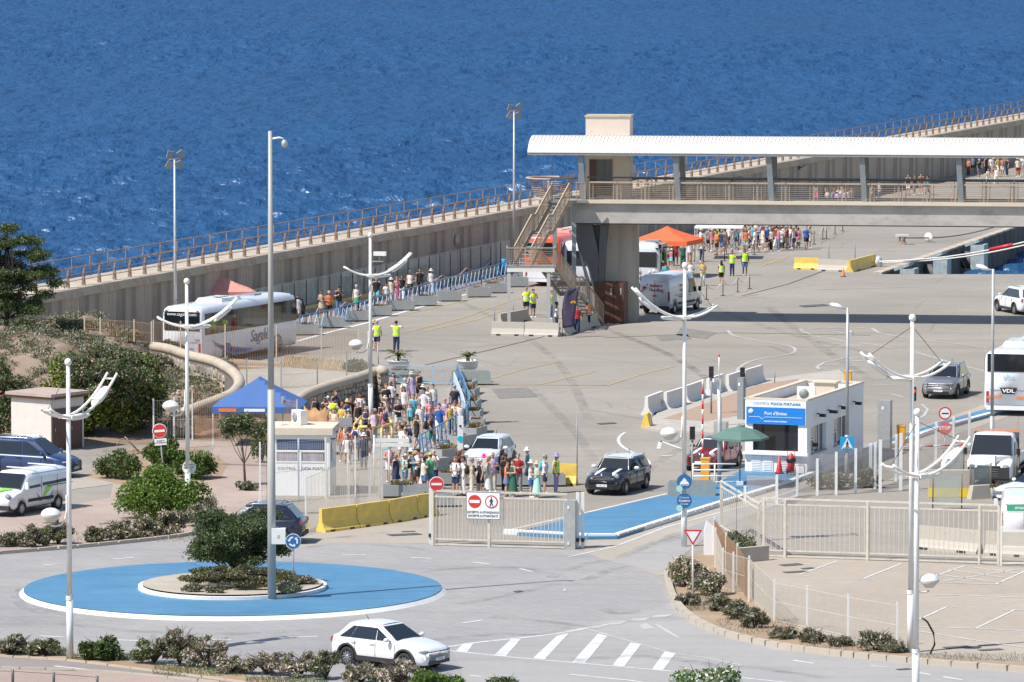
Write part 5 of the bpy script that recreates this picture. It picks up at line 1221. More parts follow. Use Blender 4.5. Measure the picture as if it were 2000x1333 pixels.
# planters
def planter_mesh(L, W, H, m):
    b_ = MB(); th = .07
    b_.box((0,-W/2+th/2,H/2+.06), (L,th,H-.06)); b_.box((0,W/2-th/2,H/2+.06), (L,th,H-.06)); b_.box((-L/2+th/2,0,H/2+.06), (th,W-2*th,H-.06)); b_.box((L/2-th/2,0,H/2+.06), (th,W-2*th,H-.06)); b_.box((0,0,.12), (L-2*th,W-2*th,.12))
    return b_.mesh('trough', [m])
def tuft(n, r, h, m, mats=None, seed=1, w=.035, sq=1):
    rr = np.random.RandomState(seed); b_ = MB()
    for i in range(n):
        a = rr.uniform(0, 6.28); d = r*math.sqrt(rr.uniform(0,1)); x, y = d*math.cos(a), d*math.sin(a)*sq; hh = h*rr.uniform(.4,1)
        ox, oy = rr.normal(0,.08,2); c, s_ = math.cos(a)*w, math.sin(a)*w
        b_.quad((x-c,y-s_,0),(x+c,y+s_,0),(x+ox+c*.5,y+oy+s_*.5,hh),(x+ox-c*.5,y+oy-s_*.5,hh), rr.randint(0, len(m)))
    return b_.mesh('plant', m)
SUCC = [leafmat('succulent_green', (.12,.16,.04), (.25,.24,.08)), leafmat('dry_brown_leaf', (.22,.12,.06), (.3,.2,.1)), leafmat('pinkish_bract', (.3,.2,.15), (.4,.32,.22))]
PT = {k: planter_mesh(*a) for k, a in dict(long=(1.55,.62,.62,PLANTER), big=(1.5,.75,.68,PLANTER), wide=(2.1,.7,.72,PLANTG), barg=(2.3,.6,.55,PLANTER)).items()}
SOILM = {k: (lambda b_: (b_.box((0,0,0), (a[0]-.16,a[1]-.16,.04)), b_.mesh('soil', [SOIL]))[1])(MB()) for k, a in dict(long=(1.55,.62), big=(1.5,.75), wide=(2.1,.7), barg=(2.3,.6)).items()}
HT = dict(long=.62, big=.68, wide=.72, barg=.55)
TF = [tuft(90, .35, .22, SUCC[:2], seed=1, sq=.6), tuft(60, .2, .16, SUCC[1:], seed=2), tuft(140, .5, .3, SUCC, seed=3, sq=.55)]
def planter(kind, u, v, yaw, label, plant=None, group='grey planters', palm=0):
    p = G(u, v); t = thing('planter', label, 'planter', tuple(p), yaw, group); part('trough', PT[kind], None, t); part('soil', SOILM[kind], None, t, loc=(0,0,HT[kind]-.06))
    if plant is not None: part('plant', TF[plant], None, t, loc=(rng.uniform(-.2,.2), 0, HT[kind]-.05))
    return t
wp = [(593,652),(645,640),(696,630),(742,618),(785,608),(829,599),(877,590),(936,583-2),(968,572),(1010,559)]
wl = ['half hidden behind the front of the white coach', 'second from the white coach', 'left of the tall lamp post', 'just right of the tall lamp post', 'with a dry brown plant right of the lamp post', 'with a small round plant, middle of the row', 'in front of the woman in the white dress', 'between the white dress woman and the stairs', 'third from the stairs', 'nearest the stairs']
for i, (u, v) in enumerate(px(596,655, 647,641, 697,628, 740,618, 785,607, 829,598, 877,589, 935,581, 968,573, 1008,561)):
    planter('long', u, v, R(8), 'grey concrete planter ' + wl[i], (0, None, 1, 0, 1, 0, None, 1, 0, None)[i], 'planters along the walkway')
cl = ['with reddish plants at the far end of the row', 'with yellow green plants, second of the row', 'with brown and green plants, third of the row', 'with a low dry plant, fourth of the row', 'with brown stems in the middle of the row', 'with a bushy dry plant right of the railing bend', 'with the edge in view beside the white totem', 'with green plants left of the white totem', 'with a plant at the bend nearest the queue']
for i, (u, v, yw, pl) in enumerate(((914,770,80,1), (918,785,80,2), (922,808,82,2), (926,828,84,0), (932,845,88,1), (927,862,70,2), (903,878,55,None), (872,905,50,2), (845,925,48,0))):
    planter('big', u, v, R(yw), 'grey planter ' + cl[i], pl, 'planters beside the crowd')
planter('wide', 920, 752, R(0), 'long grey planter under the right white palm bowl', None); planter('wide', 782, 750, R(0), 'long grey planter under the left white palm bowl', None)
planter('wide', 1350, 968+5, R(2), 'long grey planter on the blue island behind the cruise signs', None); 
planter('barg', 790, 972, R(2), 'grey planter box in front of the queue left of the gate', 2); planter('barg', 700+180, 948, R(2), 'low grey planter box behind the queue', 0); planter('barg', 985, 950, R(0), 'low dark grey planter box behind the queue near the gate', 0); planter('barg', 1055, 950, R(0), 'low grey planter box left of the steward', None)
planter('barg', 836, 990, R(2), 'grey planter box just left of the gate post', 1)
for u, lb in ((779, 'white round bowl with a spreading palm, left one'), (914, 'white round bowl with a small palm, right one')):
    p = G(u, 748); t = thing('palm_bowl', lb, 'planter', (p.x, p.y, .74), 0, 'palm bowls'); b_ = MB(); b_.lathe([(.001,0),(.42,0),(.52,.1),(.56,.42),(.6,.44),(.6,.48),(.52,.48),(.5,.4),(.001,.4)], 24); part('bowl', b_, WHITE, t)
    b_ = MB(); b_.tube([(0,0,.4),(0,0,.72)], .12, 8, r2=.09); part('trunk', b_, BROWN, t)
    k = 1.0 if u < 800 else .62
    b_ = MB(); r = random.Random(u)
    for j in range(30):
        a = r.uniform(0, 6.28); l_ = k*r.uniform(.55,.85); e = r.uniform(.2,1.1); pts = [(math.cos(a)*l_*t_, math.sin(a)*l_*t_, .7+k*(e*t_-.55*t_*t_)*.75) for t_ in (0,.35,.7,1)]
        c_, s_ = -math.sin(a), math.cos(a)
        secs = [[(x+c_*w_, y+s_*w_, z), (x, y, z+.02), (x-c_*w_, y-s_*w_, z)] for (x, y, z), w_ in zip(pts, (.02,.07,.06,.01))]
        b_.loft(secs, closed=False, caps=False)
    part('fronds', b_, leafmat('palm_frond', (.09,.1,.03), (.2,.2,.08)), t)
# ================================================================ VEHICLES
def carpaint(name, c, metal=.0, rough=.3): return mat(name, c, rough, .02, 1, metal=metal, coat=.8, spec=.5)
CW = carpaint('white_car_paint', (.74,.75,.77)); CBK = carpaint('black_car_paint', (.012,.014,.02)); CGY = carpaint('silver_grey_car_paint', (.3,.3,.31), .5, .35)
CBL = carpaint('dark_blue_car_paint', (.015,.035,.11)); CRD = carpaint('dark_red_car_paint', (.2,.012,.01)); CNV = carpaint('navy_car_paint', (.008,.011,.03)); COR = carpaint('orange_coach_paint', (.75,.09,.02)); CSL = carpaint('silver_van_paint', (.62,.64,.67))
CLAD = mat('black_body_cladding', (.03,.03,.032), .7, .1, 8)
SEAT = mat('dark_interior', (.03,.03,.033), .9, .1)
def wheel_mesh(r, w, spokes=5):
    t_ = MB(); t_.lathe([(r*.62,-w/2),(r*.93,-w/2),(r,-w*.32),(r,w*.32),(r*.93,w/2),(r*.62,w/2),(r*.62,-w/2)], 28)
    tm = t_.mesh('tyre', [RUBBER])
    r_ = MB(); r_.lathe([(r*.62,w*.5),(r*.66,w*.46),(r*.6,w*.36),(r*.58,0)], 28); r_.lathe([(.001,w*.05),(r*.58,w*.05)], 20, mi=1); r_.lathe([(.001,w*.44),(r*.13,w*.42),(r*.15,w*.3)], 12)
    for k in range(spokes*2):
        a = math.pi*k/spokes + (.12 if k % 2 else -.12)*0; c, s_ = math.cos(a), math.sin(a); q_ = r*.045
        P = [(c*r*.1 - s_*q_, s_*r*.1+c*q_), (c*r*.1+s_*q_, s_*r*.1-c*q_), (c*r*.61+s_*q_*1.5, s_*r*.61-c*q_*1.5), (c*r*.61-s_*q_*1.5, s_*r*.61+c*q_*1.5)]
        r_.add([(x, y, w*.42) for x, y in P]+[(x, y, w*.28) for x, y in P], [(0,1,2,3),(0,4,5,1),(1,5,6,2),(2,6,7,3),(3,7,4,0)])
    rm = r_.mesh('rim', [ALLOY, BLACK]); 
    for m_ in (tm, rm): recalc(m_)
    return tm, rm
WH = {}
def wheels(t, cfg, r, w, track, spokes=5):
    k = (r, w, spokes)
    if k not in WH: WH[k] = wheel_mesh(r, w, spokes)
    for x in cfg:
        for s_ in (-1, 1):
            o = part('wheel', WH[k][0].copy() if False else WH[k][0], None, t, loc=(x, s_*(track/2), r)); o.name = 'wheel'
            o.rotation_euler = (R(-90) if s_ > 0 else R(90), 0, 0)
            part('rim', WH[k][1], None, o)
def interp(tab, x):
    if x <= tab[0][0]: return tab[0][1]
    for (a, va), (b, vb) in zip(tab[:-1], tab[1:]):
        if x <= b: return va+(vb-va)*(x-a)/(b-a)
    return tab[-1][1]
def car(label, loc, yaw, paint, L=4.3, W=1.8, H=1.55, belt=.95, hood=.98, nose=.72, rear_h=1.0, ws0=.95, ws1=.25, rr1=-1.5, rr0=-1.95, r=.33, wb=2.6, fo=.85, glassW=.0, roofp=None,
        clad=False, spokes=5, rails=False, name='parked_car', grille='plain', plate='', stripes=False, mirror=None, group=None, tuck=.17, sill=.26, rearlamp='high', antenna=True, dark_roof=None, door_x=None, cat='car', roofextra=None):
    t = thing(name, label, cat, tuple(loc), yaw, group)
    xf, xr = L/2, -L/2; fw = xf-fo; rw = fw-wb
    N = 44; secs = []; top = [(xr,rear_h-.08),(xr+.12,rear_h),(rr0-.02,rear_h+.01),(ws0,hood),(ws0+.02,hood),(xf-.55,hood-.1),(xf-.2,hood-.2),(xf-.05,nose)]
    hwt = [(xr,.8),(xr+.08,.9),(xr+.3,.975),(xr+.8,1),(xf-1.1,1),(xf-.5,.955),(xf-.2,.87),(xf-.06,.78),(xf,.66)]
    for i in range(N+1):
        u = i/N; x = xr + L*(.5-.5*math.cos(math.pi*u)); hw = W/2*interp(hwt, x); zt = interp(top, x); 
        en = 1-min(1, (x-xr)/.18); ef = 1-min(1, (xf-x)/.18); zb = sill+.12*max(en, ef)**2*1.2; zt_ = zt - .12*max(en,0)**2 - .2*max(ef,0)**2; e_ = 1-.06*max(en, ef)
        half = [(hw*.6*e_, zb-.02), (hw*.93*e_, zb), (hw*.985, zb+.12), (hw, zb+.3), (hw*.995, (zb+zt_)/2+.06), (hw*.965, zt_-.14), (hw*.9, zt_-.035), (hw*.74, zt_), (hw*.35, zt_+.025)]
        secs.append([(x, y, z) for y, z in half] + [(x, -y, z) for y, z in reversed(half)])
    b_ = MB(); b_.loft(secs); body = part('body', b_, paint, t, fix=True)
    # wheel arches cut out of the body
    c_ = MB()
    for x in (fw, rw): c_.tube([(x, -W, r), (x, W, r)], r+.065, 24)
    cu = part('cut', c_, BLACK, None, fix=True); cu.location = (0,0,0)
    body.data.materials.append(BLACK)
    md = body.modifiers.new('arch', 'BOOLEAN'); md.operation = 'DIFFERENCE'; md.object = cu; md.solver = 'EXACT'
    bp = body.parent; body.parent = None
    me = baked(body, cu); body.modifiers.clear(); body.data = me; me.name = 'body'; bpy.data.objects.remove(cu); body.parent = bp
    b_ = MB(); b_.box((0,0,.42), (L*.8, W*.66, .4)); part('underbody', b_, CLAD, t)
    for x in (fw, rw):
        for s_ in (-1, 1):
            b_ = MB(); n = 16; o1, o2, yy = r+.06, r+(.14 if clad else .085), s_*(W/2+.004)
            P = [(x+a*math.cos(q_), y_, r+a*math.sin(q_)) for q_ in [math.pi*(k/n*1.06-.03) for k in range(n+1)] for a, y_ in ((o1, yy), (o2, yy), (o2, yy-s_*.12), (o1, yy-s_*.12))]
            F = [(i*4+k, i*4+(k+1)%4, i*4+4+(k+1)%4, i*4+4+k) for i in range(n) for k in range(4)]
            b_.add(P, F, 0, True); part('wheel_arch_trim' if clad else 'arch_lip', b_, CLAD if clad else paint, t, fix=True)
    for s_ in (-1, 1): b_ = MB(); b_.box(((fw+rw)/2, s_*(W/2-.03), sill+.07), (wb-2*r-.16, .09, .16)); part('sill_trim', b_, CLAD, t)
    # cabin
    hb = W/2*.925; ht = W/2-tuck*1.35
    zr = H-.04
    def ring(z_, k): # k 0 belt .. 1 roof
        yb = hb+(ht-hb)*k; return [(rr0+(rr1-rr0)*k, yb*.93), (rr0+.3+(rr1-rr0)*k, yb), (ws0-.35+(ws1-ws0)*k, yb), (ws0+(ws1-ws0)*k, yb*.86)], z_
    cs = []
    for k in (0, .35, .7, .93, 1.0):
        kk = k if k < 1 else 1.0; pts, _ = ring(0, kk); z_ = (belt-.03)+(zr-belt+.03)*k
        if k == 0: z_ = min(hood, rear_h)-.1
        q_ = [(x, y, z_) for x, y in pts] + [(x, -y, z_) for x, y in reversed(pts)]; cs.append(q_)
    b_ = MB(); b_.loft(cs, smooth=False, caps=False); part('pillars', b_, paint if not dark_roof else paint, t, fix=True)
    # roof, domed
    (x0, y0), (x1, y1), (x2, y2), (x3, y3) = ring(0, 1)[0]; R_ = MB(); secs = []
    for i in range(9):
        u = i/8; x = x0+(x3-x0)*u; yb = y1+.012 if 0 < i < 8 else y1*.93; dz = .07*math.sin(math.pi*min(1,max(0,.08+.84*u))); secs.append([(x, yb*math.cos(q_), zr-.035 + (dz+.045)*math.sin(q_)**.7 if 0 < q_ < math.pi-1e-6 else zr-.035) for q_ in [math.pi*j/10 for j in range(11)]])
    R_.loft(secs, closed=False, caps=False); rf = part('roof', R_, roofp or paint, t, fix=True); recalc_up(rf.data)
    # glass
    def face(a, b, c, d, m, nm, ins=(.05,.05,.06,.06), off=.012):
        a, b, c, d = map(Vector, (a, b, c, d)); nrm = (b-a).cross(d-a).normalized()
        A_ = a.lerp(b, ins[0]); B_ = a.lerp(b, 1-ins[1]); D_ = d.lerp(c, ins[0]); C_ = d.lerp(c, 1-ins[1])
        q_ = [A_.lerp(D_, ins[2]), B_.lerp(C_, ins[2]), B_.lerp(C_, 1-ins[3]), A_.lerp(D_, 1-ins[3])]
        b_ = MB(); b_.add([p+nrm*off for p in q_]+[p-nrm*.01 for p in q_], [(0,1,2,3),(0,4,5,1),(1,5,6,2),(2,6,7,3),(3,7,4,0)]); return part(nm, b_, m, t, fix=True)
    rb, rt = ring(0, 0)[0], ring(0, .95)[0]; zb_, zt_ = belt, zr-.04
    k0 = (belt-(min(hood, rear_h)-.1))/(zr-.05-(min(hood, rear_h)-.1)) * .0
    P = lambda i, s_, top_: ((rt[i][0], s_*rt[i][1], zt_) if top_ else (rb[i][0], s_*rb[i][1], zb_))
    face(P(3,-1,0), P(3,1,0), P(3,1,1), P(3,-1,1), GLASSD, 'windscreen', (.03,.03,.03,.03), .016)
    face(P(0,1,0), P(0,-1,0), P(0,-1,1), P(0,1,1), GLASSD, 'rear_window', (.06,.06,.12,.08), .016)
    dx = door_x if door_x is not None else (fw+rw)/2
    for s_ in (-1, 1):
        a0, a1, b0, b1 = Vector(P(1,s_,0)), Vector(P(2,s_,0)), Vector(P(1,s_,1)), Vector(P(2,s_,1))
        a1 = a1+Vector((.22,0,0)); a0 = a0 + Vector((-.12,0,0))
        f_ = (dx-a0.x)/(a1.x-a0.x); g_ = (dx-b0.x)/(b1.x-b0.x); mA, mB = a0.lerp(a1, f_), b0.lerp(b1, g_)
        q2 = .42; rA, rB = a0.lerp(mA, q2*.75), b0.lerp(mB, q2*.35)
        Q = [(mA, a1, b1, mB, (.03,.03)), (rA, mA, mB, rB, (.02,.03)), (a0, rA, rB, b0, (.12,.03))]
        for a, b, c, d, ins in Q:
            if s_ > 0: face(b, a, d, c, GLASSD, 'side_window', (ins[1], ins[0], .05, .1), .014)
            else: face(a, b, c, d, GLASSD, 'side_window', (*ins, .05, .1), .014)
        # door seams and handles
        for x in (dx, fw-.42, rw+.38):
            b_ = MB(); b_.box((x, s_*(W/2+.0005), .62), (.012, .012, .62)); part('door_seam', b_, BLACK, t)
        for x in (dx-.16, dx-1.0 if L > 4 else dx-.8):
            b_ = MB(); b_.box((x, s_*(W/2-.0), belt-.12), (.17, .05, .035)); part('door_handle', b_, paint if L > 3.9 else CHROME, t)
        b_ = MB(); b_.ell((ws0-.28, s_*(W/2+.1), belt+.08), (.09,.13,.085), 10, 6); part('wing_mirror', b_, mirror or paint, t)
        if rails: b_ = MB(); b_.tube([(x0+.15, s_*y1*.93, zr+.02), (x0+.3, s_*y1*.92, zr+.085), (x3-.35, s_*y1*.9, zr+.085), (x3-.15, s_*y1*.9, zr+.03)], .022, 6); part('roof_rail', b_, CHROME if roofp is None else roofp, t)
        # lamps
        b_ = MB(); b_.ell((0,0,0), (.19,.16,.06), 14, 8) if grille != 'round' else b_.ell((0,0,0), (.1,.15,.14), 16, 10)
        part('headlight', b_, LENS, t, loc=(xf-.22, s_*W*.35, nose-.05 if grille != 'round' else nose-.02), rz=-s_*.65)
        b_ = MB()
        if rearlamp == 'high': b_.box((0,0,0), (.1,.2,.17), top=.8)
        else: b_.box((0,0,0), (.09,.16,.3))
        part('tail_light', b_, REDL, t, loc=(xr+.085, s_*(W/2-.17), rear_h-.17), rz=s_*.45)
        b_ = MB(); b_.lathe([(.001,0),(.07,0),(.075,-.02)], 12); o = part('fog_light', b_, LENS, t, loc=(xf-.095, s_*W*.34, .42)); o.rotation_euler = (0, R(90), s_*.0)
    # nose
    gw = W*.34
    if grille in ('plain', 'wide', 'big'):
        h_ = .18 if grille == 'plain' else .27
        b_ = MB(); b_.loft([[(xf-.03+dx_, y*gw*k, nose-.06-h_*j) for y, k, j in ((-1,1,0),(1,1,0),(1,.72,1),(-1,.72,1))] for dx_ in (0, -.15)], smooth=False); g_ = part('grille', b_, BLACK, t, fix=True)
        for j in range(4 if grille != 'plain' else 2):
            b_ = MB(); b_.box((xf-.022, 0, nose-.1-h_*j/(5 if grille != 'plain' else 3)), (.02, gw*1.85*(1-.05*j), .014)); part('slat', b_, CHROME, g_)
    else:
        b_ = MB(); b_.box((xf-.07, 0, nose-.1), (.14, W*.5, .2), top=.9); g_ = part('grille', b_, BLACK, t)
        for j in range(3): b_ = MB(); b_.box((xf+.004, 0, nose-.03-.06*j), (.015, W*.49, .015)); part('slat', b_, CHROME, g_)
    b_ = MB(); b_.box((xf-.06, 0, .36), (.16, W*.62, .13)); part('lower_intake', b_, BLACK, t)
    b_ = MB(); b_.lathe([(.001,0),(.055,0),(.055,.02)], 14); o = part('badge', b_, CHROME, t, loc=(xf-.005, 0, nose-.09 if grille != 'round' else nose+.08)); o.rotation_euler = (0, R(90), 0)
    for x, rz_ in ((xf+.022, 90), (xr-.012, -90)):
        b_ = MB(); b_.box((0,0,0), (.52,.012,.11)); pl = part('number_plate', b_, WS, t, loc=(x, 0, .46 if x > 0 else .72), rz=R(rz_)); b_ = MB(); b_.box((-.235,-.008,0), (.045,.004,.11)); part('band', b_, BLUS, pl)
        if plate: text(plate, .1, INK, pl, (.02, -.009, 0), ext=.001)
    b_ = MB(); b_.box((xr+.02,0,.4), (.1,W*.7,.16)); part('rear_bumper_trim', b_, CLAD, t)
    if stripes:
        for s_ in (-1, 1):
            b_ = MB(); xs = [ws0+.06, ws0+.35, xf-.6, xf-.32]; b_.loft([[(x, s_*y, interp(top, x)+.036-.02*(x > xf-.5)) for y in (.3,.46)] for x in xs], closed=False, caps=False); o = part('bonnet_stripe', b_, WS, t); recalc_up(o.data)
    if antenna: b_ = MB(); b_.tube([(x0+.35,0,zr+.05),(x0+.2,0,zr+.22)], .012, 5); part('aerial', b_, BLACK, t)
    b_ = MB(); b_.box((ws0-.02,.3,belt+.03), (.1,.16,.02)); part('paper', b_, WS, t)
    wheels(t, (fw, rw), r, .225, W-.23, spokes)
    return t
def cg(u, v, dx=0, dy=0): p = G(u, v); return (p.x+dx, p.y+dy, .0)
car('white compact crossover driving past the hatched markings at the bottom', cg(765,1301), R(-38), CW, L=4.27, W=1.77, H=1.53, belt=.98, hood=1.02, nose=.78, rear_h=1.05, ws0=.85, ws1=.0, rr1=-1.35, rr0=-1.95, wb=2.57, fo=.88, clad=True, grille='big', plate='0757 JJF', name='moving_car')
car('black compact car with white roof and bonnet stripes leaving the port gate', cg(1207,959), R(-111), CBK, L=4.3, W=1.82, H=1.56, belt=1.02, hood=1.04, nose=.88, rear_h=1.08, ws0=.62, ws1=.2, rr1=-1.75, rr0=-2.02, wb=2.67, fo=.8, roofp=CW, grille='round', stripes=True, mirror=CW, rails=True, plate='0102 LLR', name='moving_car')
car('dark red compact car with white roof waiting behind the white lamp post', cg(1393,915), R(-112), CRD, L=3.75, W=1.7, H=1.44, belt=.95, hood=.97, nose=.8, rear_h=1.0, ws0=.45, ws1=.1, rr1=-1.5, rr0=-1.75, wb=2.5, fo=.65, roofp=CBL, grille='round', mirror=CBK, stripes=True)
car('silver grey crossover driving in front of the white coach at right', cg(1848,773), R(-106), CGY, L=4.48, W=1.85, H=1.66, belt=1.05, hood=1.06, nose=.86, rear_h=1.1, ws0=.85, ws1=.15, rr1=-1.75, rr0=-2.1, wb=2.67, fo=.9, clad=True, grille='big', rails=True, plate='2359 KYS', name='moving_car')
car('white crossover with green and blue emblem in the bridge shadow at right', cg(1990,611), R(108), CW, L=4.7, W=1.8, H=1.7, belt=1.05, hood=1.06, nose=.86, rear_h=1.12, ws0=.95, ws1=.25, rr1=-1.9, rr0=-2.25, wb=2.67, fo=.95, clad=True, rails=True, rearlamp='high')
car('dark blue minivan parked beside the cream shed at left', cg(60,929), R(-22), CBL, L=4.63, W=1.81, H=1.74, belt=1.05, hood=1.05, nose=.8, rear_h=1.1, ws0=1.35, ws1=.45, rr1=-2.0, rr0=-2.2, wb=2.84, fo=.93, grille='plain', plate='4318 FKD', rails=True)
car('white hatchback standing behind the queue near the gate', cg(955,914), R(-106), CW, L=3.9, W=1.68, H=1.47, belt=.93, hood=.95, nose=.76, rear_h=1.0, ws0=.75, ws1=.15, rr1=-1.55, rr0=-1.85, wb=2.47, fo=.8)
car('dark navy crossover circling behind the tree on the roundabout', cg(492,1058), R(172), CNV, L=4.48, W=1.83, H=1.6, belt=1.0, hood=1.02, nose=.8, rear_h=1.08, ws0=.85, ws1=.15, rr1=-1.6, rr0=-2.1, wb=2.68, fo=.9, rails=True, name='moving_car')
car('white car behind the mesh fence at the right edge', cg(2030,985), R(-150), CW, L=4.2, W=1.75, H=1.5)
# --- vans
def van(label, loc, yaw, paint, L=5.5, W=2.05, H=2.45, hood=1.15, ws0=1.95, ws1=1.2, r=.34, wb=3.7, fo=.9, bonnet=.55, side_glass=False, name='van', decals=None, rearwin=True, plate='', cab_only=None, tuck=.1, grille=True, roofm=None, cat='van'):
    t = thing(name, label, cat, tuple(loc), yaw); xf, xr = L/2, -L/2; fw = xf-fo; rw = fw-wb; xe = cab_only if cab_only is not None else xr
    b_ = MB(); secs = []
    xs = [xe, xe+.06, xe+.2] + list(np.linspace(xe+.5, ws1, 8)) + list(np.linspace(ws1+.12, ws0, 5)) + list(np.linspace(ws0+.1, xf-.12, 5)) + [xf-.04, xf]
    for x in xs:
        zt = H if x <= ws1 else (H+(hood-H)*((x-ws1)/(ws0-ws1))**1.1 if x < ws0 else hood-(hood-.82)*((x-ws0)/(xf-ws0))**2.2)
        if x < xe+.1: zt -= .05
        k = 1 if x < xf-.5 else 1-.16*((x-xf+.5)/.5)**2; hw = W/2*k; tk = tuck*min(1, max(0, (zt-1.0)/1.2)); zb = .32
        half = [(hw*.9, zb), (hw, zb+.1), (hw, min(1.05, zt-.2)), (hw-tk*.5, (min(1.05, zt-.2)+zt)/2), (hw-tk-.04, zt-.1), (hw-tk-.16, zt-.015), (hw*.4, zt+.02)]
        secs.append([(x, y, z) for y, z in half]+[(x, -y, z) for y, z in reversed(half)])
    b_.loft(secs); body = part('body', b_, paint, t, fix=True)
    c_ = MB()
    for x in ((fw, rw) if cab_only is None else (fw,)): c_.tube([(x, -W, r), (x, W, r)], r+.07, 22)
    cu = part('cut', c_, BLACK, None, fix=True); md = body.modifiers.new('arch', 'BOOLEAN'); md.operation = 'DIFFERENCE'; md.object = cu; md.solver = 'EXACT'; body.parent = None
    me = baked(body, cu); body.modifiers.clear(); body.data = me; me.name = 'body'; bpy.data.objects.remove(cu); body.parent = t
    b_ = MB(); b_.box((0,0,.45), (L*.85,W*.65,.4)); part('underbody', b_, CLAD, t)
    def q4(nm, pts, m, off=.012, ax=None):
        P = [Vector(p) for p in pts]; n_ = (P[1]-P[0]).cross(P[3]-P[0]).normalized(); b_ = MB(); b_.add([p+n_*off for p in P]+[p-n_*.02 for p in P], [(0,1,2,3),(0,4,5,1),(1,5,6,2),(2,6,7,3),(3,7,4,0)]); return part(nm, b_, m, t, fix=True)
    za, zb_ = hood+.04, H-.12; xa = ws0-.05*(ws0-ws1); xb = ws1+.14*(ws0-ws1)+.03
    q4('windscreen', [(xa,-W*.45,za),(xa,W*.45,za),(xb+.02,W*.4,zb_),(xb+.02,-W*.4,zb_)], GLASSD, .05)
    for s_ in (-1, 1):
        y0, y1 = s_*(W/2+.004), s_*(W/2-tuck*.72)
        f0 = ws1-.75 if cab_only is None else xe+.15
        P = [(f0,y0,hood+.02),(ws0-.32,y0,hood+.0),(ws1+.08,y1,H-.42),(f0,y1,H-.42)]
        q4('door_window', P if s_ < 0 else [P[1],P[0],P[3],P[2]], GLASSD)
        if side_glass:
            P = [(xr+.25,y0,hood+.08),(f0-.18,y0,hood+.04),(f0-.18,y1,H-.38),(xr+.38,y1,H-.38)]; q4('side_window', P if s_ < 0 else [P[1],P[0],P[3],P[2]], GLASSD)
        b_ = MB(); b_.box((ws0-.2, s_*(W/2+.17), hood+.18), (.12,.16,.3)); part('wing_mirror', b_, BLACK if H > 2 else paint, t)
        b_ = MB(); b_.ell((0,0,0), (.14,.2,.13), 12, 8); part('headlight', b_, LENS, t, loc=(xf-.14, s_*W*.36, .88), rz=-s_*.5)
        b_ = MB(); b_.box((0,0,0), (.06,.13,.62)); part('tail_light', b_, REDL, t, loc=(xr+.03, s_*(W/2-.075), 1.1))
        for x in (ws1-.82, ws1-2.0):
            if x > xe: b_ = MB(); b_.box((x, s_*(W/2+.001), .75+.25), (.012,.012,1.1)); part('door_seam', b_, BLACK, t)
        b_ = MB(); b_.box(((fw+rw)/2, s_*(W/2+.006), .62), (wb-2*r-.2,.03,.13)); part('side_trim', b_, CLAD, t)
        if cab_only is None: b_ = MB(); b_.box((ws1-2.2, s_*(W/2+.006), hood+.0), (1.9,.02,.03)); part('door_track', b_, BLACK, t)
        b_ = MB(); b_.box((f0+.12, s_*(W/2+.01), hood-.12), (.16,.04,.05)); part('door_handle', b_, BLACK if H > 2 else paint, t)
    b_ = MB(); b_.box((xf-.1,0,.4), (.24,W*.9,.2)); part('front_bumper', b_, CLAD, t)
    if grille:
        b_ = MB(); b_.box((xf-.09,0,.82), (.2,W*.5,.26)); g_ = part('grille', b_, BLACK, t)
        for j in range(4): b_ = MB(); b_.box((xf+.02,0,.72+.065*j), (.015,W*.48,.016)); part('slat', b_, CHROME, g_)
    b_ = MB(); b_.box((xr+.02,0,.42), (.16,W*.96,.2)); part('rear_bumper', b_, CLAD if H > 2 else paint, t)
    if cab_only is None:
        b_ = MB(); b_.box((xr-.004,0,1.3), (.02,.012,H-.8)); part('door_seam', b_, BLACK, t)
    for x, rz_ in ((xf+.03, 90), (xr-.065, -90)):
        b_ = MB(); b_.box((0,0,0), (.52,.012,.11)); pl = part('number_plate', b_, WS, t, loc=(x, 0, .5), rz=R(rz_)); 
        if plate: text(plate, .1, INK, pl, (.02, -.009, 0), ext=.001)
    wheels(t, (fw, rw), r, .22, W-.24, 6)
    return t
def vloc(u, v, yaw, W, side, wbmid=0):   # centre from the point between the wheels on the visible side
    p = G(u, v); a = yaw + (math.pi/2 if side > 0 else -math.pi/2); return (p.x-math.cos(a)*W/2, p.y-math.sin(a)*W/2, 0)
# Balearic Handling van
yw = R(66); t = van('white delivery van with red lettering parked beside the lift tower', vloc(1341.5, 609, yw, 2.07, -1), yw, CSL, plate='6652 JBR')
RR = mat('dark_red_print', (.4,.02,.05), .5, 0)
def side_text(t, s, size, x, z, W, m, side=-1, **k): return text(s, size, m, t, (x, side*(W/2+.012), z), (R(90), 0, 0 if side < 0 else math.pi), **k)
text('Balearic', .27, RR, t, (-2.79,-.12,1.78), (R(90),0,R(-90)), bold=.004); text('Handling', .27, RR, t, (-2.79,-.12,1.5), (R(90),0,R(-90)), bold=.004)
for y, z, r_ in ((.68,1.62,.12),(.5,1.84,.05),(.82,1.46,.06),(.76,1.36,.03)):
    b_ = MB(); b_.lathe([(.001,0),(r_,0),(r_,.01)], 16); o = part('red_dot', b_, RR, t, loc=(-2.768, y, z)); o.rotation_euler = (0, R(-90), 0)
side_text(t, 'Balearic', .26, -.7, 1.72, 2.03, mat('faded_red_print', (.5,.2,.22), .5, 0)); side_text(t, 'Handling', .22, -.7, 1.42, 2.05, MATS['faded_red_print'])
side_text(t, 'HANDLING', .15, -.9, 1.02, 2.07, RR)
b_ = MB(); b_.box((-2.78,.0,1.14), (.02,.24,.1)); part('red_badge', b_, RED, t)
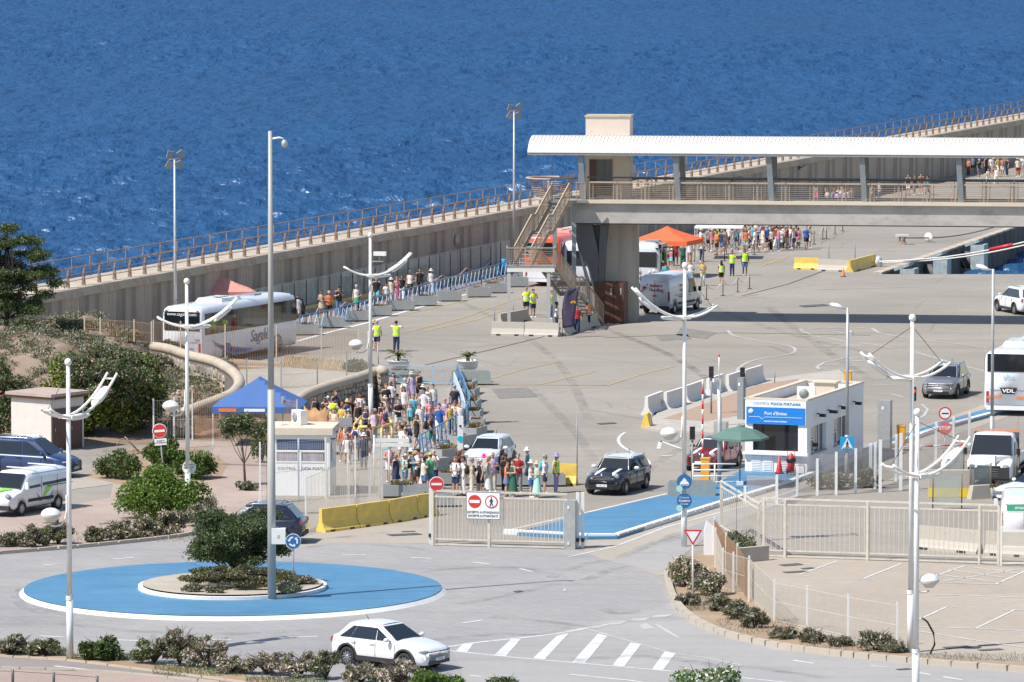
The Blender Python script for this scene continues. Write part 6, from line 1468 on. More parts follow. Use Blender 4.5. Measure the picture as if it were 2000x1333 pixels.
# small electric van
yw = R(-120); t = van('white electric van with green and blue graphics parked at left', vloc(80, 1002, yw, 1.76, 1), yw, CW, L=4.5, W=1.76, H=1.84, hood=1.12, ws0=1.45, ws1=.75, r=.32, wb=2.73, fo=.88, side_glass=True, grille=False, plate='3384 KKL', tuck=.13)
GR = mat('lime_graphic', (.25,.65,.08), .4, 0); TL = mat('teal_graphic', (.01,.35,.5), .4, 0)
for pts, m in (([(-.1,.55),(-.9,1.1),(-.35,1.1)], GR), ([(-.1,.55),(.35,.95),(.1,.5)], TL), ([(-.4,.5),(-1.0,.95),(-.75,.5)], TL)):
    b_ = MB(); b_.add([(x, .888, z) for x, z in pts], [(0,1,2)]); part('side_graphic', b_, m, t)
b_ = MB(); b_.add([(1.55,.6,1.175),(2.05,.1,1.08),(1.55,-.1,1.18)], [(0,1,2)]); part('bonnet_graphic', b_, GR, t); b_ = MB(); b_.add([(1.75,-.05,1.15),(2.1,-.1,1.06),(2.1,-.6,1.05),(1.6,-.6,1.16)], [(0,1,2,3)]); part('bonnet_graphic', b_, TL, t)
for y in (-.6,.6): b_ = MB(); b_.box((-.9,y,1.87), (.0+1.5,.05,.04)); 
for x in (-1.4,.2): b_ = MB(); b_.box((x,0,1.93), (.07,1.5,.04)); part('roof_bar', b_, WHITE, t)
b_ = MB(); b_.tube([(-2.1,.84,1.72),(.6,.84,1.74)], .02, 5); part('blue_roof_stripe', b_, TL, t)
# dropside lorry
yw = R(-104); t = van('white flatbed lorry cab facing the camera behind the glass screens', cg(1950,948,.2,2.2), yw, CW, L=5.9, W=2.07, H=2.3, hood=1.32, ws0=2.2, ws1=1.45, r=.36, wb=3.6, fo=.95, cab_only=.75, name='flatbed_lorry', cat='lorry')
b_ = MB(); b_.box((2.87,0,.62), (.26,1.86,.5)); part('lower_grille', b_, CLAD, t)
for k in range(4): b_ = MB(); b_.box((3.01,0,.5+.1*k), (.012,.9,.02)); part('slat', b_, CHROME, t)
b_ = MB(); b_.box((-1.15,0,.85), (3.5,2.05,.12)); part('flat_bed', b_, GSTEEL, t)
for s_ in (-1,1): b_ = MB(); b_.box((-1.15,s_*1.03,1.1), (3.5,.05,.4)); part('dropside', b_, WHITE, t)
b_ = MB(); b_.box((.62,0,1.55), (.06,2.05,1.4)); part('headboard', b_, DSTEEL, t); b_ = MB(); b_.box((.62,0,2.34), (.1,2.1,.05)); part('orange_bar', b_, ORANGE, t)
# rental van at right edge
yw = R(85); t = van('white rental van with a green sticker behind the gate at the right edge', cg(2010,1066,0,2.6), yw, CW, L=5.0, W=1.95, H=1.98, hood=1.12, ws0=1.75, ws1=1.1, plate='9921 LZX')
b_ = MB(); b_.box((-2.53,.15,1.55), (.02,1.1,.26)); g_ = part('green_sticker', b_, mat('green_sticker', (.05,.4,.22), .5, 0), t); text('enter', .2, WS, g_, (-2.545,.15,1.55), (R(90),0,R(-90)), bold=.004)
b_ = MB(); b_.box((-2.51,0,1.5+.18), (.02,1.5,.02)); part('trim', b_, BLACK, t)
# --- coaches
def coach(label, loc, yaw, paint, L=12, W=2.55, H=3.45, upper=None, name='coach', rear_win=(1.95,3.0), side_win=(1.5,2.85), stripe=None, pod=True, lower=None, front_glass=True, nw=6):
    t = thing(name, label, 'coach', tuple(loc), yaw); xf, xr = L/2, -L/2; b_ = MB(); secs = []
    for x, k, dz in ((xr,.93,-.16),(xr+.05,.97,-.05),(xr+.2,1,0),(xr+1,1,.02),(xf-1.2,1,.02),(xf-.5,.99,-.03),(xf-.15,.95,-.18),(xf,.88,-.45)):
        hw = W/2*k; zt = H+dz; half = [(hw*.95,.3),(hw,.45),(hw,1.3),(hw-.02,zt-.45),(hw-.1,zt-.16),(hw-.3,zt-.03),(hw*.4,zt+.02)]; secs.append([(x,y,z) for y, z in half]+[(x,-y,z) for y, z in reversed(half)])
    b_.loft(secs); part('body', b_, paint, t, fix=True)
    for s_ in (-1, 1):
        wl = (L-.5)/nw
        for i in range(nw):
            b_ = MB(); x = xr+.3+wl*(i+.5); b_.box((x, s_*(W/2+.003), (side_win[0]+side_win[1])/2), (wl-.025,.03,side_win[1]-side_win[0])); part('side_window', b_, GLASSD, t)
        for x in (xr+3.0, xf-2.7):
            b_ = MB(); b_.lathe([(.001,0),(.58,0),(.58,.03)], 24); o = part('wheel_arch', b_, BLACK, t, loc=(x, s_*(W/2-.0), .5)); o.rotation_euler = (R(90), 0, 0)
        b_ = MB(); b_.tube([(xf-.3,s_*(W/2-.05),H-.35),(xf+.35,s_*(W/2+.1),H-.45),(xf+.4,s_*(W/2+.15),H-.8)], .05, 6); b_.box((xf+.4,s_*(W/2+.15),H-1.05), (.12,.22,.55)); part('mirror_arm', b_, BLACK, t)
        b_ = MB(); b_.box((xr+.015, s_*(W/2-.2), .95), (.05,.14,.6)); part('tail_light', b_, REDL, t)
        b_ = MB(); b_.lathe([(.001,0),(.07,0),(.07,.03)], 12); o = part('marker_light', b_, REDL, t, loc=(xr-.0, s_*(W/2-.3), H-.28)); o.rotation_euler = (0,R(-90),0)
        for k in range(5):
            b_ = MB(); b_.box((xr+1.5+k*1.9, s_*(W/2+.002), .85), (.012,.012,.9)); part('panel_seam', b_, BLACK, t)
    b_ = MB(); b_.box((xr-.005, 0, (rear_win[0]+rear_win[1])/2), (.05, W*.86, rear_win[1]-rear_win[0])); part('rear_window', b_, GLASSD, t)
    b_ = MB(); b_.loft([[(xf-.13+.1*(1-k), y*W*.46, 1.2+1.75*k) for y in (-1,1)] for k in (0,1)], closed=False, caps=False); 
    b_ = MB(); b_.box((xf-.06, 0, 2.0), (.2, W*.84, 1.7), top=.96); part('windscreen', b_, GLASSD, t)
    b_ = MB(); b_.box((xr-.01,0,1.32), (.05,1.9,.03)); b_.box((xr-.01,0,.55), (.05,2.2,.02)); part('engine_seam', b_, GSTEEL, t)
    b_ = MB(); b_.box((xr-.02,0,.42), (.1,W*.9,.22)); part('rear_bumper', b_, lower or paint, t)
    if pod: b_ = MB(); b_.box((-1.5,0,H+.1), (2.6,1.7,.22), top=.86); part('roof_unit', b_, paint, t); b_ = MB(); b_.box((2.6,0,H+.06), (.9,.8,.1)); part('roof_hatch', b_, GSTEEL, t); b_ = MB(); b_.box((-1.6,-.2,H+.215), (1.6,.12,.02)); part('vent_slot', b_, BLACK, t)
    wheels(t, (xr+3.0, xf-2.7), .5, .3, W-.32, 8)
    return t
def cloc(u, v, yaw, L, W, side): # from the rear corner on the visible side
    p = G(u, v); a = yaw + (math.pi/2 if side > 0 else -math.pi/2); return (p.x+math.cos(yaw)*L/2-math.cos(a)*W/2, p.y+math.sin(yaw)*L/2-math.sin(a)*W/2, 0)
yw = R(66); t = coach('white coach with dark windows and violet wave graphics under the breakwater', cloc(396, 716, yw, 12, 2.55, -1), yw, CW, H=3.3, side_win=(1.7,2.9))
text('www.sagales.com', .26, WS, t, (-6.04, 0, 2.86), (R(90),0,R(-90))); text('848', .2, mat('violet_print', (.12,.12,.4), .5, 0), t, (-6.04,-.95,1.45), (R(90),0,R(-90)))
text('Gran Turisme', .26, MATS['violet_print'], t, (-6.04,0,.95), (R(90),0,R(-90)), shear=.3)
side_text(t, 'Sagalés', .95, 1.2, 1.18, 2.56, mat('grey_violet_print', (.16,.14,.2), .5, 0), shear=.25, bold=.006)
for k, (m, o_) in enumerate((('violet_wave', (.2,.14,.36)), ('blue_wave', (.16,.22,.46)))):
    b_ = MB(); mm = mat(m, o_, .4, .2, 3)
    xs = np.linspace(-4.9+k*.3, .2, 20); secs = [[(x, -1.287, 1.42-.9*((x+4.9)/5.1)**(.6+.2*k)-.16*k), (x, -1.287, 1.42-.9*((x+4.9)/5.1)**(.6+.2*k)-.16*k-.3*math.sin(math.pi*min(1, (x+4.95)/5.2))-.02)] for x in xs]; b_.loft(secs, closed=False, caps=False); part('wave_graphic', b_, mm, t)
yw = R(76); t = coach('white coach with wide dark rear window at the right edge', cloc(1921, 812, yw, 12, 2.55, 1), yw, CW, H=3.3, rear_win=(2.25,3.15), side_win=(1.6,2.9))
text('alsa', .4, mat('pale_blue_print', (.35,.6,.78), .5, 0), t, (-6.04,.0,2.0), (R(90),0,R(-90))); text('VDL', .26, WS, t, (-6.075,0,1.28), (R(90),0,R(-90)), bold=.008, sx=1.3)
b_ = MB(); b_.add([(-6.05,.45,1.44),(-6.05,-.45,1.44),(-6.05,-.3,1.12),(-6.05,.3,1.12)], [(0,1,2,3)]); part('maker_badge', b_, BLACK, t)
for y in (.75,-.75): b_ = MB(); b_.box((-6.03,y,.95), (.03,.7,.1)); part('reflector', b_, ORANGE, t)
yw = AYAW; t = coach('orange and white coach parked behind the access stairs', cloc(1024, 560, yw, 12, 2.55, -1) if False else (G(1058,560).x+6*AX.x, G(1058,560).y+6*AX.y, 0), yw, COR, H=3.3, rear_win=(2.0,2.9), lower=CW)
b_ = MB(); b_.box((0,0,.72), (12.02,2.58,.5)); part('white_skirt', b_, CW, t); b_ = MB(); b_.box((-6.05,.3,1.2), (.03,.6,.2)); part('yellow_plate', b_, AMBER, t)
for k in range(4): b_ = MB(); b_.box((-6.04,.45,1.75+.16*k), (.03,.9,.1)); part('vent', b_, ORANGE, t)
b_ = MB(); b_.box((1.5,0,3.25), (8.6,2.3,.34), top=.85); part('white_roof', b_, CW, t)
p = G(1196, 563); t = coach('white minibus with large dark windows just right of the lift tower', (p.x+.2, p.y+2.0, 0), R(-14), CSL, L=6.6, W=2.3, H=2.95, side_win=(1.35,2.35), nw=4)
# ================================================================ TENTS, PARASOL
def gazebo(label, u, v, w, d, eave, peak, m, yaw=0, val=.3, name='gazebo_tent', txt=None):
    p = G(u, v); t = thing(name, label, 'gazebo', tuple(p), yaw); b_ = MB(); h = .09
    K = 8
    def pt(x, y):
        f = max(abs(x)/(w/2), abs(y)/(d/2)); return (x, y, eave+(peak-eave)*(1-f)**1.0 - .08*math.sin(math.pi*f)*(1-min(abs(x)/(w/2), abs(y)/(d/2))))
    n = 16
    for i in range(n+1):
        for j in range(n+1): b_.v.append(pt(-w/2+w*i/n, -d/2+d*j/n))
    for i in range(n):
        for j in range(n): a = i*(n+1)+j; b_.f.append((a, a+n+1, a+n+2, a+1)); b_.m.append(0); b_.sm.append(False)
    o = part('canopy', b_, m, t)
    for a, b in (((-w/2,-d/2),(w/2,-d/2)),((w/2,-d/2),(w/2,d/2)),((w/2,d/2),(-w/2,d/2)),((-w/2,d/2),(-w/2,-d/2))):
        b_ = MB(); b_.quad((a[0],a[1],eave-val),(b[0],b[1],eave-val),(b[0],b[1],eave),(a[0],a[1],eave)); o = part('valance', b_, m, t); o.modifiers.new('th','SOLIDIFY').thickness = .01
    for x in (-w/2+.04, w/2-.04):
        for y in (-d/2+.04, d/2-.04): b_ = MB(); b_.box((x, y, eave/2), (.045,.045,eave)); part('leg', b_, WHITE, t)
    for y in (-d/2+.04, d/2-.04): b_ = MB(); b_.tube([(-w/2,y,eave-.35),(0,y,eave-.02),(w/2,y,eave-.35)], .015, 4); part('truss', b_, STEEL, t)
    return t
t = gazebo('blue gazebo tent with orange and white print on its valance', 508, 868, 4.3, 3.2, 1.95, 3.3, mat('blue_canopy', (.06,.135,.34), .8, .05, 1.5), R(-3))
b_ = MB(); b_.box((-1.4,-1.615,1.8), (.85,.012,.16)); part('orange_print', b_, ORANGE, t); b_ = MB(); b_.box((-.1,-1.615,1.8), (1.0,.012,.14)); part('white_print', b_, WS, t)
t = gazebo('orange gazebo tent beside the queue under the footbridge', 1303, 540, 4.0, 3.6, 2.5, 3.4, mat('orange_canopy', (.75,.13,.045), .8, .05, 1.5), R(-20))
b_ = MB(); b_.box((-.9,-1.815,2.35), (1.1,.012,.13)); part('white_print', b_, WS, t)
gazebo('faded coral gazebo tent behind the white coach', 430, 640, 4.0, 3.0, 2.25, 3.2, mat('coral_canopy', (.66,.27,.22), .8, .05, 1.5), R(10))
gazebo('white gazebo tent over the queue under the footbridge', 1405, 505, 3.4, 3.0, 2.3, 2.6, mat('white_canopy', (.75,.75,.77), .8, .05, 1.5), R(-5), val=.1)
p = G(1445, 953); t = thing('parasol', 'pale green parasol on a thin pole in front of the police booth', 'parasol', (p.x, p.y, .13)); Hh = 2.2
b_ = MB(); n = 8
for k in range(n):
    a, c_ = 2*math.pi*k/n, 2*math.pi*(k+1)/n; P = lambda r_, q_, z: (r_*math.cos(q_), r_*math.sin(q_), z)
    b_.quad(P(.12,a,Hh+.42), P(.12,c_,Hh+.42), P(.75,c_,Hh+.27), P(.75,a,Hh+.27)); b_.quad(P(.75,a,Hh+.27), P(.75,c_,Hh+.27), P(1.3,c_,Hh-.05), P(1.3,a,Hh-.05)); b_.quad(P(1.3,a,Hh-.05), P(1.3,c_,Hh-.05), P(1.31,c_,Hh-.13), P(1.31,a,Hh-.13))
cm_ = mat('green_canopy', (.1,.18,.15), .8, .05, 2); o = part('canopy', b_, cm_, t); o.modifiers.new('th','SOLIDIFY').thickness = .008
b_ = MB(); b_.lathe([(.16,Hh+.43),(.1,Hh+.5),(.001,Hh+.52)], 8); part('vent_cap', b_, cm_, t); b_ = MB(); b_.tube([(0,0,0),(0,0,Hh+.4)], .03, 8); part('pole', b_, DSTEEL, t); b_ = MB(); b_.box((0,0,.08), (.3,.3,.16)); part('base', b_, WHITE, t)
b_ = MB()
for k in range(8): a = 2*math.pi*k/8; b_.tube([(0,0,Hh-.1),(.7*math.cos(a),.7*math.sin(a),Hh+.22)], .01, 4)
part('ribs', b_, DSTEEL, t)['kind'] = 'stuff'
# feather flag
p = G(1099, 660); t = thing('feather_flag', 'dark violet feather flag with a gold emblem beside the striped barrier', 'flag', tuple(p)); b_ = MB()
H_ = 2.95; zs = np.linspace(.55, H_, 14); secs = []
for z_ in zs:
    k = (z_-.55)/(H_-.55); x0 = -.02+.95*max(0,k-.55)**1.9*1.6; x1 = .62+.35*k if k < .93 else .99; x1 = max(x1, x0+.03); secs.append([(x0+(x1-x0)*j/5, .05*math.sin(j+z_*2), z_+(.1*j/5 if k < .1 else 0)) for j in range(6)])
b_.loft(secs, closed=False, caps=False); fm = mat('violet_flag_cloth', (.04,.032,.065), .7, .4, 1.6, col2=(.08,.06,.11)); o = part('flag_cloth', b_, fm, t); o.modifiers.new('th','SOLIDIFY').thickness = .008
b_ = MB(); b_.tube([(0,0,0),(-.03,0,1.6),(.1,0,2.3),(.45,0,2.8),(.98,0,2.98)], .022, 6); part('pole', b_, BLACK, t)
b_ = MB()
for k in range(9): a = math.pi*(k/8); b_.beam((.62+.04*math.cos(a),-.09,2.06+.04*math.sin(a)), (.62+.17*math.cos(a),-.09,2.06+.15*math.sin(a)), .012, .03)
part('gold_emblem', b_, AMBER, t)
b_ = MB(); b_.box((0,0,.02), (.4,.4,.04)); part('base', b_, STEEL, t)
# ================================================================ BARRIERS ARMS, BOLLARDS, CABINETS
def arm_unit(u, v, label, col=AMBER, H=1.05, w_=.38, z=.0):
    p = G(u, v, z); t = thing('barrier_unit', label, 'barrier machine', tuple(p), R(-12)); b_ = MB(); b_.box((0,0,H/2), (w_,.35,H)); part('cabinet', b_, col, t); b_ = MB(); b_.box((0,0,H+.03), (w_+.04,.39,.06)); part('lid', b_, col, t); return t
arm_unit(1378, 942, 'orange barrier machine beside the red car', z=.13); arm_unit(1760, 876, 'orange barrier machine right of the police booth', z=.13)
arm_unit(1656, 760, 'amber barrier machine behind the police booth', H=.9)
def striped(label, P, r_, n=7, name='boom_gate'):
    t = thing(name, label, 'boom gate', tuple(P[0])); O = P[0]
    for k in range(n): b_ = MB(); b_.tube([O.lerp(P[1], k/n)-O, O.lerp(P[1], (k+1)/n)-O], r_, 6); part('red_section' if k % 2 else 'white_section', b_, RED if k % 2 else WS, t)
a = G(1372, 940, .13); striped('red and white boom raised upright in front of the red car', [a+Vector((0,0,.9)), a+Vector((0,0,4.6))], .045, 11)
a = G(1650, 762, .8); b = G(1568, 757, .8); striped('lowered red and white boom behind the police booth', [a, b+Vector((0,0,.1))], .04, 9)
a = G(1757, 874, 1.0); b = G(1905, 868, 1.0); striped('lowered red and white boom right of the police booth', [a, b], .035, 9)
# near quay long boom: the mooring lines with rat guards
def mooring(label, a, b, col, guard):
    t = thing('mooring_line', label, 'rope', tuple(a)); b_ = MB(); b_.tube([Vector((0,0,-.5*math.sin(math.pi*k/10)))+(b-a)*k/10 for k in range(11)], .05, 6); part('line', b_, col, t)
    g_ = (b-a)*guard; b_ = MB(); b_.lathe([(.001,0),(.38,0),(.38,.04),(.001,.05)], 18); o = part('rat_guard', b_, WHITE, t, loc=g_+Vector((0,0,-.5*math.sin(math.pi*guard)))); d = (b-a).normalized(); o.rotation_euler = d.to_track_quat('Z','Y').to_euler()
    return t
bo = G(1762, 478); t = thing('mooring_bollard', 'rusty double headed bollard on the quay edge', 'bollard', tuple(bo)); b_ = MB(); b_.lathe([(.42,0),(.3,.1),(.22,.3),(.25,.55),(.001,.6)], 16); part('post', b_, RUST, t); b_ = MB(); b_.box((0,0,.66), (.95,.5,.16)); part('head', b_, mat('pale_bollard_cap', (.6,.56,.5), .7, .1), t)
mooring('grey mooring line with a round white rat guard near the bollard', bo+Vector((0,0,.5)), GY(1990, 428, 415), mat('grey_rope', (.2,.18,.17), .9, .2, 6), .22)
mooring('long white mooring line with a red sleeve crossing the basin', G(1700, 512, .3), GY(2080, 452, 372), mat('white_rope', (.62,.6,.56), .9, .15, 6), .045)
mooring('second white mooring line just under the long one across the basin', G(1702, 514, .2), GY(2080, 459, 371), MATS['white_rope'], .04)
a, b = G(1700, 512, .3), GY(2080, 452, 372); b_ = MB(); b_.tube([a.lerp(b, .62)+Vector((0,0,-.44)), a.lerp(b, .74)+Vector((0,0,-.35))], .12, 8); o = part('red_sleeve', b_, RED); tag(o, 'red protective sleeve on the long white mooring line', 'rope sleeve')
for u, v, w_, H, m, lb in ((1728,882,.62,2.45,STEEL,'tall grey steel cabinet right of the police booth'), (1408,905,.6,1.95,STEEL,'grey box pillar behind the green parasol'), (1448,823,.32,2.2,GSTEEL,'left tall grey steel post on the median'), ):
    p = G(u, v); t = thing('steel_cabinet', lb, 'cabinet', tuple(p), R(-20)); b_ = MB(); b_.box((0,0,H/2), (w_,.4,H)); part('casing', b_, m, t); b_ = MB(); b_.box((-.05,-.21,H*.85), (.1,.02,.14)); part('label_plate', b_, WS, t)
for u, v, tv, lb in ((1389,812,720,'black sensor head on a grey post beside the white barriers'), (1450,812,722,'pair of black sensor heads on a grey post at the median'), (1352,944,838,'black traffic light back on a pale blue post before the red car')):
    p = G(u, v); s = FPX/math.hypot(p.y, HC); H = (v-tv)/s; t = thing('signal_post', lb, 'traffic signal', tuple(p)); pole_(t, H-.5, .05, GSTEEL); b_ = MB(); b_.box((0,0,H-.32), (.24,.2,.3)); b_.box((0,0,H-.05+.03), (.24,.2,.24)) if False else None; part('lower_head', b_, BLACK, t); b_ = MB(); b_.box((0,0,H-.02), (.24,.2,.26)); part('upper_head', b_, BLACK, t)
p = G(1404, 835); t = thing('camera_post', 'cream post with a white camera and red tip beside the white barriers', 'post', tuple(p)); pole_(t, 2.4, .09, WHITE); b_ = MB(); b_.tube([(0,0,2.4),(0,0,3.6)], .03, 6); part('thin_rod', b_, WS, t); b_ = MB(); b_.tube([(0,0,3.5),(0,0,3.65)], .035, 6); part('red_tip', b_, RED, t); b_ = MB(); b_.box((-.15,-.12,2.35), (.32,.16,.16), rz=.5); part('camera', b_, WHITE, t)
p = G(1405, 950); t = thing('galvanised_pole', 'pale grey pole standing left of the green parasol', 'pole', (p.x, p.y, .13)); pole_(t, 3.9, .1, STEEL)
p = G(1783, 880); s = FPX/math.hypot(p.y, HC); t = thing('traffic_light', 'small traffic light showing red beside the tall white lamp', 'traffic light', (p.x, p.y, .1)); pole_(t, 2.2, .05, SKYB if False else STEEL)
b_ = MB(); b_.box((0,0,2.6), (.28,.24,.66)); part('housing', b_, BLACK, t)
em = bpy.data.materials.new('lit_red_lens'); em.use_nodes = True; e_ = em.node_tree.nodes['Principled BSDF']; e_.inputs['Base Color'].default_value = (.8,.02,.01,1); e_.inputs['Emission Color'].default_value = (1,.08,.04,1); e_.inputs['Emission Strength'].default_value = 1.5
for zz, m in ((2.75, em), (2.46, DSTEEL)):
    b_ = MB(); b_.lathe([(.001,.02),(.09,0),(.1,-.02)], 14); o = part('lens', b_, m, t, loc=(0,-.125,zz)); o.rotation_euler = (R(90),0,0)
# white and totem near crowd
p = G(899, 905); s = 41; t = thing('sign_totem', 'slim white totem with a teal disc beside the planters', 'sign', tuple(p)); b_ = MB(); b_.box((0,0,1.1), (.26,.2,2.2)); part('casing', b_, WHITE, t); disc_sign(t, 1.15, .14, mat('cyan_disc', (.0,.45,.6), .5, 0), -.1); b_ = MB(); b_.ell((.0,-.1,1.75), (.06,.06,.06), 8, 6); part('lens', b_, BLACK, t)
# booth forecourt things
p = G(1522, 925, .13); t = thing('traffic_cone', 'tall red traffic cone in front of the police booth', 'cone', tuple(p)); b_ = MB(); b_.lathe([(.16,.03),(.03,.82),(.001,.83)], 14); part('cone', b_, RED, t); b_ = MB(); b_.box((0,0,.02), (.4,.4,.04)); part('base', b_, CLAD, t)
p = G(1545, 927, .13); t = thing('wheeled_extinguisher', 'big red wheeled fire extinguisher by the booth wall', 'extinguisher', tuple(p)); b_ = MB(); b_.lathe([(.001,.05),(.17,.08),(.18,.75),(.1,.9),(.04,.98)], 16); part('cylinder', b_, RED, t); b_ = MB(); b_.lathe([(.19,.55),(.22,.6),(.22,.72),(.19,.76)], 14); part('hose', b_, BLACK, t); b_ = MB(); b_.tube([(-.15,0,.1),(-.16,0,1.1),(.16,0,1.1),(.15,0,.1)], .02, 5); part('handle_frame', b_, RED, t)
for s_ in (-1,1): b_ = MB(); b_.lathe([(.001,0),(.12,0),(.12,.05),(.001,.05)], 12); o = part('wheel', b_, RUBBER, t, loc=(s_*.2,0,.12)); o.rotation_euler = (0,R(90),0)
p = G(1562, 930, .13); o = MB(); o.tube([(-.22,0,0),(-.22,0,.42),(-.15,0,.5),(.15,0,.5),(.22,0,.42),(.22,0,0)], .03, 6); o = part('hoop_stand', o, STEEL); o.location = p; tag(o, 'small steel hoop stand right of the fire extinguisher', 'bike hoop')
p = G(1647, 541); t = thing('traffic_cone', 'small orange traffic cone in front of the concrete barriers', 'cone', tuple(p)); b_ = MB(); b_.lathe([(.13,.03),(.03,.6),(.001,.61)], 12); part('cone', b_, ORANGE, t); b_ = MB(); b_.box((0,0,.02), (.36,.36,.04)); part('base', b_, CLAD, t)
p = G(984, 536); o = MB(); o.lathe([(.001,0),(.28,0),(.3,.2),(.28,.95),(.2,1.05),(.001,1.06)], 14); o = part('waste_bin', o, mat('bright_blue_plastic', (.02,.25,.55), .5, .1)); o.location = p; tag(o, 'bright blue plastic bin left of the stairs by the glass screen', 'bin')
t = thing('white_railing', 'white tubular railing with four bars beside the orange barrier machine', 'railing', tuple(G(1352, 955, .13)))
for k in range(4): b_ = MB(); b_.tube([(0,0,.3+.27*k),(1.95-.18*(3-k)*0,0,.3+.27*k)], .035, 6); part('rail', b_, WHITE, t)
for x in (.03, 1.0): b_ = MB(); b_.tube([(x,0,0),(x,0,1.12)], .04, 6); part('post', b_, WHITE, t)
# bits at the car park: bottom right
p = G(1375, 1085); t = thing('meter_box', 'white block wall with pointed top beside the give way sign', 'wall', tuple(p)); b_ = MB(); b_.loft([[(x, y, 0), (x, y+.0, 1.35-.5*((x+.1)/.7)*(x > .1))] for x, y in ((0,0),(.15,0),(.62,-.0))], closed=False, caps=False); b_ = MB(); b_.prism([(0,0),(.62,0),(.62,.3),(0,.3)], 0, .98); b_.add([(0,0,.98),(.62,0,.98),(.1,0,1.4),(0,.3,.98),(.62,.3,.98),(.1,.3,1.4)], [(0,1,2),(5,4,3),(1,4,5,2),(0,2,5,3)]); part('block', b_, WHITEW, t)
o = MB(); P0 = G(1798, 1213); o.tube([(0,0,0.0),(.28,0,-.0+.05),(.42,-.25,.02),(.4,-.7,.02),(.25,-1.4,.02),(.1,-1.9,.02)], .035, 6); o = part('black_pipe', o, BLACK); o.location = P0+Vector((.1,0,.6)); o.location = G(1800, 1278); o.data = MB().tube([(0,0,1.3),(.2,0,1.15),(.42,0,.75),(.46,0,.35),(.3,0,0)], .035, 6).mesh('black_pipe', [BLACK]); tag(o, 'curved black conduit pipe beside the white lamp posts', 'pipe')
mb = MB(); P = [G(*p)-G(1487,1082) for p in px(1487,1082, 1440,1108, 1436,1104, 1480,1078)]; 
o = part('low_wall', MB().box((0,0,.3), (1.9,.22,.6), rz=R(35)), CONC); o.location = G(1462, 1098); tag(o, 'low beige block wall at the corner of the planted bed', 'wall')
# glass windbreak panels at right
GP = mat('dark_green_glass', (.42,.48,.44), .08, .1, 2, alpha=.42)
for i, (u, v, tv, w_, rz_, lb) in enumerate(((1850,995,935,1.25,0,'small glass screen panel left of the yellow banded block'), (1862,946,888,1.0,20,'glass screen panel left of the lorry cab'), (1915,972,914,1.1,30,'middle glass screen panel in front of the lorry grille'), (1965,950,898,1.1,25,'glass screen panel over the lorry headlight'), (1700,925,880,1.0,30,'glass screen panel left of the traffic light'))):
    p = G(u, v); s = FPX/math.hypot(p.y, HC); H = (v-tv)/s; t = thing('glass_panel_screen', lb, 'glass screen', tuple(p), R(rz_), 'glass windbreak panels'); b_ = MB(); b_.box((0,0,.15+H/2), (w_*.9,.03,H)); part('glass_pane', b_, GP, t)
    for s_ in (-1,1): b_ = MB(); b_.tube([(s_*w_/2,0,0),(s_*w_/2,0,H+.2)], .035, 6); part('post', b_, mat('bronze_post', (.16,.12,.09), .6, .1), t)
p = G(1858, 972); t = thing('concrete_block', 'beige concrete block with a yellow band below the glass screens', 'block', tuple(p)); b_ = MB(); b_.box((0,.2,.6), (2.0,.4,1.2)); part('block', b_, CONC, t); b_ = MB(); b_.box((0,-.004,.22), (2.0,.01,.4)); part('yellow_band', b_, mat('bright_yellow_band', (.8,.58,.03), .6, .05), t)
p = G(1912, 975); t = thing('concrete_block', 'dark concrete wedge under the middle glass screen', 'block', tuple(p), R(25)); b_ = MB(); b_.box((.2,.1,.3), (1.3,.4,.6), top=.8); part('block', b_, CONC, t)
p = G(1948, 978); t = thing('planter_pot', 'grey square pot with a small shrub right of the glass screens', 'planter', tuple(p)); b_ = MB(); b_.lathe([(.22,0),(.34,.6),(.3,.6),(.001,.5)], 4); part('pot', b_, PLANTG, t); part('plant', TF[0], None, t, loc=(0,0,.55))
for i, (a, b) in enumerate((((1780,1070),(1915,1082)), ((1925,1083),(2010,1088)))):
    P = [G(*a), G(*b)]; barriers('', [a, b], BARR, .95, group='concrete barriers behind the boundary fence', each=[('long concrete barrier seen through the boundary fence', 'concrete barrier behind the pedestrian gate')[i]])
# inclined concrete slope behind boundary fence with handrail posts
P_ = px(1455,985, 1517,987, 1557,970, 1596,968, 1633,967, 1671,964, 1709,955, 1750,940, 1793,930, 1828,905, 1862,885, 1893,872); T_ = (952,930,917,898,885,878,866,850,837,826,816,806)
P_ = [G(*p_) for p_ in P_]; t = thing('screen_fence', 'tall transparent screen fence on white posts beside the police booth', 'fence', tuple(P_[0])); sg_ = mat('beige_clear_panel', (.55,.48,.42), .15, .1, 2, alpha=.22)
for i, (p, tv) in enumerate(zip(P_, T_)):
    H = min(2.3, HC-(tv-V0)*p.y/FPX); b_ = MB(); b_.box((0,0,H/2), (.12,.06,H)); b_.box((.045,-.035,H/2), (.02,.012,H)); part('post', b_, WHITE, t, loc=p-P_[0])
    if i: q_ = P_[i-1]; d = p-q_; b_ = MB(); b_.box((d.length/2, .02, H*.52), (d.length-.14,.015,H*.86)); part('clear_panel', b_, sg_, t, loc=q_-P_[0], rz=math.atan2(d.y, d.x))
P_ = [G(*p_) for p_ in px(1719,962, 1759,958, 1700,950)]; 
for p, tv, lb in zip(P_, (861,848,868), ('white square post behind the boundary fence, left of the tall lamps', 'white square post closest to the tall lamps behind the boundary fence', 'shorter white square post at the end of the dry scrub')):
    H = HC-(tv-V0)*p.y/FPX; t = thing('white_post', lb, 'post', tuple(p), 0, 'white posts behind the boundary fence'); b_ = MB(); b_.box((0,0,H/2), (.14,.1,H)); part('shaft', b_, WHITE, t)
P_ = [G(*p_) for p_ in px(-60,1338, 25,1340, 105,1345, 190,1352)]; t = thing('rope_fence', 'low dark posts with a wire along the pink footway at the bottom left', 'fence', tuple(P_[0]))
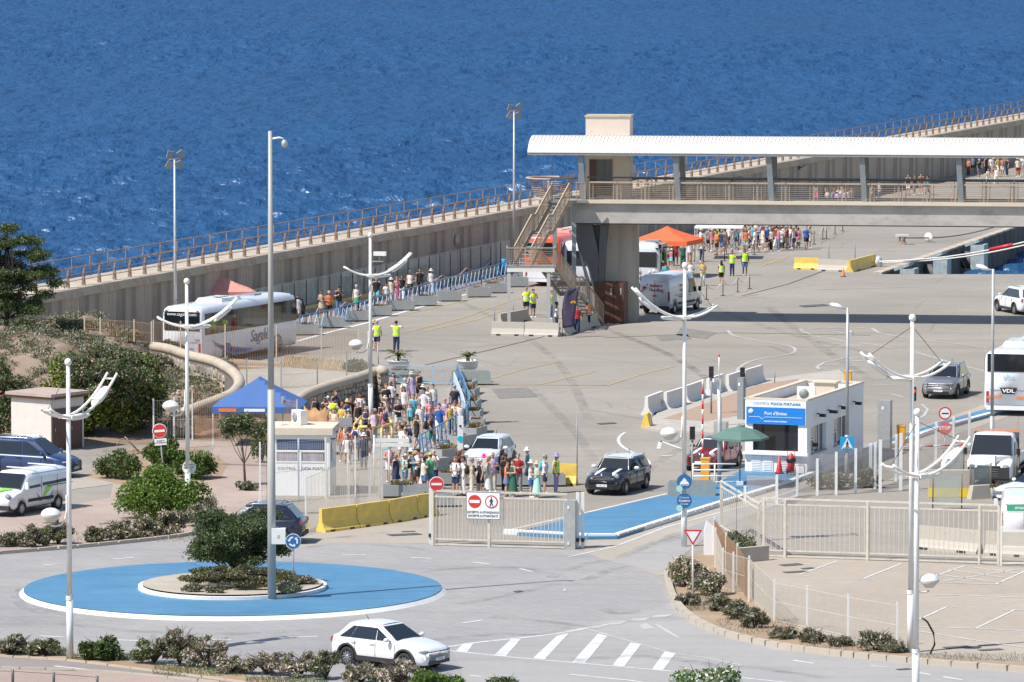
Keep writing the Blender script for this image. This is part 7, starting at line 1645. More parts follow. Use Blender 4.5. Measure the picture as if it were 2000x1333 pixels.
for i, p in enumerate(P_):
    part('post', MB().tube([(0,0,0),(0,0,.55)], .05, 8), DSTEEL, t, loc=p-P_[0])
    if i: part('wire', MB().tube([P_[i-1]-P_[0]+Vector((0,0,.5)), p-P_[0]+Vector((0,0,.5))], .012, 5), DSTEEL, t)
# ================================================================ PEOPLE
def cap_(b_, p, q_, r1, r2, n=8):      # tapered limb with round ends
    b_.tube([p, q_], r1, n, r2=r2); b_.ell(p, (r1,r1,r1), n, 6); b_.ell(q_, (r2,r2,r2), n, 6)
def joints(pose):
    V = Vector; J = dict(pel=V((0,0,.93)), chest=V((0,0,1.27)), neck=V((0,0,1.46)), head=V((0,-.02,1.6)))
    for s, k in ((-1,'L'), (1,'R')):
        J['sh'+k] = V((s*.175,0,1.4)); J['hip'+k] = V((s*.09,0,.9)); J['kn'+k] = V((s*.1,-.015,.49)); J['an'+k] = V((s*.11,.02,.08))
        J['el'+k] = V((s*.235,.02,1.12)); J['wr'+k] = V((s*.25,-.06,.87))
    if pose in ('walk', 'walk2'):
        f = 1 if pose == 'walk' else -1
        for s, k in ((-1,'L'), (1,'R')):
            g = s*f; J['kn'+k] = V((s*.09,-.17*g if g > 0 else .06,.5)); J['an'+k] = V((s*.08,-.27 if g > 0 else .3,.08 if g > 0 else .14))
            J['el'+k] = V((s*.23,.1*g,1.13)); J['wr'+k] = V((s*.24,.16*g-.1,.9))
    if pose == 'fold':
        for s, k in ((-1,'L'), (1,'R')): J['el'+k] = V((s*.25,-.02,1.14)); J['wr'+k] = V((s*.06,-.26,1.12))
    if pose == 'phone':
        J['elR'] = V((.22,-.14,1.17)); J['wrR'] = V((.1,-.3,1.36)); J['elL'] = V((-.23,-.1,1.13)); J['wrL'] = V((-.06,-.27,1.2)); J['head'] = V((0,-.05,1.59))
    if pose == 'hips':
        J['elR'] = V((.36,.06,1.14)); J['wrR'] = V((.18,-.06,1.0))
    if pose == 'raise':
        for s, k in ((-1,'L'), (1,'R')): J['el'+k] = V((s*.36,-.02,1.36)); J['wr'+k] = V((s*.2,-.1,1.58))
    if pose == 'point':
        J['elR'] = V((.3,.02,1.18)); J['wrR'] = V((.5,-.08,1.02)); J['elL'] = V((-.3,0,1.2)); J['wrL'] = V((-.28,-.12,1.42))
    return J
def finish(b_, name, m, vox, dec=.5, sm_=2):
    o = bpy.data.objects.new(name, b_.mesh(name, [m]))
    r = o.modifiers.new('r', 'REMESH'); r.mode = 'VOXEL'; r.voxel_size = vox
    s = o.modifiers.new('s', 'SMOOTH'); s.iterations = sm_; s.factor = .4
    d = o.modifiers.new('d', 'DECIMATE'); d.ratio = dec
    me = baked(o); bpy.data.objects.remove(o); me.name = name
    me.polygons.foreach_set('use_smooth', [True]*len(me.polygons)); return me
BODY = {}; J_ = {}
def body_mesh(pose):
    J = joints(pose); J_[pose] = J; b_ = MB()
    b_.ell(J['pel'], (.165,.115,.13), 12, 8); b_.ell(J['pel']+Vector((0,0,.15)), (.135,.1,.16), 12, 8); b_.ell(J['chest'], (.17,.115,.19), 12, 8)
    cap_(b_, J['neck']-Vector((0,0,.06)), J['neck']+Vector((0,0,.06)), .055, .052)
    h = J['head']; b_.ell(h+Vector((0,.01,.03)), (.077,.095,.098), 12, 10); b_.ell(h+Vector((0,-.03,-.05)), (.055,.065,.065), 10, 8); b_.ell(h+Vector((0,-.1,-.01)), (.014,.022,.03), 6, 6)
    for s, k in ((-1,'L'), (1,'R')):
        b_.ell(h+Vector((s*.08,.01,0)), (.014,.022,.032), 6, 6)
        cap_(b_, J['chest']+Vector((s*.08,0,.12)), J['sh'+k], .065, .06); cap_(b_, J['sh'+k], J['el'+k], .052, .04); cap_(b_, J['el'+k], J['wr'+k], .042, .028)
        d = (J['wr'+k]-J['el'+k]).normalized(); w = J['wr'+k]; side = Vector((0,-1,0)) if abs(d.z) > .6 else Vector((0,0,1)); side = (side - d*side.dot(d)).normalized()
        b_.ell(w+d*.05, (.03,.03,.042), 8, 6)
        for i in range(4):
            q0 = w+d*.075+side*(.03-.02*i); cap_(b_, q0, q0+d*(.045+.012*(i in (1,2))), .012, .010, 5)
        cap_(b_, w+d*.03+side*.03, w+d*.075+side*.06, .013, .010, 5)
        cap_(b_, J['hip'+k], J['kn'+k], .088, .06); cap_(b_, J['kn'+k], J['an'+k], .06, .036); b_.ell(J['kn'+k].lerp(J['an'+k], .3)+Vector((0,.015,0)), (.052,.055,.1), 8, 6)
        cap_(b_, J['an'+k]+Vector((0,.02,-.03)), J['an'+k]+Vector((s*.02,-.14,-.05)), .034, .028)
    return finish(b_, 'body', SKIN[0], .0125, .4)
GM = {}
def garment(pose, kind):
    k = (pose, kind)
    if k in GM: return GM[k]
    J = J_[pose]; b_ = MB(); e = .018; vox = .017
    if kind in ('tee', 'tank', 'crop', 'vest', 'dress', 'maxi', 'romper'):
        e2 = e + (.02 if kind == 'vest' else 0)
        lo = J['pel']+Vector((0,0,.02 if kind not in ('crop',) else .22))
        prof = [(0,0,1.43,.09,.07),(0,0,1.39,.165,.1),(0,0,1.27,.17,.118),(0,0,1.12,.148,.108),(0,0,1.0,.16,.118),(0,0,.9,.175,.128)]
        if kind == 'crop': prof = prof[:4]
        if kind in ('tee',): prof.append((0,0,.84,.178,.13))
        if kind in ('dress', 'romper'): prof += [(0,0,.75,.2,.15),(0,0,.58,.23,.17)] if kind == 'dress' else [(0,0,.8,.18,.13)]
        if kind == 'maxi': prof += [(0,0,.7,.2,.15),(0,0,.4,.25,.2),(0,0,.2,.29,.24)]
        secs = [[(x+(a+e2)*math.cos(q_), y+(c+e2)*math.sin(q_), z) for q_ in [2*math.pi*j/14 for j in range(14)]] for x, y, z, a, c in prof]
        b_.loft(secs)
        if kind == 'tee':
            for s, kk in ((-1,'L'), (1,'R')): b_.tube([J['sh'+kk]+Vector((-s*.05,0,.0)), J['sh'+kk].lerp(J['el'+kk], .72)], .075, 10, r2=.068)
        elif kind in ('vest',):
            for s in (-1,1): b_.ell(J['chest']+Vector((s*.12,0,.11)), (.09,.1,.06), 8, 6)
        else:
            for s in (-1,1): b_.tube([J['chest']+Vector((s*.1,-.09,.08)), J['chest']+Vector((s*.11,0,.175)), J['chest']+Vector((s*.1,.09,.08))], .022, 6)
    if kind in ('shorts', 'trousers', 'skirt'):
        if kind == 'skirt':
            b_.loft([[((a)*math.cos(q_), (c)*math.sin(q_), z) for q_ in [2*math.pi*j/14 for j in range(14)]] for z, a, c in ((1.02,.165,.125),(.9,.2,.155),(.62,.25,.2))])
        else:
            b_.ell(J['pel']+Vector((0,0,.0)), (.188,.137,.13), 12, 8)
            for kk in 'LR':
                if kind == 'shorts': b_.tube([J['hip'+kk]+Vector((0,0,.03)), J['hip'+kk].lerp(J['kn'+kk], .8)], .108, 10, r2=.1)
                else: b_.tube([J['hip'+kk]+Vector((0,0,.03)), J['kn'+kk]], .106, 10, r2=.085); b_.tube([J['kn'+kk]+Vector((0,0,.03)), J['an'+kk]+Vector((0,0,.02))], .085, 10, r2=.066)
    GM[k] = finish(b_, kind, FAB['white'], vox, .35, 1); GM[k].name = kind
    return GM[k]
def smallmesh(kind, pose):
    k = (kind, 'p' if J_[pose]['head'].y < -.03 else 'n')
    if k in GM: return GM[k]
    h = J_[pose]['head']; b_ = MB(); m = FAB['dark']
    if kind == 'hair': b_.ell(h+Vector((0,.03,.045)), (.088,.098,.095), 12, 8); b_.ell(h+Vector((0,-.045,.095)), (.065,.05,.035), 10, 6)
    if kind == 'longhair': b_.ell(h+Vector((0,.03,.045)), (.092,.1,.097), 12, 8); b_.ell(h+Vector((0,-.045,.095)), (.068,.05,.035), 10, 6); b_.loft([[((a)*math.cos(q_), .055+d+(c)*math.sin(q_), h.z+z) for q_ in [2*math.pi*j/10 for j in range(10)]] for z, a, c, d in ((.08,.08,.06,0),(-.05,.1,.06,.01),(-.2,.115,.05,.04),(-.33,.08,.03,.06))], smooth=True)
    if kind == 'cap': b_.ell(h+Vector((0,.02,.065)), (.095,.108,.085), 12, 8); b_.ell(h+Vector((0,-.13,.06)), (.07,.075,.012), 10, 4)
    if kind == 'sunhat': b_.lathe([(.001,.175),(.06,.17),(.095,.12),(.1,.06),(.19,.03),(.195,.02),(.09,.045)], 16, h+Vector((0,.01,.0)))
    if kind == 'glasses': b_.ell(h+Vector((-.032,-.092,.02)), (.03,.014,.02), 8, 6); b_.ell(h+Vector((.032,-.092,.02)), (.03,.014,.02), 8, 6); b_.box(h+Vector((0,-.098,.024)), (.03,.01,.008)); m = BLACK
    if kind == 'backpack': b_.ell(Vector((0,.2,1.2)), (.15,.1,.22), 12, 8); b_.ell(Vector((0,.28,1.12)), (.1,.05,.1), 10, 6)
    if kind == 'frontpack': b_.ell(Vector((0,-.2,1.15)), (.16,.1,.2), 12, 8)
    if kind == 'straps':
        for s in (-1,1): b_.tube([Vector((s*.12,.12,1.35)), Vector((s*.12,.02,1.465)), Vector((s*.13,-.12,1.36)), Vector((s*.14,-.15,1.15)), Vector((s*.15,-.05,1.02))], .018, 5)
    if kind == 'shoulderbag': b_.ell(Vector((.2,.08,.98)), (.06,.16,.13), 10, 8); b_.tube([Vector((.2,.08,1.08)), Vector((.0,.15,1.38)), Vector((-.14,.0,1.47)), Vector((.0,-.15,1.25)), Vector((.2,-.02,1.05))], .012, 5)
    GM[k] = b_.mesh(kind, [m]); return GM[k]
def shoes_mesh(pose):
    k = ('shoes', pose)
    if k in GM: return GM[k]
    J = J_[pose]; b_ = []
    for kk in 'LR':
        q_ = MB(); s = -1 if kk == 'L' else 1; q_.ell(J['an'+kk]+Vector((s*.01,-.06,-.045)), (.046,.125,.042), 10, 6); b_.append(q_.mesh('shoe', [FAB['white']]))
    GM[k] = b_; return b_
def band_mesh():
    if 'band' not in GM:
        l_ = []
        for z, a, c in ((1.14,.192,.152),(1.0,.203,.162)):
            b_ = MB(); b_.lathe([(1,0),(1,.045)], 16, (0,0,z), sx=a, sy=c); l_.append(b_.mesh('reflective_band', [FAB['silver']]))
        GM['band'] = l_
    return GM['band']
def recol(o, m): o.material_slots[0].link = 'OBJECT'; o.material_slots[0].material = m
POSES = {'w': 'walk', 'v': 'walk2', 's': 'stand', 'f': 'fold', 'p': 'phone', 'h': 'hips', 'r': 'raise', 'x': 'point'}
SK = {'f': 0, 't': 1, 'b': 2}; seen = {}
def person(u, vh, h, pose, yaw, sx, skin, hair, top, bot, extra, place, group, z=0.0):
    """head top pixel, height, pose, facing, sex, skin, hair colour(+L for long), top 'kind:colour', bottom, extras"""
    p = G(u, vh, z+h*.995); p = Vector((p.x, p.y, z)); ps = POSES[pose]
    if ps not in BODY: BODY[ps] = body_mesh(ps)
    long_ = hair.endswith('+'); hc = hair.rstrip('+'); ex = dict(e.split(':') if ':' in e else (e, '') for e in extra.split()) if extra else {}
    tk, tc = top.split(':'); bk, bc = bot.split(':') if bot else ('', '')
    lab_extra = ''; nm = {'m': 'man', 'w': 'woman', 'b': 'boy', 'g': 'girl'}[sx]; cn = lambda c: {'greyh': 'grey', 'dgreen': 'dark green', 'hivis': 'yellow', 'rorange': 'bright orange', 'hotpink': 'hot pink', 'denim': 'denim blue'}.get(c, c)
    kn = {'tee': 'shirt', 'tank': 'sleeveless top', 'crop': 'crop top', 'dress': 'short dress', 'maxi': 'long dress', 'romper': 'playsuit', 'vest': 'safety vest'}
    lab = [nm, 'in', cn(tc), kn[tk]]
    if bk: lab += ['and', cn(bc), bk]
    if 'cap' in ex: lab += [cn(ex['cap']), 'cap']
    if 'hat' in ex: lab += [cn(ex['hat']), 'sunhat']
    if 'pack' in ex: lab += [cn(ex['pack']), 'backpack']
    if 'fpack' in ex: lab += ['grey front rucksack']
    if 'bag' in ex: lab += [cn(ex['bag']), 'bag']
    if len(' '.join(lab+[place]).split()) < 15: lab.insert(0, {'blond': 'blond', 'dark': 'dark haired', 'ginger': 'red haired', 'greyh': 'grey haired', 'brown': 'brown haired', 'bald': 'shaven'}[hc])
    lab = ' '.join(lab)+' '+place
    for a_, b__ in ((' while', ''), (' partly', ''), (' among the queue', ' queued'), (' and ', ', '), (' and ', ', '), (' haired', ''), ('sleeveless', 'tank'), ('denim blue', 'denim'), (' under the footbridge', ''), (' beside the', ' by the'), ('in the queue', 'queued')):
        if len(lab.split()) > 16: lab = lab.replace(a_, b__, 1)
    if len(lab.split()) > 16: print('LONG', lab)
    if lab in seen: print('DUP LABEL', lab, u, vh)
    seen[lab] = 1
    sc_ = h/1.73
    t = thing('person', lab, 'person', tuple(p), R(yaw), group); t.scale = (sc_*(.9 if sx in 'wg' else 1), sc_*(.93 if sx in 'wg' else 1), sc_)
    o = part('body', BODY[ps], None, t); recol(o, SKIN[SK[skin]])
    if hc != 'bald' and 'sunhat' not in ex: o = part('hair', smallmesh('longhair' if long_ else 'hair', ps), None, t); recol(o, FAB[hc])
    if tk == 'vest':
        o = part('shirt', garment(ps, 'tee'), None, t); recol(o, FAB[ex.get('under', 'white')]); v_ = part('vest', garment(ps, 'vest'), None, t); recol(v_, FAB[tc])
        for bm in band_mesh(): part('reflective_band', bm, None, v_)
    else: o = part({'tee': 'shirt', 'tank': 'top', 'crop': 'top'}.get(tk, 'dress'), garment(ps, tk), None, t); recol(o, FAB[tc])
    if bk: o = part(bk, garment(ps, bk), None, t); recol(o, FAB[bc])
    for sm_ in shoes_mesh(ps): o = part('shoe', sm_, None, t); recol(o, FAB[ex.get('shoe', 'white' if (u+int(vh)) % 3 else 'black')])
    if 'cap' in ex: o = part('cap', smallmesh('cap', ps), None, t); recol(o, FAB[ex['cap']])
    if 'hat' in ex: o = part('sunhat', smallmesh('sunhat', ps), None, t); recol(o, FAB[ex['hat']])
    if 'gl' in ex: part('sunglasses', smallmesh('glasses', ps), None, t)
    if 'pack' in ex: o = part('backpack', smallmesh('backpack', ps), None, t); recol(o, FAB[ex['pack']]); q_ = part('strap', smallmesh('straps', ps), None, o); recol(q_, FAB[ex['pack']])
    if 'fpack' in ex: o = part('rucksack', smallmesh('frontpack', ps), None, t); recol(o, FAB['grey'])
    if 'bag' in ex: o = part('shoulder_bag', smallmesh('shoulderbag', ps), None, t); recol(o, FAB[ex['bag']])
    return t
CROWD = """
617,774,1.7,s,10,w,t,dark+,tank:black,shorts:black,gl
641,774,1.72,p,-60,w,f,dark,tee:black,shorts:black,cap:white
634,777,1.65,s,-30,w,f,dark+,tee:black,shorts:denim,gl
651,777,1.74,s,170,m,f,dark,vest:hivis,trousers:black,under:white
655,763,1.85,s,40,m,f,brown,tee:blue,shorts:navy,
648,799,1.6,f,60,m,f,brown,tee:pink,shorts:grey,
668,790,1.65,s,150,m,f,brown,tee:yellow,shorts:beige,
686,776,1.72,s,0,w,t,brown+,maxi:black,,
681,799,1.62,p,-150,w,f,brown,tank:beige,shorts:denim,cap:cyan
703,767,1.82,s,-20,m,t,dark,tee:white,shorts:navy,pack:red gl
700,785,1.68,s,15,w,t,blond,tank:black,shorts:white,
716,795,1.65,f,-20,w,f,dark+,tank:navy,shorts:black,cap:white
768,728,1.68,p,0,w,f,dark+,romper:grey,,
754,750,1.75,s,15,m,f,ginger,tee:black,shorts:khaki,
752,774,1.68,s,20,w,f,dark,tee:white,shorts:denim,hat:straw gl
745,786,1.6,s,-40,w,f,dark+,tank:black,skirt:black,
750,795,1.62,s,-160,w,f,brown,tee:pink,shorts:grey,pack:navy
757,789,1.66,s,-120,w,f,brown+,tee:white,skirt:navy,
791,739,1.7,w,5,m,f,brown,tee:white,shorts:beige,cap:white pack:red
789,756,1.68,v,-10,w,f,dark+,romper:white,,gl
776,770,1.66,w,0,w,t,brown,dress:white,,cap:navy
696,828,1.75,s,160,m,t,dark,tee:white,shorts:grey,pack:navy
679,836,1.72,s,170,m,f,brown,tee:orange,shorts:grey,pack:grey
721,829,1.7,s,120,m,t,dark,tank:black,shorts:grey,
669,833,1.68,s,-160,w,t,brown,tank:orange,shorts:denim,
804,727,1.72,w,0,w,f,brown,dress:lilac,,hat:straw pack:black gl
819,726,1.7,w,30,w,f,brown+,crop:black,shorts:black,
846,751,1.68,w,10,w,f,dark,tee:white,shorts:denim,gl
835,755,1.68,w,-10,w,f,blond,tee:cream,shorts:white,
829,759,1.8,v,0,m,t,dark,tee:white,trousers:beige,cap:navy
888,752,1.78,w,170,m,t,greyh,tee:navy,shorts:denim,pack:black
808,770,1.74,s,-20,m,f,brown,tee:turquoise,shorts:navy,
802,790,1.25,w,0,b,f,brown,tee:cyan,shorts:dgreen,cap:red
820,789,1.68,w,5,w,f,brown,tee:white,trousers:beige,gl
839,780,1.64,w,0,w,f,dark,tee:pink,shorts:white,cap:cream
839,795,1.78,w,10,m,f,bald,tee:blue,shorts:cream,gl
858,789,1.8,v,0,m,f,dark,tee:blue,trousers:white,
869,779,1.66,w,0,w,f,blond,tank:lilac,shorts:beige,cap:pink
878,788,1.66,w,20,w,f,dark,tank:yellow,shorts:yellow,
889,780,1.66,w,0,w,t,dark+,tank:rorange,skirt:black,
814,810,1.66,w,-50,w,f,brown+,tank:black,shorts:black,
840,809,1.8,w,70,m,t,brown,tee:black,shorts:green,pack:black
898,786,1.68,w,0,w,f,blond,tank:white,trousers:white,
761,869,1.72,f,0,m,f,brown,tank:pink,shorts:white,fpack
774,888,1.66,s,-30,w,f,blond,dress:navy,,gl
791,887,1.6,f,-60,b,f,brown,tee:mint,shorts:denim,cap:white pack:black
815,877,1.82,f,-70,m,f,dark,tee:white,shorts:black,
825,884,1.66,f,-60,w,f,brown,maxi:white,,bag:beige
840,885,1.78,p,150,m,f,brown,tee:green,shorts:denim,cap:yellow bag:dgreen
847,878,1.8,p,0,m,f,bald,tee:white,shorts:navy,
890,892,1.76,f,-40,m,f,ginger,tee:white,shorts:navy,pack:black
905,892,1.76,s,-70,m,t,dark,tee:white,trousers:white,gl
921,895,1.72,s,100,m,f,greyh,tee:beige,trousers:cream,cap:grey pack:black
938,897,1.66,s,-60,w,f,brown,tank:black,skirt:black,cap:white
945,888,1.62,s,0,w,f,dark,tank:mint,shorts:khaki,hat:hotpink
954,891,1.7,s,90,w,f,blond+,maxi:white,,
962,884,1.78,f,0,m,f,brown,tee:lilac,trousers:cream,cap:white
987,887,1.72,s,20,m,b,dark,tee:black,trousers:black,cap:black
990,900,1.6,f,70,w,f,dark,tank:orange,skirt:denim,
1002,899,1.64,f,-60,w,f,brown,maxi:dgreen,,
1012,886,1.78,f,0,m,f,greyh,tee:red,trousers:grey,
1037,900,1.66,f,80,w,f,blond,tee:white,shorts:blue,hat:cream pack:navy
1049,902,1.64,f,-60,w,f,blond,maxi:mint,,hat:straw
1064,888,1.78,s,90,m,f,greyh,tee:white,shorts:navy,pack:cyan
1086,887,1.76,s,80,m,t,dark,vest:hivis,trousers:purple,under:brown hat:purple
"""
PL = [(0, 700, 'near the tent'), ]
def crowd_place(u, v):
    if v >= 865: return 'in the queue behind the gate'
    if u < 735: return 'by the stone wall' if v < 812 else 'beside the yellow guard rail'
    return 'walking down among the crowd'
for ln in CROWD.strip().split('\n'):
    a = ln.split(','); person(float(a[0]), float(a[1]), float(a[2]), a[3], float(a[4]), a[5], a[6], a[7], a[8], a[9], a[10], crowd_place(float(a[0]), float(a[1])), 'people waiting beside the gate')
WALKW = """
563,577,1.7,s,20,w,f,brown,tee:lilac,shorts:navy,cap:white
571,579,1.72,w,0,w,f,brown,tee:pink,trousers:beige,hat:white
581,575,1.8,w,10,m,t,brown,tee:white,shorts:beige,cap:navy
628,567,1.72,p,0,w,t,dark,dress:beige,,gl bag:brown
643,569,1.7,f,0,m,t,brown,tee:orange,shorts:black,cap:white
662,559,1.82,p,0,m,f,dark,tee:black,trousers:denim,cap:black
696,557,1.74,h,0,w,f,blond,tank:white,skirt:green,cap:white bag:black
735,541,1.85,w,0,m,f,bald,tee:black,shorts:cyan,
754,553,1.4,w,0,b,t,dark,tee:white,shorts:navy,
764,543,1.66,w,0,w,t,dark+,maxi:cream,,hat:white
775,541,1.64,p,10,w,f,brown,maxi:pink,,cap:pink
785,537,1.68,w,0,w,t,dark+,tee:black,trousers:white,
801,529,1.8,h,-20,m,t,dark,tank:white,shorts:black,cap:grey
820,524,1.82,w,0,m,t,dark,tee:black,shorts:navy,
842,526,1.72,h,0,w,f,blond,maxi:white,,hat:cream bag:lilac
"""
for ln in WALKW.strip().split('\n'):
    a = ln.split(','); person(float(a[0]), float(a[1]), float(a[2]), a[3], float(a[4]), a[5], a[6], a[7], a[8], a[9], a[10], 'on the breakwater walkway', 'people on the breakwater walkway')
MISC = """
736,627,1.78,w,175,m,f,greyh,vest:hivis,shorts:navy,under:white cap:grey|walking away near the white coach
729,627,1.74,w,170,w,f,brown,tee:red,shorts:white,hat:straw|beside the steward near the coach
774,627,1.78,r,165,m,t,dark,vest:hivis,trousers:navy,under:white|walking across the open apron
1028,561,1.78,s,0,m,t,greyh,vest:hivis,shorts:black,under:white|below the stairs, left of two
1041,565,1.76,p,30,m,t,dark,vest:hivis,shorts:navy,under:cream|under the stair landing
1077,568,1.76,s,60,m,f,brown,vest:hivis,trousers:denim,under:white|behind the right stair column
1087,590,1.76,s,90,m,b,dark,tee:white,trousers:navy,|between stair column and flag
1149,587,1.7,s,60,w,t,dark+,vest:rorange,trousers:black,under:white cap:cyan|beside the brown cabinet
1127,595,1.72,s,0,m,t,dark,tee:red,trousers:navy,|partly behind the feather flag
1320,469,1.78,s,180,m,b,dark,tee:red,shorts:red,|under the orange tent
1304,470,1.76,s,160,m,b,dark,tee:black,trousers:black,|at the minibus door
1309,472,1.72,s,150,m,t,brown,tee:khaki,shorts:black,pack:khaki|at the minibus door
1312,486,1.35,s,170,g,f,blond,tank:pink,skirt:cyan,hat:cream|by the orange tent
1334,475,1.76,s,170,m,t,dark,tee:dgreen,trousers:dgreen,|under the orange tent
1347,469,1.68,s,0,w,t,dark,romper:white,,|right of the orange tent
1353,462,1.78,s,0,m,t,brown,tee:white,trousers:beige,hat:white|right of the orange tent
1371,464,1.72,x,20,w,t,dark,tank:cream,trousers:navy,hat:red bag:navy|at the queue head
1349,509,1.74,s,0,m,t,dark,tee:white,trousers:grey,bag:hivis|behind the delivery van
1373,509,1.7,f,0,w,t,dark,vest:yellow,trousers:white,under:yellow|right of the delivery van
1409,509,1.66,s,185,w,f,dark+,vest:hivis,shorts:black,under:black|right of the delivery van
1300,513,1.7,s,180,m,t,dark,tee:turquoise,trousers:navy,|behind the delivery van
1241,536,1.72,s,90,m,t,dark,tee:grey,shorts:navy,|left behind the delivery van
1250,530,1.76,s,90,m,f,greyh,tee:blue,trousers:navy,|left behind the delivery van
1270,529,1.72,s,0,w,t,dark,tee:black,shorts:black,hat:cream|behind the van roof, left one
1278,527,1.74,s,0,w,f,dark,tee:black,shorts:black,hat:white|behind the van roof, right one
1430,490,1.72,x,-20,w,t,dark,vest:hivis,trousers:navy,under:hivis|left of two stewards
1455,487,1.8,s,10,m,b,dark,vest:hivis,shorts:denim,under:black|right of two stewards
"""
for ln in MISC.strip().split('\n'):
    ln, pl = ln.split('|'); a = ln.split(','); person(float(a[0]), float(a[1]), float(a[2]), a[3], float(a[4]), a[5], a[6], a[7], a[8], a[9], a[10], pl, 'stewards and people around the bridge')
# far queue under the bridge and groups beyond it: seen small, each its own figure
FAR = """
1369,446,w,white,beige,hat:cream|queue|1391,447,w,pink,khaki,hat:straw|queue|1400,451,m,rorange,black,|queue|1384,444,m,grey,navy,|queue|1410,449,m,navy,denim,|queue|1416,448,m,khaki,grey,|queue
1424,440,w,white,navy,|queue|1432,444,w,beige,grey,hat:white|queue|1439,442,w,turquoise,navy,|queue|1448,447,w,cream,denim,|queue|1457,447,m,orange,mint,|queue|1464,443,w,white,navy,|queue
1470,438,m,cyan,beige,|queue|1475,446,m,white,white,|queue|1482,438,w,purple,black,cap:white|queue|1490,444,m,cream,white,cap:navy|queue|1499,441,m,blue,black,|queue|1506,446,w,beige,black,bag:blue|queue
1512,436,w,red,denim,|queue|1517,441,w,brown,white,|queue|1523,437,m,navy,khaki,|queue|1528,440,w,white,black,|queue|1537,441,m,red,beige,|queue|1545,440,w,beige,grey,pack:white|queue|1555,441,w,orange,black,|queue
1575,441,m,blue,black,bag:black|queue|1582,441,w,cream,cream,|queue|1405,441,w,yellow,denim,|queue|1443,437,m,red,navy,|queue|1489,436,w,green,white,|queue|1455,439,m,black,grey,|queue
1594,368,w,pink,navy,|bridge|1616,370,w,white,white,|bridge|1628,368,m,lilac,beige,|bridge|1643,366,m,white,navy,|bridge|1654,369,w,cream,denim,|bridge|1663,366,m,grey,white,|bridge
1700,352,m,blue,white,|bridge|1717,356,w,white,denim,|bridge|1774,341,m,black,white,|ramp|1786,343,w,navy,beige,|ramp|1799,339,m,brown,khaki,|ramp|1812,343,w,turquoise,black,|ramp
1884,303,w,grey,denim,|top|1892,309,w,rorange,black,|top|1898,303,m,white,navy,|top|1916,302,m,navy,beige,|top|1926,305,w,black,black,|top|1936,306,w,white,denim,|top|1949,307,m,yellow,white,cap:red|top
1958,308,w,pink,white,|top|1967,308,w,black,navy,|top|1988,308,m,cream,red,hat:straw|top|1996,304,m,white,khaki,cap:grey|top|1930,329,w,cream,white,|top|1946,327,w,white,cream,|top
"""
PLN = {'queue': 'in the far queue', 'bridge': 'beyond the footbridge railing', 'ramp': 'against the breakwater beyond the footbridge', 'top': 'far off at upper right'}
i = 0
for ln in FAR.strip().split('\n'):
    it = ln.split('|')
    for a, pl in zip(it[0::2], it[1::2]):
        u, v, sx, tc, bc, ex = a.split(','); i += 1
        top = ('tee' if sx == 'm' else ('tank', 'tee', 'tank')[i % 3])+':'+tc; bot = ('shorts' if (i % 4 and bc != 'black') or sx == 'm' else 'trousers')+':'+bc
        person(float(u), float(v), 1.76 if sx == 'm' else 1.67, 'swvfsh'[i % 6], (i*67) % 120-60 if pl != 'queue' else (i*97) % 360, sx, 'ftft'[i % 4], ('dark', 'brown', 'blond+', 'dark+', 'brown+')[i % 5] if sx == 'w' else ('dark', 'brown', 'greyh')[i % 3], top, bot, ex, PLN[pl], 'far groups of passengers')

# the rest of the packed crowd, each figure random but its own
r = random.Random(31); placed = [o.location.copy() for o in COL.objects if o.get('category') == 'person']
def fill(n, u0, v0, u1, v1, place, group, yaws, mind=.42, h0=1.6, h1=1.84):
    k = tries = 0
    while k < n and tries < 4000:
        tries += 1; u, v, h = r.uniform(u0, u1), r.uniform(v0, v1), r.uniform(h0, h1); p = G(u, v, h); p.z = 0
        if min((p-q_).length for q_ in placed) < mind: continue
        sx = r.choice('mw'); top = r.choice(('tee','tee','tank'))+':'+r.choice(('white','white','white','white','black','black','black','navy','grey','beige','denim','pink','cream','khaki','lilac','turquoise')); bot = r.choice(('shorts','shorts','trousers'))+':'+r.choice(('beige','navy','black','white','denim','grey','khaki'))
        ex = r.choice(('', '', 'cap:'+r.choice(('white','black','navy','beige')), 'pack:'+r.choice(('black','navy','grey')), 'hat:'+r.choice(('cream','straw','white'))))
        hr = r.choice(('dark','brown','blond','dark+','brown+') if sx == 'w' else ('dark','brown','greyh'))
        key = (sx, top, bot, ex, hr, place)
        if key in seen: continue
        seen[key] = 1; placed.append(p); k += 1
        person(u, v, h if sx == 'm' else h-.08, r.choice('swvfsph'), r.choice(yaws)+r.uniform(-25, 25), sx, r.choice('fttb'), hr, top, bot, ex, place, group)
fill(4, 762, 738, 895, 792, 'walking down in the crowd', 'people waiting beside the gate', (0, 0, 10), .5)
fill(7, 628, 772, 760, 800, 'waiting under the stone wall', 'people waiting beside the gate', (0, 180, 60, -60))
fill(5, 672, 815, 800, 850, 'by the yellow rail', 'people waiting beside the gate', (0, 160, -60))
fill(8, 752, 872, 1075, 893, 'among the queue at the gate', 'people waiting beside the gate', (0, 90, -70, 150))
fill(16, 1376, 430, 1560, 446, 'in the far queue under the footbridge', 'far groups of passengers', (0, 90, 180, -90), .5)
fill(7, 1880, 300, 2000, 312, 'far off on the upper right quay', 'far groups of passengers', (0, 20), .5)
fill(6, 1590, 360, 1740, 374, 'beyond the bridge railing', 'far groups of passengers', (0, 90), .5)
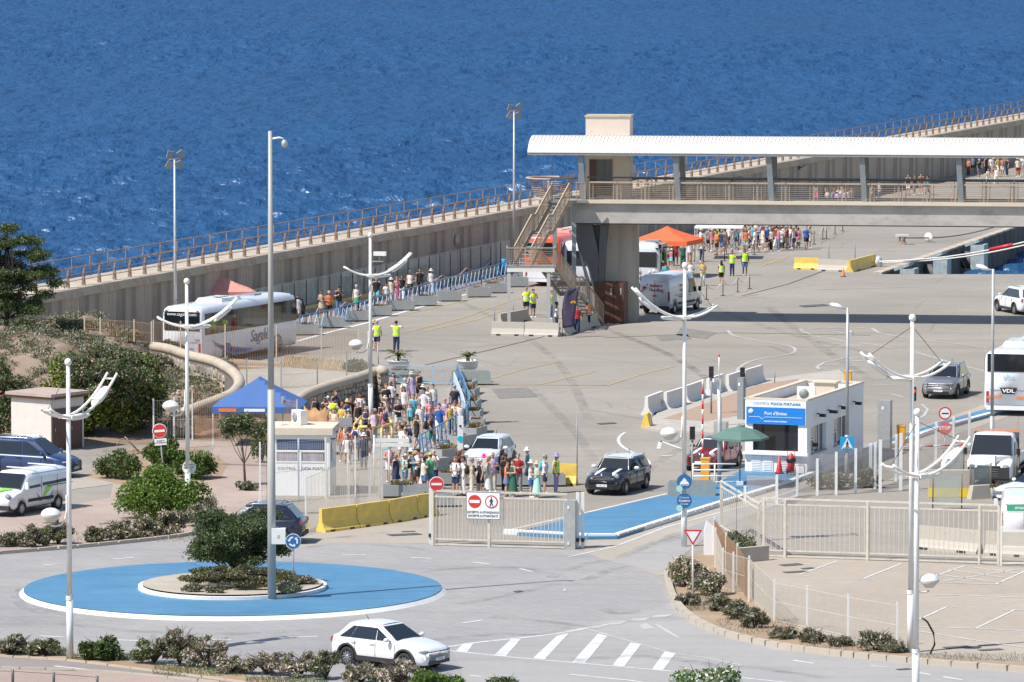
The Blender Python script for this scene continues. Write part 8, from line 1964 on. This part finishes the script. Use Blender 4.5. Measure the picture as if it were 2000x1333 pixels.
# ================================================================ PLANTS
LM = dict(
 dark=leafmat('dark_evergreen_leaf', (.03,.05,.018), (.07,.105,.035)), bush=leafmat('bright_bush_leaf', (.07,.14,.018), (.17,.29,.04)),
 mid=leafmat('mid_green_leaf', (.065,.11,.03), (.15,.21,.065)), olive=leafmat('olive_grey_leaf', (.08,.1,.05), (.19,.22,.12)),
 scrub=leafmat('brownish_scrub_leaf', (.09,.08,.035), (.17,.15,.065)), dry=leafmat('dry_twig', (.2,.18,.13), (.36,.335,.26), .1), yel=leafmat('yellow_green_leaf', (.15,.18,.03), (.32,.31,.07)),
 pinkf=leafmat('pale_pink_flower', (.6,.42,.36), (.72,.6,.52), .2), pink2=leafmat('deep_pink_flower', (.55,.12,.16), (.6,.3,.3), .2), white=leafmat('white_flower', (.65,.68,.58), (.78,.78,.7), .2),
 grn=leafmat('fresh_grass', (.08,.12,.03), (.17,.2,.07)))
BARK = mat('dry_bark', (.09,.07,.055), .9, .25, 6, bump=.4)
def leaves(name, blobs, n, size, mats, probs, seed=1, long_=1.6, shell=.55, zmin=.02, droop=0.0, up=0.0):
    """leaf-sized faces scattered through ellipsoid clumps; blobs: (x,y,z,rx,ry,rz)"""
    r = np.random.RandomState(seed); bl = np.array(blobs, float); vol = (bl[:,3]*bl[:,4]*bl[:,5])**.67; vol /= vol.sum()
    probs = np.maximum(np.array(probs, float), .01); probs /= probs.sum(); k = r.choice(len(bl), n, p=vol); d = r.normal(size=(n,3)); d /= np.linalg.norm(d, axis=1)[:,None]
    rad = (1-(1-shell)*r.rand(n)**1.5)*(1+.12*r.normal(size=n)); c = bl[k,:3]+d*rad[:,None]*bl[k,3:]
    c[:,2] = np.maximum(c[:,2], zmin+r.rand(n)*.1)
    a = r.normal(size=(n,3)) + d*.8 + np.array([0,0,up-droop]); a /= np.linalg.norm(a, axis=1)[:,None]
    b = np.cross(a, r.normal(size=(n,3))); b /= np.linalg.norm(b, axis=1)[:,None]
    s = size*(.6+.8*r.rand(n))[:,None]; A = a*s*long_*.5; B = b*s*.5
    V = np.stack([c-A, c+B*.9-A*.1, c+A, c-B*.9-A*.1], 1).reshape(-1,3)
    me = bpy.data.meshes.new(name); me.vertices.add(4*n); me.vertices.foreach_set('co', V.ravel()); me.loops.add(4*n); me.loops.foreach_set('vertex_index', np.arange(4*n)); me.polygons.add(n)
    me.polygons.foreach_set('loop_start', np.arange(n)*4); me.polygons.foreach_set('loop_total', np.full(n,4))
    # flowers gather on the outer shell
    mi = r.choice(len(mats), n, p=probs); me.polygons.foreach_set('material_index', mi.astype(np.int32)); 
    for m in mats: me.materials.append(m)
    me.update(); return me
def branches(name, P, m=BARK, mb=None):
    b_ = mb or MB()
    for pts, r0, r1 in P: b_.tube(pts, r0, 6, r2=r1)
    return b_.mesh(name, [m])
def blobs_(n, rx, ry, rz, zc, seed, k=.45, flat=False):
    r = random.Random(seed); L = []
    for i in range(n):
        a = r.uniform(0, 6.28); d = math.sqrt(r.uniform(0,1))*.75; x, y = d*math.cos(a)*rx, d*math.sin(a)*ry; H = 2*rz
        q_ = r.uniform(.75,1.25)*k; zr = max(rz*q_*1.2, .1); z = zr*.8 + r.uniform(0,1)**.7*max(.02, H*math.sqrt(max(.05,1-d*d*1.1))-zr*1.8); L.append((x, y, z, rx*q_, ry*q_, zr))
    return L
def bush(label, u, v, rx, h, mats, probs, n=2500, size=.09, seed=1, ry=None, z=0.0, name='bush', cat='bush', nb=14, k=.42, group=None, twigs=10, shell=.5, long_=1.6, zc=.48):
    p = G(u, v, z); ry = ry or rx*.8; t = thing(name, label, cat, (p.x, p.y+ry*.6, z), 0, group)
    part('foliage', leaves('foliage', blobs_(nb, rx, ry, h*.5, h*zc, seed, k), n, size, mats, probs, seed, long_, shell), None, t)
    r = random.Random(seed); 
    st = [([(0,0,0), (r.uniform(-.4,.4)*rx, r.uniform(-.4,.4)*ry, h*.45), (r.uniform(-.8,.8)*rx, r.uniform(-.8,.8)*ry, h*r.uniform(.6,.95))], .025, .006) for _ in range(twigs)]
    o = part('stems', branches('stems', st), None, t); o['kind'] = 'stuff'
    return t
M_ = LM
r = random.Random(77); hb = []
while len(hb) < 560:
    u, v = r.uniform(-60, 460), r.uniform(655, 850); p = G(u, v, 2.0); z = hz(p.x, p.y)
    if z > .5 and (p.x < -14.6 or p.y > 300): q_ = r.uniform(.18, .55); hb.append((p.x, p.y, z+q_*.2, q_*1.3, q_, q_*.75))
o = link('hillside_scrub', leaves('hillside_scrub', hb, 80000, .055, [LM['dry'], LM['scrub'], LM['olive'], LM['grn']], [.44,.25,.24,.07], 7, 3, .2)); o['kind'] = 'stuff'
bush('big rounded bright green bush in front of the garden path', 312, 1022, 2.15, 2.5, [M_['bush'], M_['mid'], M_['yel']], [.62,.28,.1], 16000, .085, 3, nb=60, k=.24, shell=.7, twigs=4)
bush('dark green shrub left of the leaning no entry sign', 226, 938, 1.2, 1.45, [M_['mid'], M_['dark'], M_['scrub']], [.5,.3,.2], 4500, .09, 4, nb=20, k=.36)
bush('dark green shrub behind the leaning no entry sign', 318, 915, 1.1, 1.5, [M_['mid'], M_['dark'], M_['bush']], [.5,.3,.2], 4500, .09, 5, nb=20, k=.36)
bush('dark green shrub to the right of the leaning no entry sign', 375, 938, 1.15, 1.45, [M_['dark'], M_['mid'], M_['bush']], [.4,.35,.25], 4500, .09, 6, nb=20, k=.36)
# oleander strip on the far side of the roundabout
for i, (u, v, rx, h, s, lb) in enumerate(((10,1070,.6,.75,11,'sparse dry shrub at the left end of the roadside hedge'), (62,1072,.75,1.0,12,'brownish flowering shrub left of the nearest lamp post'), (112,1066,.85,1.05,13,'dense flowering shrub just behind the nearest lamp post'), (190,1061,.7,.75,14,'small flowering shrub right of the nearest lamp post'), (236,1058,.85,.95,15,'pale pink flowering shrub in front of the round bush, left part'), (285,1054,.85,1.05,16,'pale pink flowering shrub in front of the round bush, middle part'), (335,1046,.85,1.15,17,'pale pink flowering shrub in front of the round bush, right part'), (383,1030,.7,1.1,18,'pale pink flowering shrub at the foot of the middle lamp'))):
    bush(lb, u, v, rx, h, [M_['mid'], M_['pinkf'], M_['dry'], M_['scrub']], [.36,.32 if i > 3 else .12,.14 if i > 3 else .3,.18 if i > 3 else .22], 4200, .06, s, name='oleander', group='flowering roadside shrubs', nb=26, k=.24, shell=.3, long_=2.2, twigs=24)
for i, (u, v, rx, h, s, lb, pf) in enumerate(((20,1282,.8,.75,21,'low dry shrub at the bottom left corner',.15), (85,1284,.7,.65,22,'low dry shrub left of the nearest lamp post',.1), (300,1300,.75,1.05,24,'dark sparse shrub left of the red flowering oleander',.03), (350,1303,.7,1.5,25,'tall thin oleander with red blossom at the bottom',.1), (405,1308,.8,1.2,26,'pale pink oleander behind the verge at bottom left',.4), (455,1318,.6,.75,27,'low pink oleander on the verge',.35), (520,1322,.85,.85,28,'pink oleander left of the white car',.4), (585,1325,.8,.95,29,'pink oleander near the rear wheel of the white car',.4), (635,1330,.6,1.15,30,'tall thin shrub at the rear wheel of the white car',.1), (705,1338,.7,.8,31,'pink oleander below the middle of the white car',.35), (778,1342,.75,.95,32,'pink oleander below the front door of the white car',.45))):
    m3 = M_['pink2'] if i == 3 else M_['pinkf']
    bush(lb, u, v, rx*1.15, h, [M_['mid'], m3, M_['dry'], M_['olive']], [.42-pf*.3,pf,.25,.33-pf*.7], 2600 if i != 3 else 1500, .06, s, name='oleander', group='oleanders along the cycle path', nb=22, k=.2, shell=.2, twigs=34, long_=2.6)
bush('dense dark green shrub on the verge right of the nearest lamp', 196, 1292, .75, 1.05, [M_['dark'], M_['mid']], [.6,.4], 3200, .085, 23, nb=16, k=.36)
bush('clipped green shrub below the nose of the white car', 850, 1346, .95, .65, [M_['mid'], M_['bush']], [.6,.4], 4200, .07, 33, nb=22, k=.34)
bush('small green shrub cut by the bottom edge right of the white car', 985, 1352, .6, .6, [M_['mid'], M_['dark']], [.6,.4], 1500, .07, 34)
bush('white flowering oleander rising from the bottom edge', 1385, 1362, 1.25, 1.25, [M_['bush'], M_['white'], M_['mid']], [.36,.34,.3], 5200, .085, 35, nb=22, k=.34, name='oleander', shell=.4, twigs=16)
for i, (u, v, rx, h, s, lb, pf) in enumerate(((1340,1148,.75,1.35,41,'pink flowering shrub left of the give way sign',.34), (1382,1165,.8,1.2,42,'pink flowering shrub right of the give way sign',.3))):
    bush(lb, u, v, rx, h, [M_['mid'], M_['pinkf'], M_['dry']], [.5,pf,.5-pf], 3800, .07, s, name='oleander', group='flowering shrubs by the give way sign', nb=18, k=.35)
for i, (u, v, rx, h, s) in enumerate(((1345,1185,.5,.6,51), (1400,1195,.8,.8,52), (1440,1212,.7,.75,53), (1475,1230,.55,.85,54), (1530,1250,.6,.5,55), (1585,1258,.6,.55,56), (1640,1265,.55,.45,57), (1712,1274,.9,.8,58), (1750,1277,.4,.5,59))):
    bush(('dry tuft at the kerb below the give way sign', 'grey dry shrub right of the give way sign', 'grey dry shrub where the low fence begins', 'taller greenish shrub at the second fence post', 'low dry tuft between fence posts near the curve', 'low dry tuft at the middle of the low fence', 'smallest dry tuft along the low fence', 'widest greenish shrub near the right end of the low fence', 'small dry tuft beside the white lamp posts')[i], u, v, rx, h, [M_['dry'], M_['scrub'], M_['olive']], [.5,.2,.3], 1300, .06, s, name='dry_shrub', group='dry shrubs along the car park fence', nb=12, k=.32, shell=.2, long_=3, twigs=26)
bush('dry bushy growth behind the corner of the barred fence', 1440, 1085, 1.0, 1.15, [M_['dry'], M_['mid'], M_['olive']], [.45,.25,.3], 3500, .07, 61, name='dry_shrub', long_=2.4, twigs=30, shell=.2)
bush('grey green scrub beside the slope left of the screen posts', 1620, 958, .95, .85, [M_['dry'], M_['grn'], M_['olive']], [.4,.3,.3], 2500, .07, 62, name='dry_shrub', long_=2.4); bush('dark dry scrub right of the crossing sign lamp', 1690, 955, .7, .95, [M_['dry'], M_['olive']], [.6,.4], 2000, .06, 63, name='dry_shrub', long_=2.6, twigs=25)
bush('small shrub at the foot of the young tree', 479, 960, .5, .55, [M_['olive'], M_['dry']], [.7,.3], 1100, .08, 64); bush('thin dry weed right of the round green bush', 412, 1000, .35, .85, [M_['dry'], M_['olive']], [.7,.3], 500, .06, 65, name='dry_shrub', twigs=14)
# island planting
t = bush('low brown green ground cover filling the roundabout island', 465, 1152, 2.7, .95, [M_['scrub'], M_['mid'], M_['dry']], [.6,.22,.18], 20000, .06, 71, ry=1.35, z=.33, name='ground_cover', cat='shrub', nb=80, k=.15, shell=.5)
for i, (u, v, s, lb) in enumerate(((376,1158,72,'small grey shrub at the front left of the island planting'), (418,1160,73,'small grey shrub at the front middle of the island planting'), (596,1143,74,'small dark shrub at the right tip of the island planting'))):
    bush(lb, u, v, .42, .38, [M_['dry'], M_['olive'], M_['scrub']], [.4,.35,.25], 900, .06, s, z=.33, name='small_shrub', group='small shrubs at the island edge')
bush('dry straw coloured tuft behind the tall mast', 560, 1160, .5, .5, [M_['dry'], M_['yel']], [.8,.2], 1000, .05, 75, z=.33, name='dry_tuft', long_=4)
def tree(label, u, v, z, H, trunk, blobs, n, size, mats, probs, seed, name='tree', r0=.12, limbs=(), z0=None):
    p = G(u, v, z); t = thing(name, label, 'tree', tuple(p)); r = random.Random(seed)
    P = [(trunk, r0, r0*.45)] + [(l_, r0*.5, .012) for l_ in limbs]
    for b in blobs:
        j = r.choice(trunk[1:]); m = ((j[0]+b[0])/2+r.uniform(-.15,.15), (j[1]+b[1])/2, (j[2]+b[2])/2-.05); P.append(([j, m, (b[0], b[1], b[2])], r0*.3, .01))
    part('trunk', branches('trunk', P), None, t); part('crown', leaves('crown', blobs, n, size, mats, probs, seed, 2.4, .25), None, t); return t
r = random.Random(5)
bl = [(r.uniform(-1.35,1.55)*1.0, r.uniform(-.9,.9), 1.65+r.uniform(-.8,.95), r.uniform(.35,.6), r.uniform(.35,.55), r.uniform(.22,.38)) for _ in range(40)]
bl += [(-1.5,0,1.25,.4,.4,.28),(1.75,0,1.2,.4,.4,.26),(.2,0,2.15,.55,.5,.3),(.9,.1,1.9,.5,.5,.3)]
tree('gnarled dark olive tree with spreading crown on the roundabout island', 462, 1135, .33, 2.5, [(0,0,0),(-.1,0,.35),(-.25,0,.8),(-.3,0,1.2)], bl, 40000, .05, [M_['olive'], M_['dark'], M_['mid']], [.45,.35,.2], 81, 'olive_tree', .09, [[(0,0,.1),(.25,0,.6),(.5,0,1.2),(.8,0,1.6)], [(-.05,0,.2),(-.5,.1,.7),(-.9,.1,1.3)], [(0,0,.1),(.6,0,.5),(1.2,0,1.1)], [(0,0,.05),(-.1,.2,.8),(.1,.2,1.5)], [(.1,0,.1),(.35,-.1,.7),(.3,-.1,1.4)]])
bl = [(-.85,0,2.75,.45,.4,.35),(-.45,0,2.9,.45,.4,.35),(.05,.1,3.0,.45,.4,.3),(.35,0,2.45,.4,.35,.25),(.8,0,2.65,.45,.4,.32),(1.15,0,2.8,.35,.3,.28),(-.75,0,2.4,.35,.3,.25),(-.1,.2,2.6,.4,.35,.3),(.6,.1,2.3,.3,.3,.2)]
tree('young standard tree with open white flecked crown beside the white cabin', 479, 950, 0, 3.3, [(0,0,0),(-.05,0,1.0),(-.12,0,1.75),(-.1,0,2.0)], bl, 3200, .075, [M_['olive'], M_['mid'], M_['white']], [.6,.34,.06], 82, 'young_tree', .06)
bush('green shrub showing between the mast and the cabin roof', 512, 905, .6, 2.2, [M_['mid'], M_['olive'], M_['white']], [.6,.36,.04], 1800, .08, 83, zc=.7)
# hillside vegetation
def onhill(label, u, v, z, *a, **k): return bush(label, u, v, *a, z=z, **k)
onhill('broad yellow green bush above the shed at left', 160, 862, .0, 2.5, 4.7, [M_['yel'], M_['bush'], M_['dark']], [.55,.33,.12], 19000, .13, seed=91, ry=1.6, nb=44, k=.26, shell=.7, name='large_bush')
onhill('dense dark oleander mass right of the yellow green bush', 258, 858, .0, 1.8, 4.7, [M_['dark'], M_['mid'], M_['pink2'], M_['yel']], [.38,.4,.02,.2], 11000, .11, seed=92, ry=1.5, nb=36, k=.28, shell=.65, name='oleander')
onhill('large grey pink flowering oleander on the upper slope', 195, 800, 1.6, 2.9, 3.3, [M_['mid'], M_['olive'], M_['pink2'], M_['dry']], [.42,.37,.05,.16], 22000, .085, seed=93, ry=2.0, nb=44, k=.24, shell=.5, name='oleander')
onhill('dark pink flecked oleander at the left edge over the shed', 5, 872, .0, 1.7, 4.4, [M_['mid'], M_['dark'], M_['pink2'], M_['olive']], [.4,.25,.07,.28], 11000, .1, seed=94, ry=1.3, nb=34, k=.27, shell=.55, name='oleander')
for i, (u, v, z, rx, h, s, mm, pr, lb) in enumerate((
  (138,668,2.9,1.3,1.1,101,('scrub','dry','grn'),(.4,.4,.2),'brown topped scrub at the crest of the mound'), (232,690,2.4,1.0,1.1,102,('scrub','grn','olive'),(.3,.3,.4),'yellowish rounded scrub bush under the coach fence'),
  (60,680,2.8,1.4,1.0,103,('dry','scrub','olive'),(.5,.3,.2),'grey dry scrub near the pine on the crest'), (185,690,2.6,1.0,.8,104,('olive','dry','scrub'),(.4,.4,.2),'grey green scrub in the middle of the crest'),
  (290,720,1.9,1.2,.6,105,('dry','scrub','olive'),(.6,.25,.15),'dry grey scrub on the slope beside the curved wall'), (340,745,1.5,1.3,.5,106,('dry','scrub','grn'),(.6,.25,.15),'dry grass patch inside the curved wall'), (390,760,1.4,1.0,.4,107,('grn','dry','scrub'),(.4,.4,.2),'greenish grass patch near the tip of the curved wall'),
  (270,755,1.6,1.2,.7,108,('dry','olive','scrub'),(.5,.3,.2),'dry scrub right of the pink oleander slope'), (335,690,1.9,.7,.5,109,('mid','olive','dry'),(.4,.4,.2),'small green tuft above the inner stones of the wall'),
  (45,770,1.2,1.0,.9,110,('dry','scrub','olive'),(.5,.3,.2),'dry scrub on the shaded slope above the left oleander'), (40,700,2.3,2.2,2.0,115,('dark','scrub','mid'),(.6,.2,.2),'dark undergrowth below the pine at the left edge'), (100,720,2.4,1.3,.9,111,('scrub','dark','dry'),(.4,.3,.3),'dark scrub in the shade of the pine'), (700,735,1.4,.9,.7,112,('olive','scrub','dark'),(.4,.3,.3),'grey green bush spilling over the end of the stone wall'),
  (310,815,.8,.9,.8,113,('olive','dry','dark'),(.4,.4,.2),'grey weedy shrub below the curved wall by the lamp'), (240,668,2.5,1.2,.6,114,('dry','scrub','olive'),(.6,.3,.1),'dead grey brush along the crest fence'))):
    onhill(lb, u, v, z-.25, rx, h+.25, [M_[q_] for q_ in mm], list(pr), 3400, .07, seed=s, name='scrub', group='scrub on the mound', nb=16, k=.34, shell=.2, long_=2.6, twigs=24)
def agave(label, u, v, z, r_, seed, trunk=.3):
    p = G(u, v, z); t = thing('yucca', label, 'yucca', tuple(p)); r = random.Random(seed); b_ = MB()
    for j in range(46):
        a = r.uniform(0,6.28); e = r.uniform(-.1,1.3); l_ = r_*r.uniform(.7,1); c_, s_ = math.cos(a)*math.cos(e), math.sin(a)*math.cos(e); z_ = math.sin(e); w_ = .035; n_ = (-math.sin(a)*w_, math.cos(a)*w_)
        b_.loft([[(c_*l_*k-n_[0]*q_, s_*l_*k-n_[1]*q_, trunk+z_*l_*k-.1*k*k), (c_*l_*k+n_[0]*q_, s_*l_*k+n_[1]*q_, trunk+z_*l_*k-.1*k*k)] for k, q_ in ((.05,.8),(.45,1),(1,.1))], closed=False, caps=False)
    part('leaves', b_, M_['olive'], t); part('trunk', MB().tube([(0,0,-.3),(0,0,trunk)], .1, 8), BARK, t)
agave('spiky yucca on the mound in full sun', 142, 672, 2.95, .75, 1); agave('spiky yucca in the shade under the pine', 35, 672, 2.6, .7, 2); agave('spiky yucca lower on the shaded slope', 50, 712, 2.2, .65, 3)
# pine tree at the left edge
r = random.Random(9); bl = []
for i in range(64):
    a = r.uniform(-1, 1); zz = r.uniform(.0, 1); rr = 2.6*(1-.55*abs(zz-.45)); bl.append((a*rr-.1, r.uniform(-1,1)*1.2, 1.6+zz*3.9, r.uniform(.4,.75), r.uniform(.4,.7), r.uniform(.2,.4)))
bl += [(2.35,0,3.6,.6,.5,.3),(2.75,0,3.1,.6,.5,.28),(2.0,0,4.6,.6,.5,.32),(1.2,0,5.4,.7,.5,.3),(.3,0,6.0,.6,.5,.3),(-1,0,6.1,.7,.5,.3),(2.2,0,2.5,.6,.5,.25)]
tree('dark shaggy pine leaning over the mound at the left edge', 8, 668, 2.7, 6, [(0,0,-.5),(.15,0,1.2),(.1,0,2.6),(.3,0,4.2),(.2,0,5.6)], bl, 46000, .06, [M_['dark'], M_['mid'], M_['olive'], M_['yel']], [.48,.25,.2,.07], 85, 'pine_tree', .15)
# more stuff: loose grass and ground litter
g = MB(); rr = np.random.RandomState(3)
def scatter(name, polys, n, h, m, z=.0, seed=1, w_=.012):
    r = np.random.RandomState(seed); b_ = MB()
    for (x0, v0, x1, v1), k in polys:
        for _ in range(k):
            u, v = r.uniform(x0, x1), r.uniform(v0, v1); p = G(u, v+ (0 if x1-x0 < 1 else 0), z); a = r.uniform(0,6.28); hh = h*r.uniform(.4,1.2); dx, dy = r.normal(0,.05,2); c, s_ = math.cos(a)*w_, math.sin(a)*w_
            b_.add([(p.x-c,p.y-s_,z),(p.x+c,p.y+s_,z),(p.x+dx,p.y+dy,z+hh)], [(0,1,2)])
    o = part(name, b_, m); o['kind'] = 'stuff'
scatter('verge_grass', [((0,1270,130,1278),1200), ((130,1280,300,1292),1200), ((300,1300,480,1322),1500), ((480,1324,640,1345),1200)], 0, .16, M_['grn'])
scatter('dry_grass', [((200,880,400,885),500), ((250,890,430,930),900), ((1320,1170,1380,1195),600), ((1400,1210,1560,1240),900), ((1560,1245,1760,1272),900), ((1790,1278,2000,1292),600), ((60,1040,380,1060),900)], 0, .14, M_['dry'], seed=2, z=.02)
# hillside stones
b_ = MB(); r = random.Random(2)
for _ in range(260):
    u, v = r.uniform(290, 455), r.uniform(685, 775); z = 1.3; p = G(u, v, z); 
    if p.x > -13.9: continue
    s_ = r.uniform(.05,.16); b_.ell((p.x, p.y, hz(p.x, p.y)+s_*.3), (s_, s_*.8, s_*.6), 5, 3)
o = part('loose_stones', b_, STONES[1]); o['kind'] = 'stuff'
# old anchor
p = G(258, 888); t = thing('old_anchor', 'old rusty anchor leaning under the dark oleander', 'anchor', tuple(p), R(20)); part('shank', MB().tube([(-.35,0,.85),(.35,0,.1)], .035, 6), RUST, t); part('stock', MB().tube([(-.75,0,.45),(-.6,0,.72),(-.3,0,.8),(-.1,.1,.55)], .03, 6), RUST, t); part('arms', MB().tube([(-.1,-.3,0),(.35,0,.08),(.75,.1,.1),(.85,.1,.28)], .04, 6), RUST, t)
bpy.data.scenes.remove(TMP)
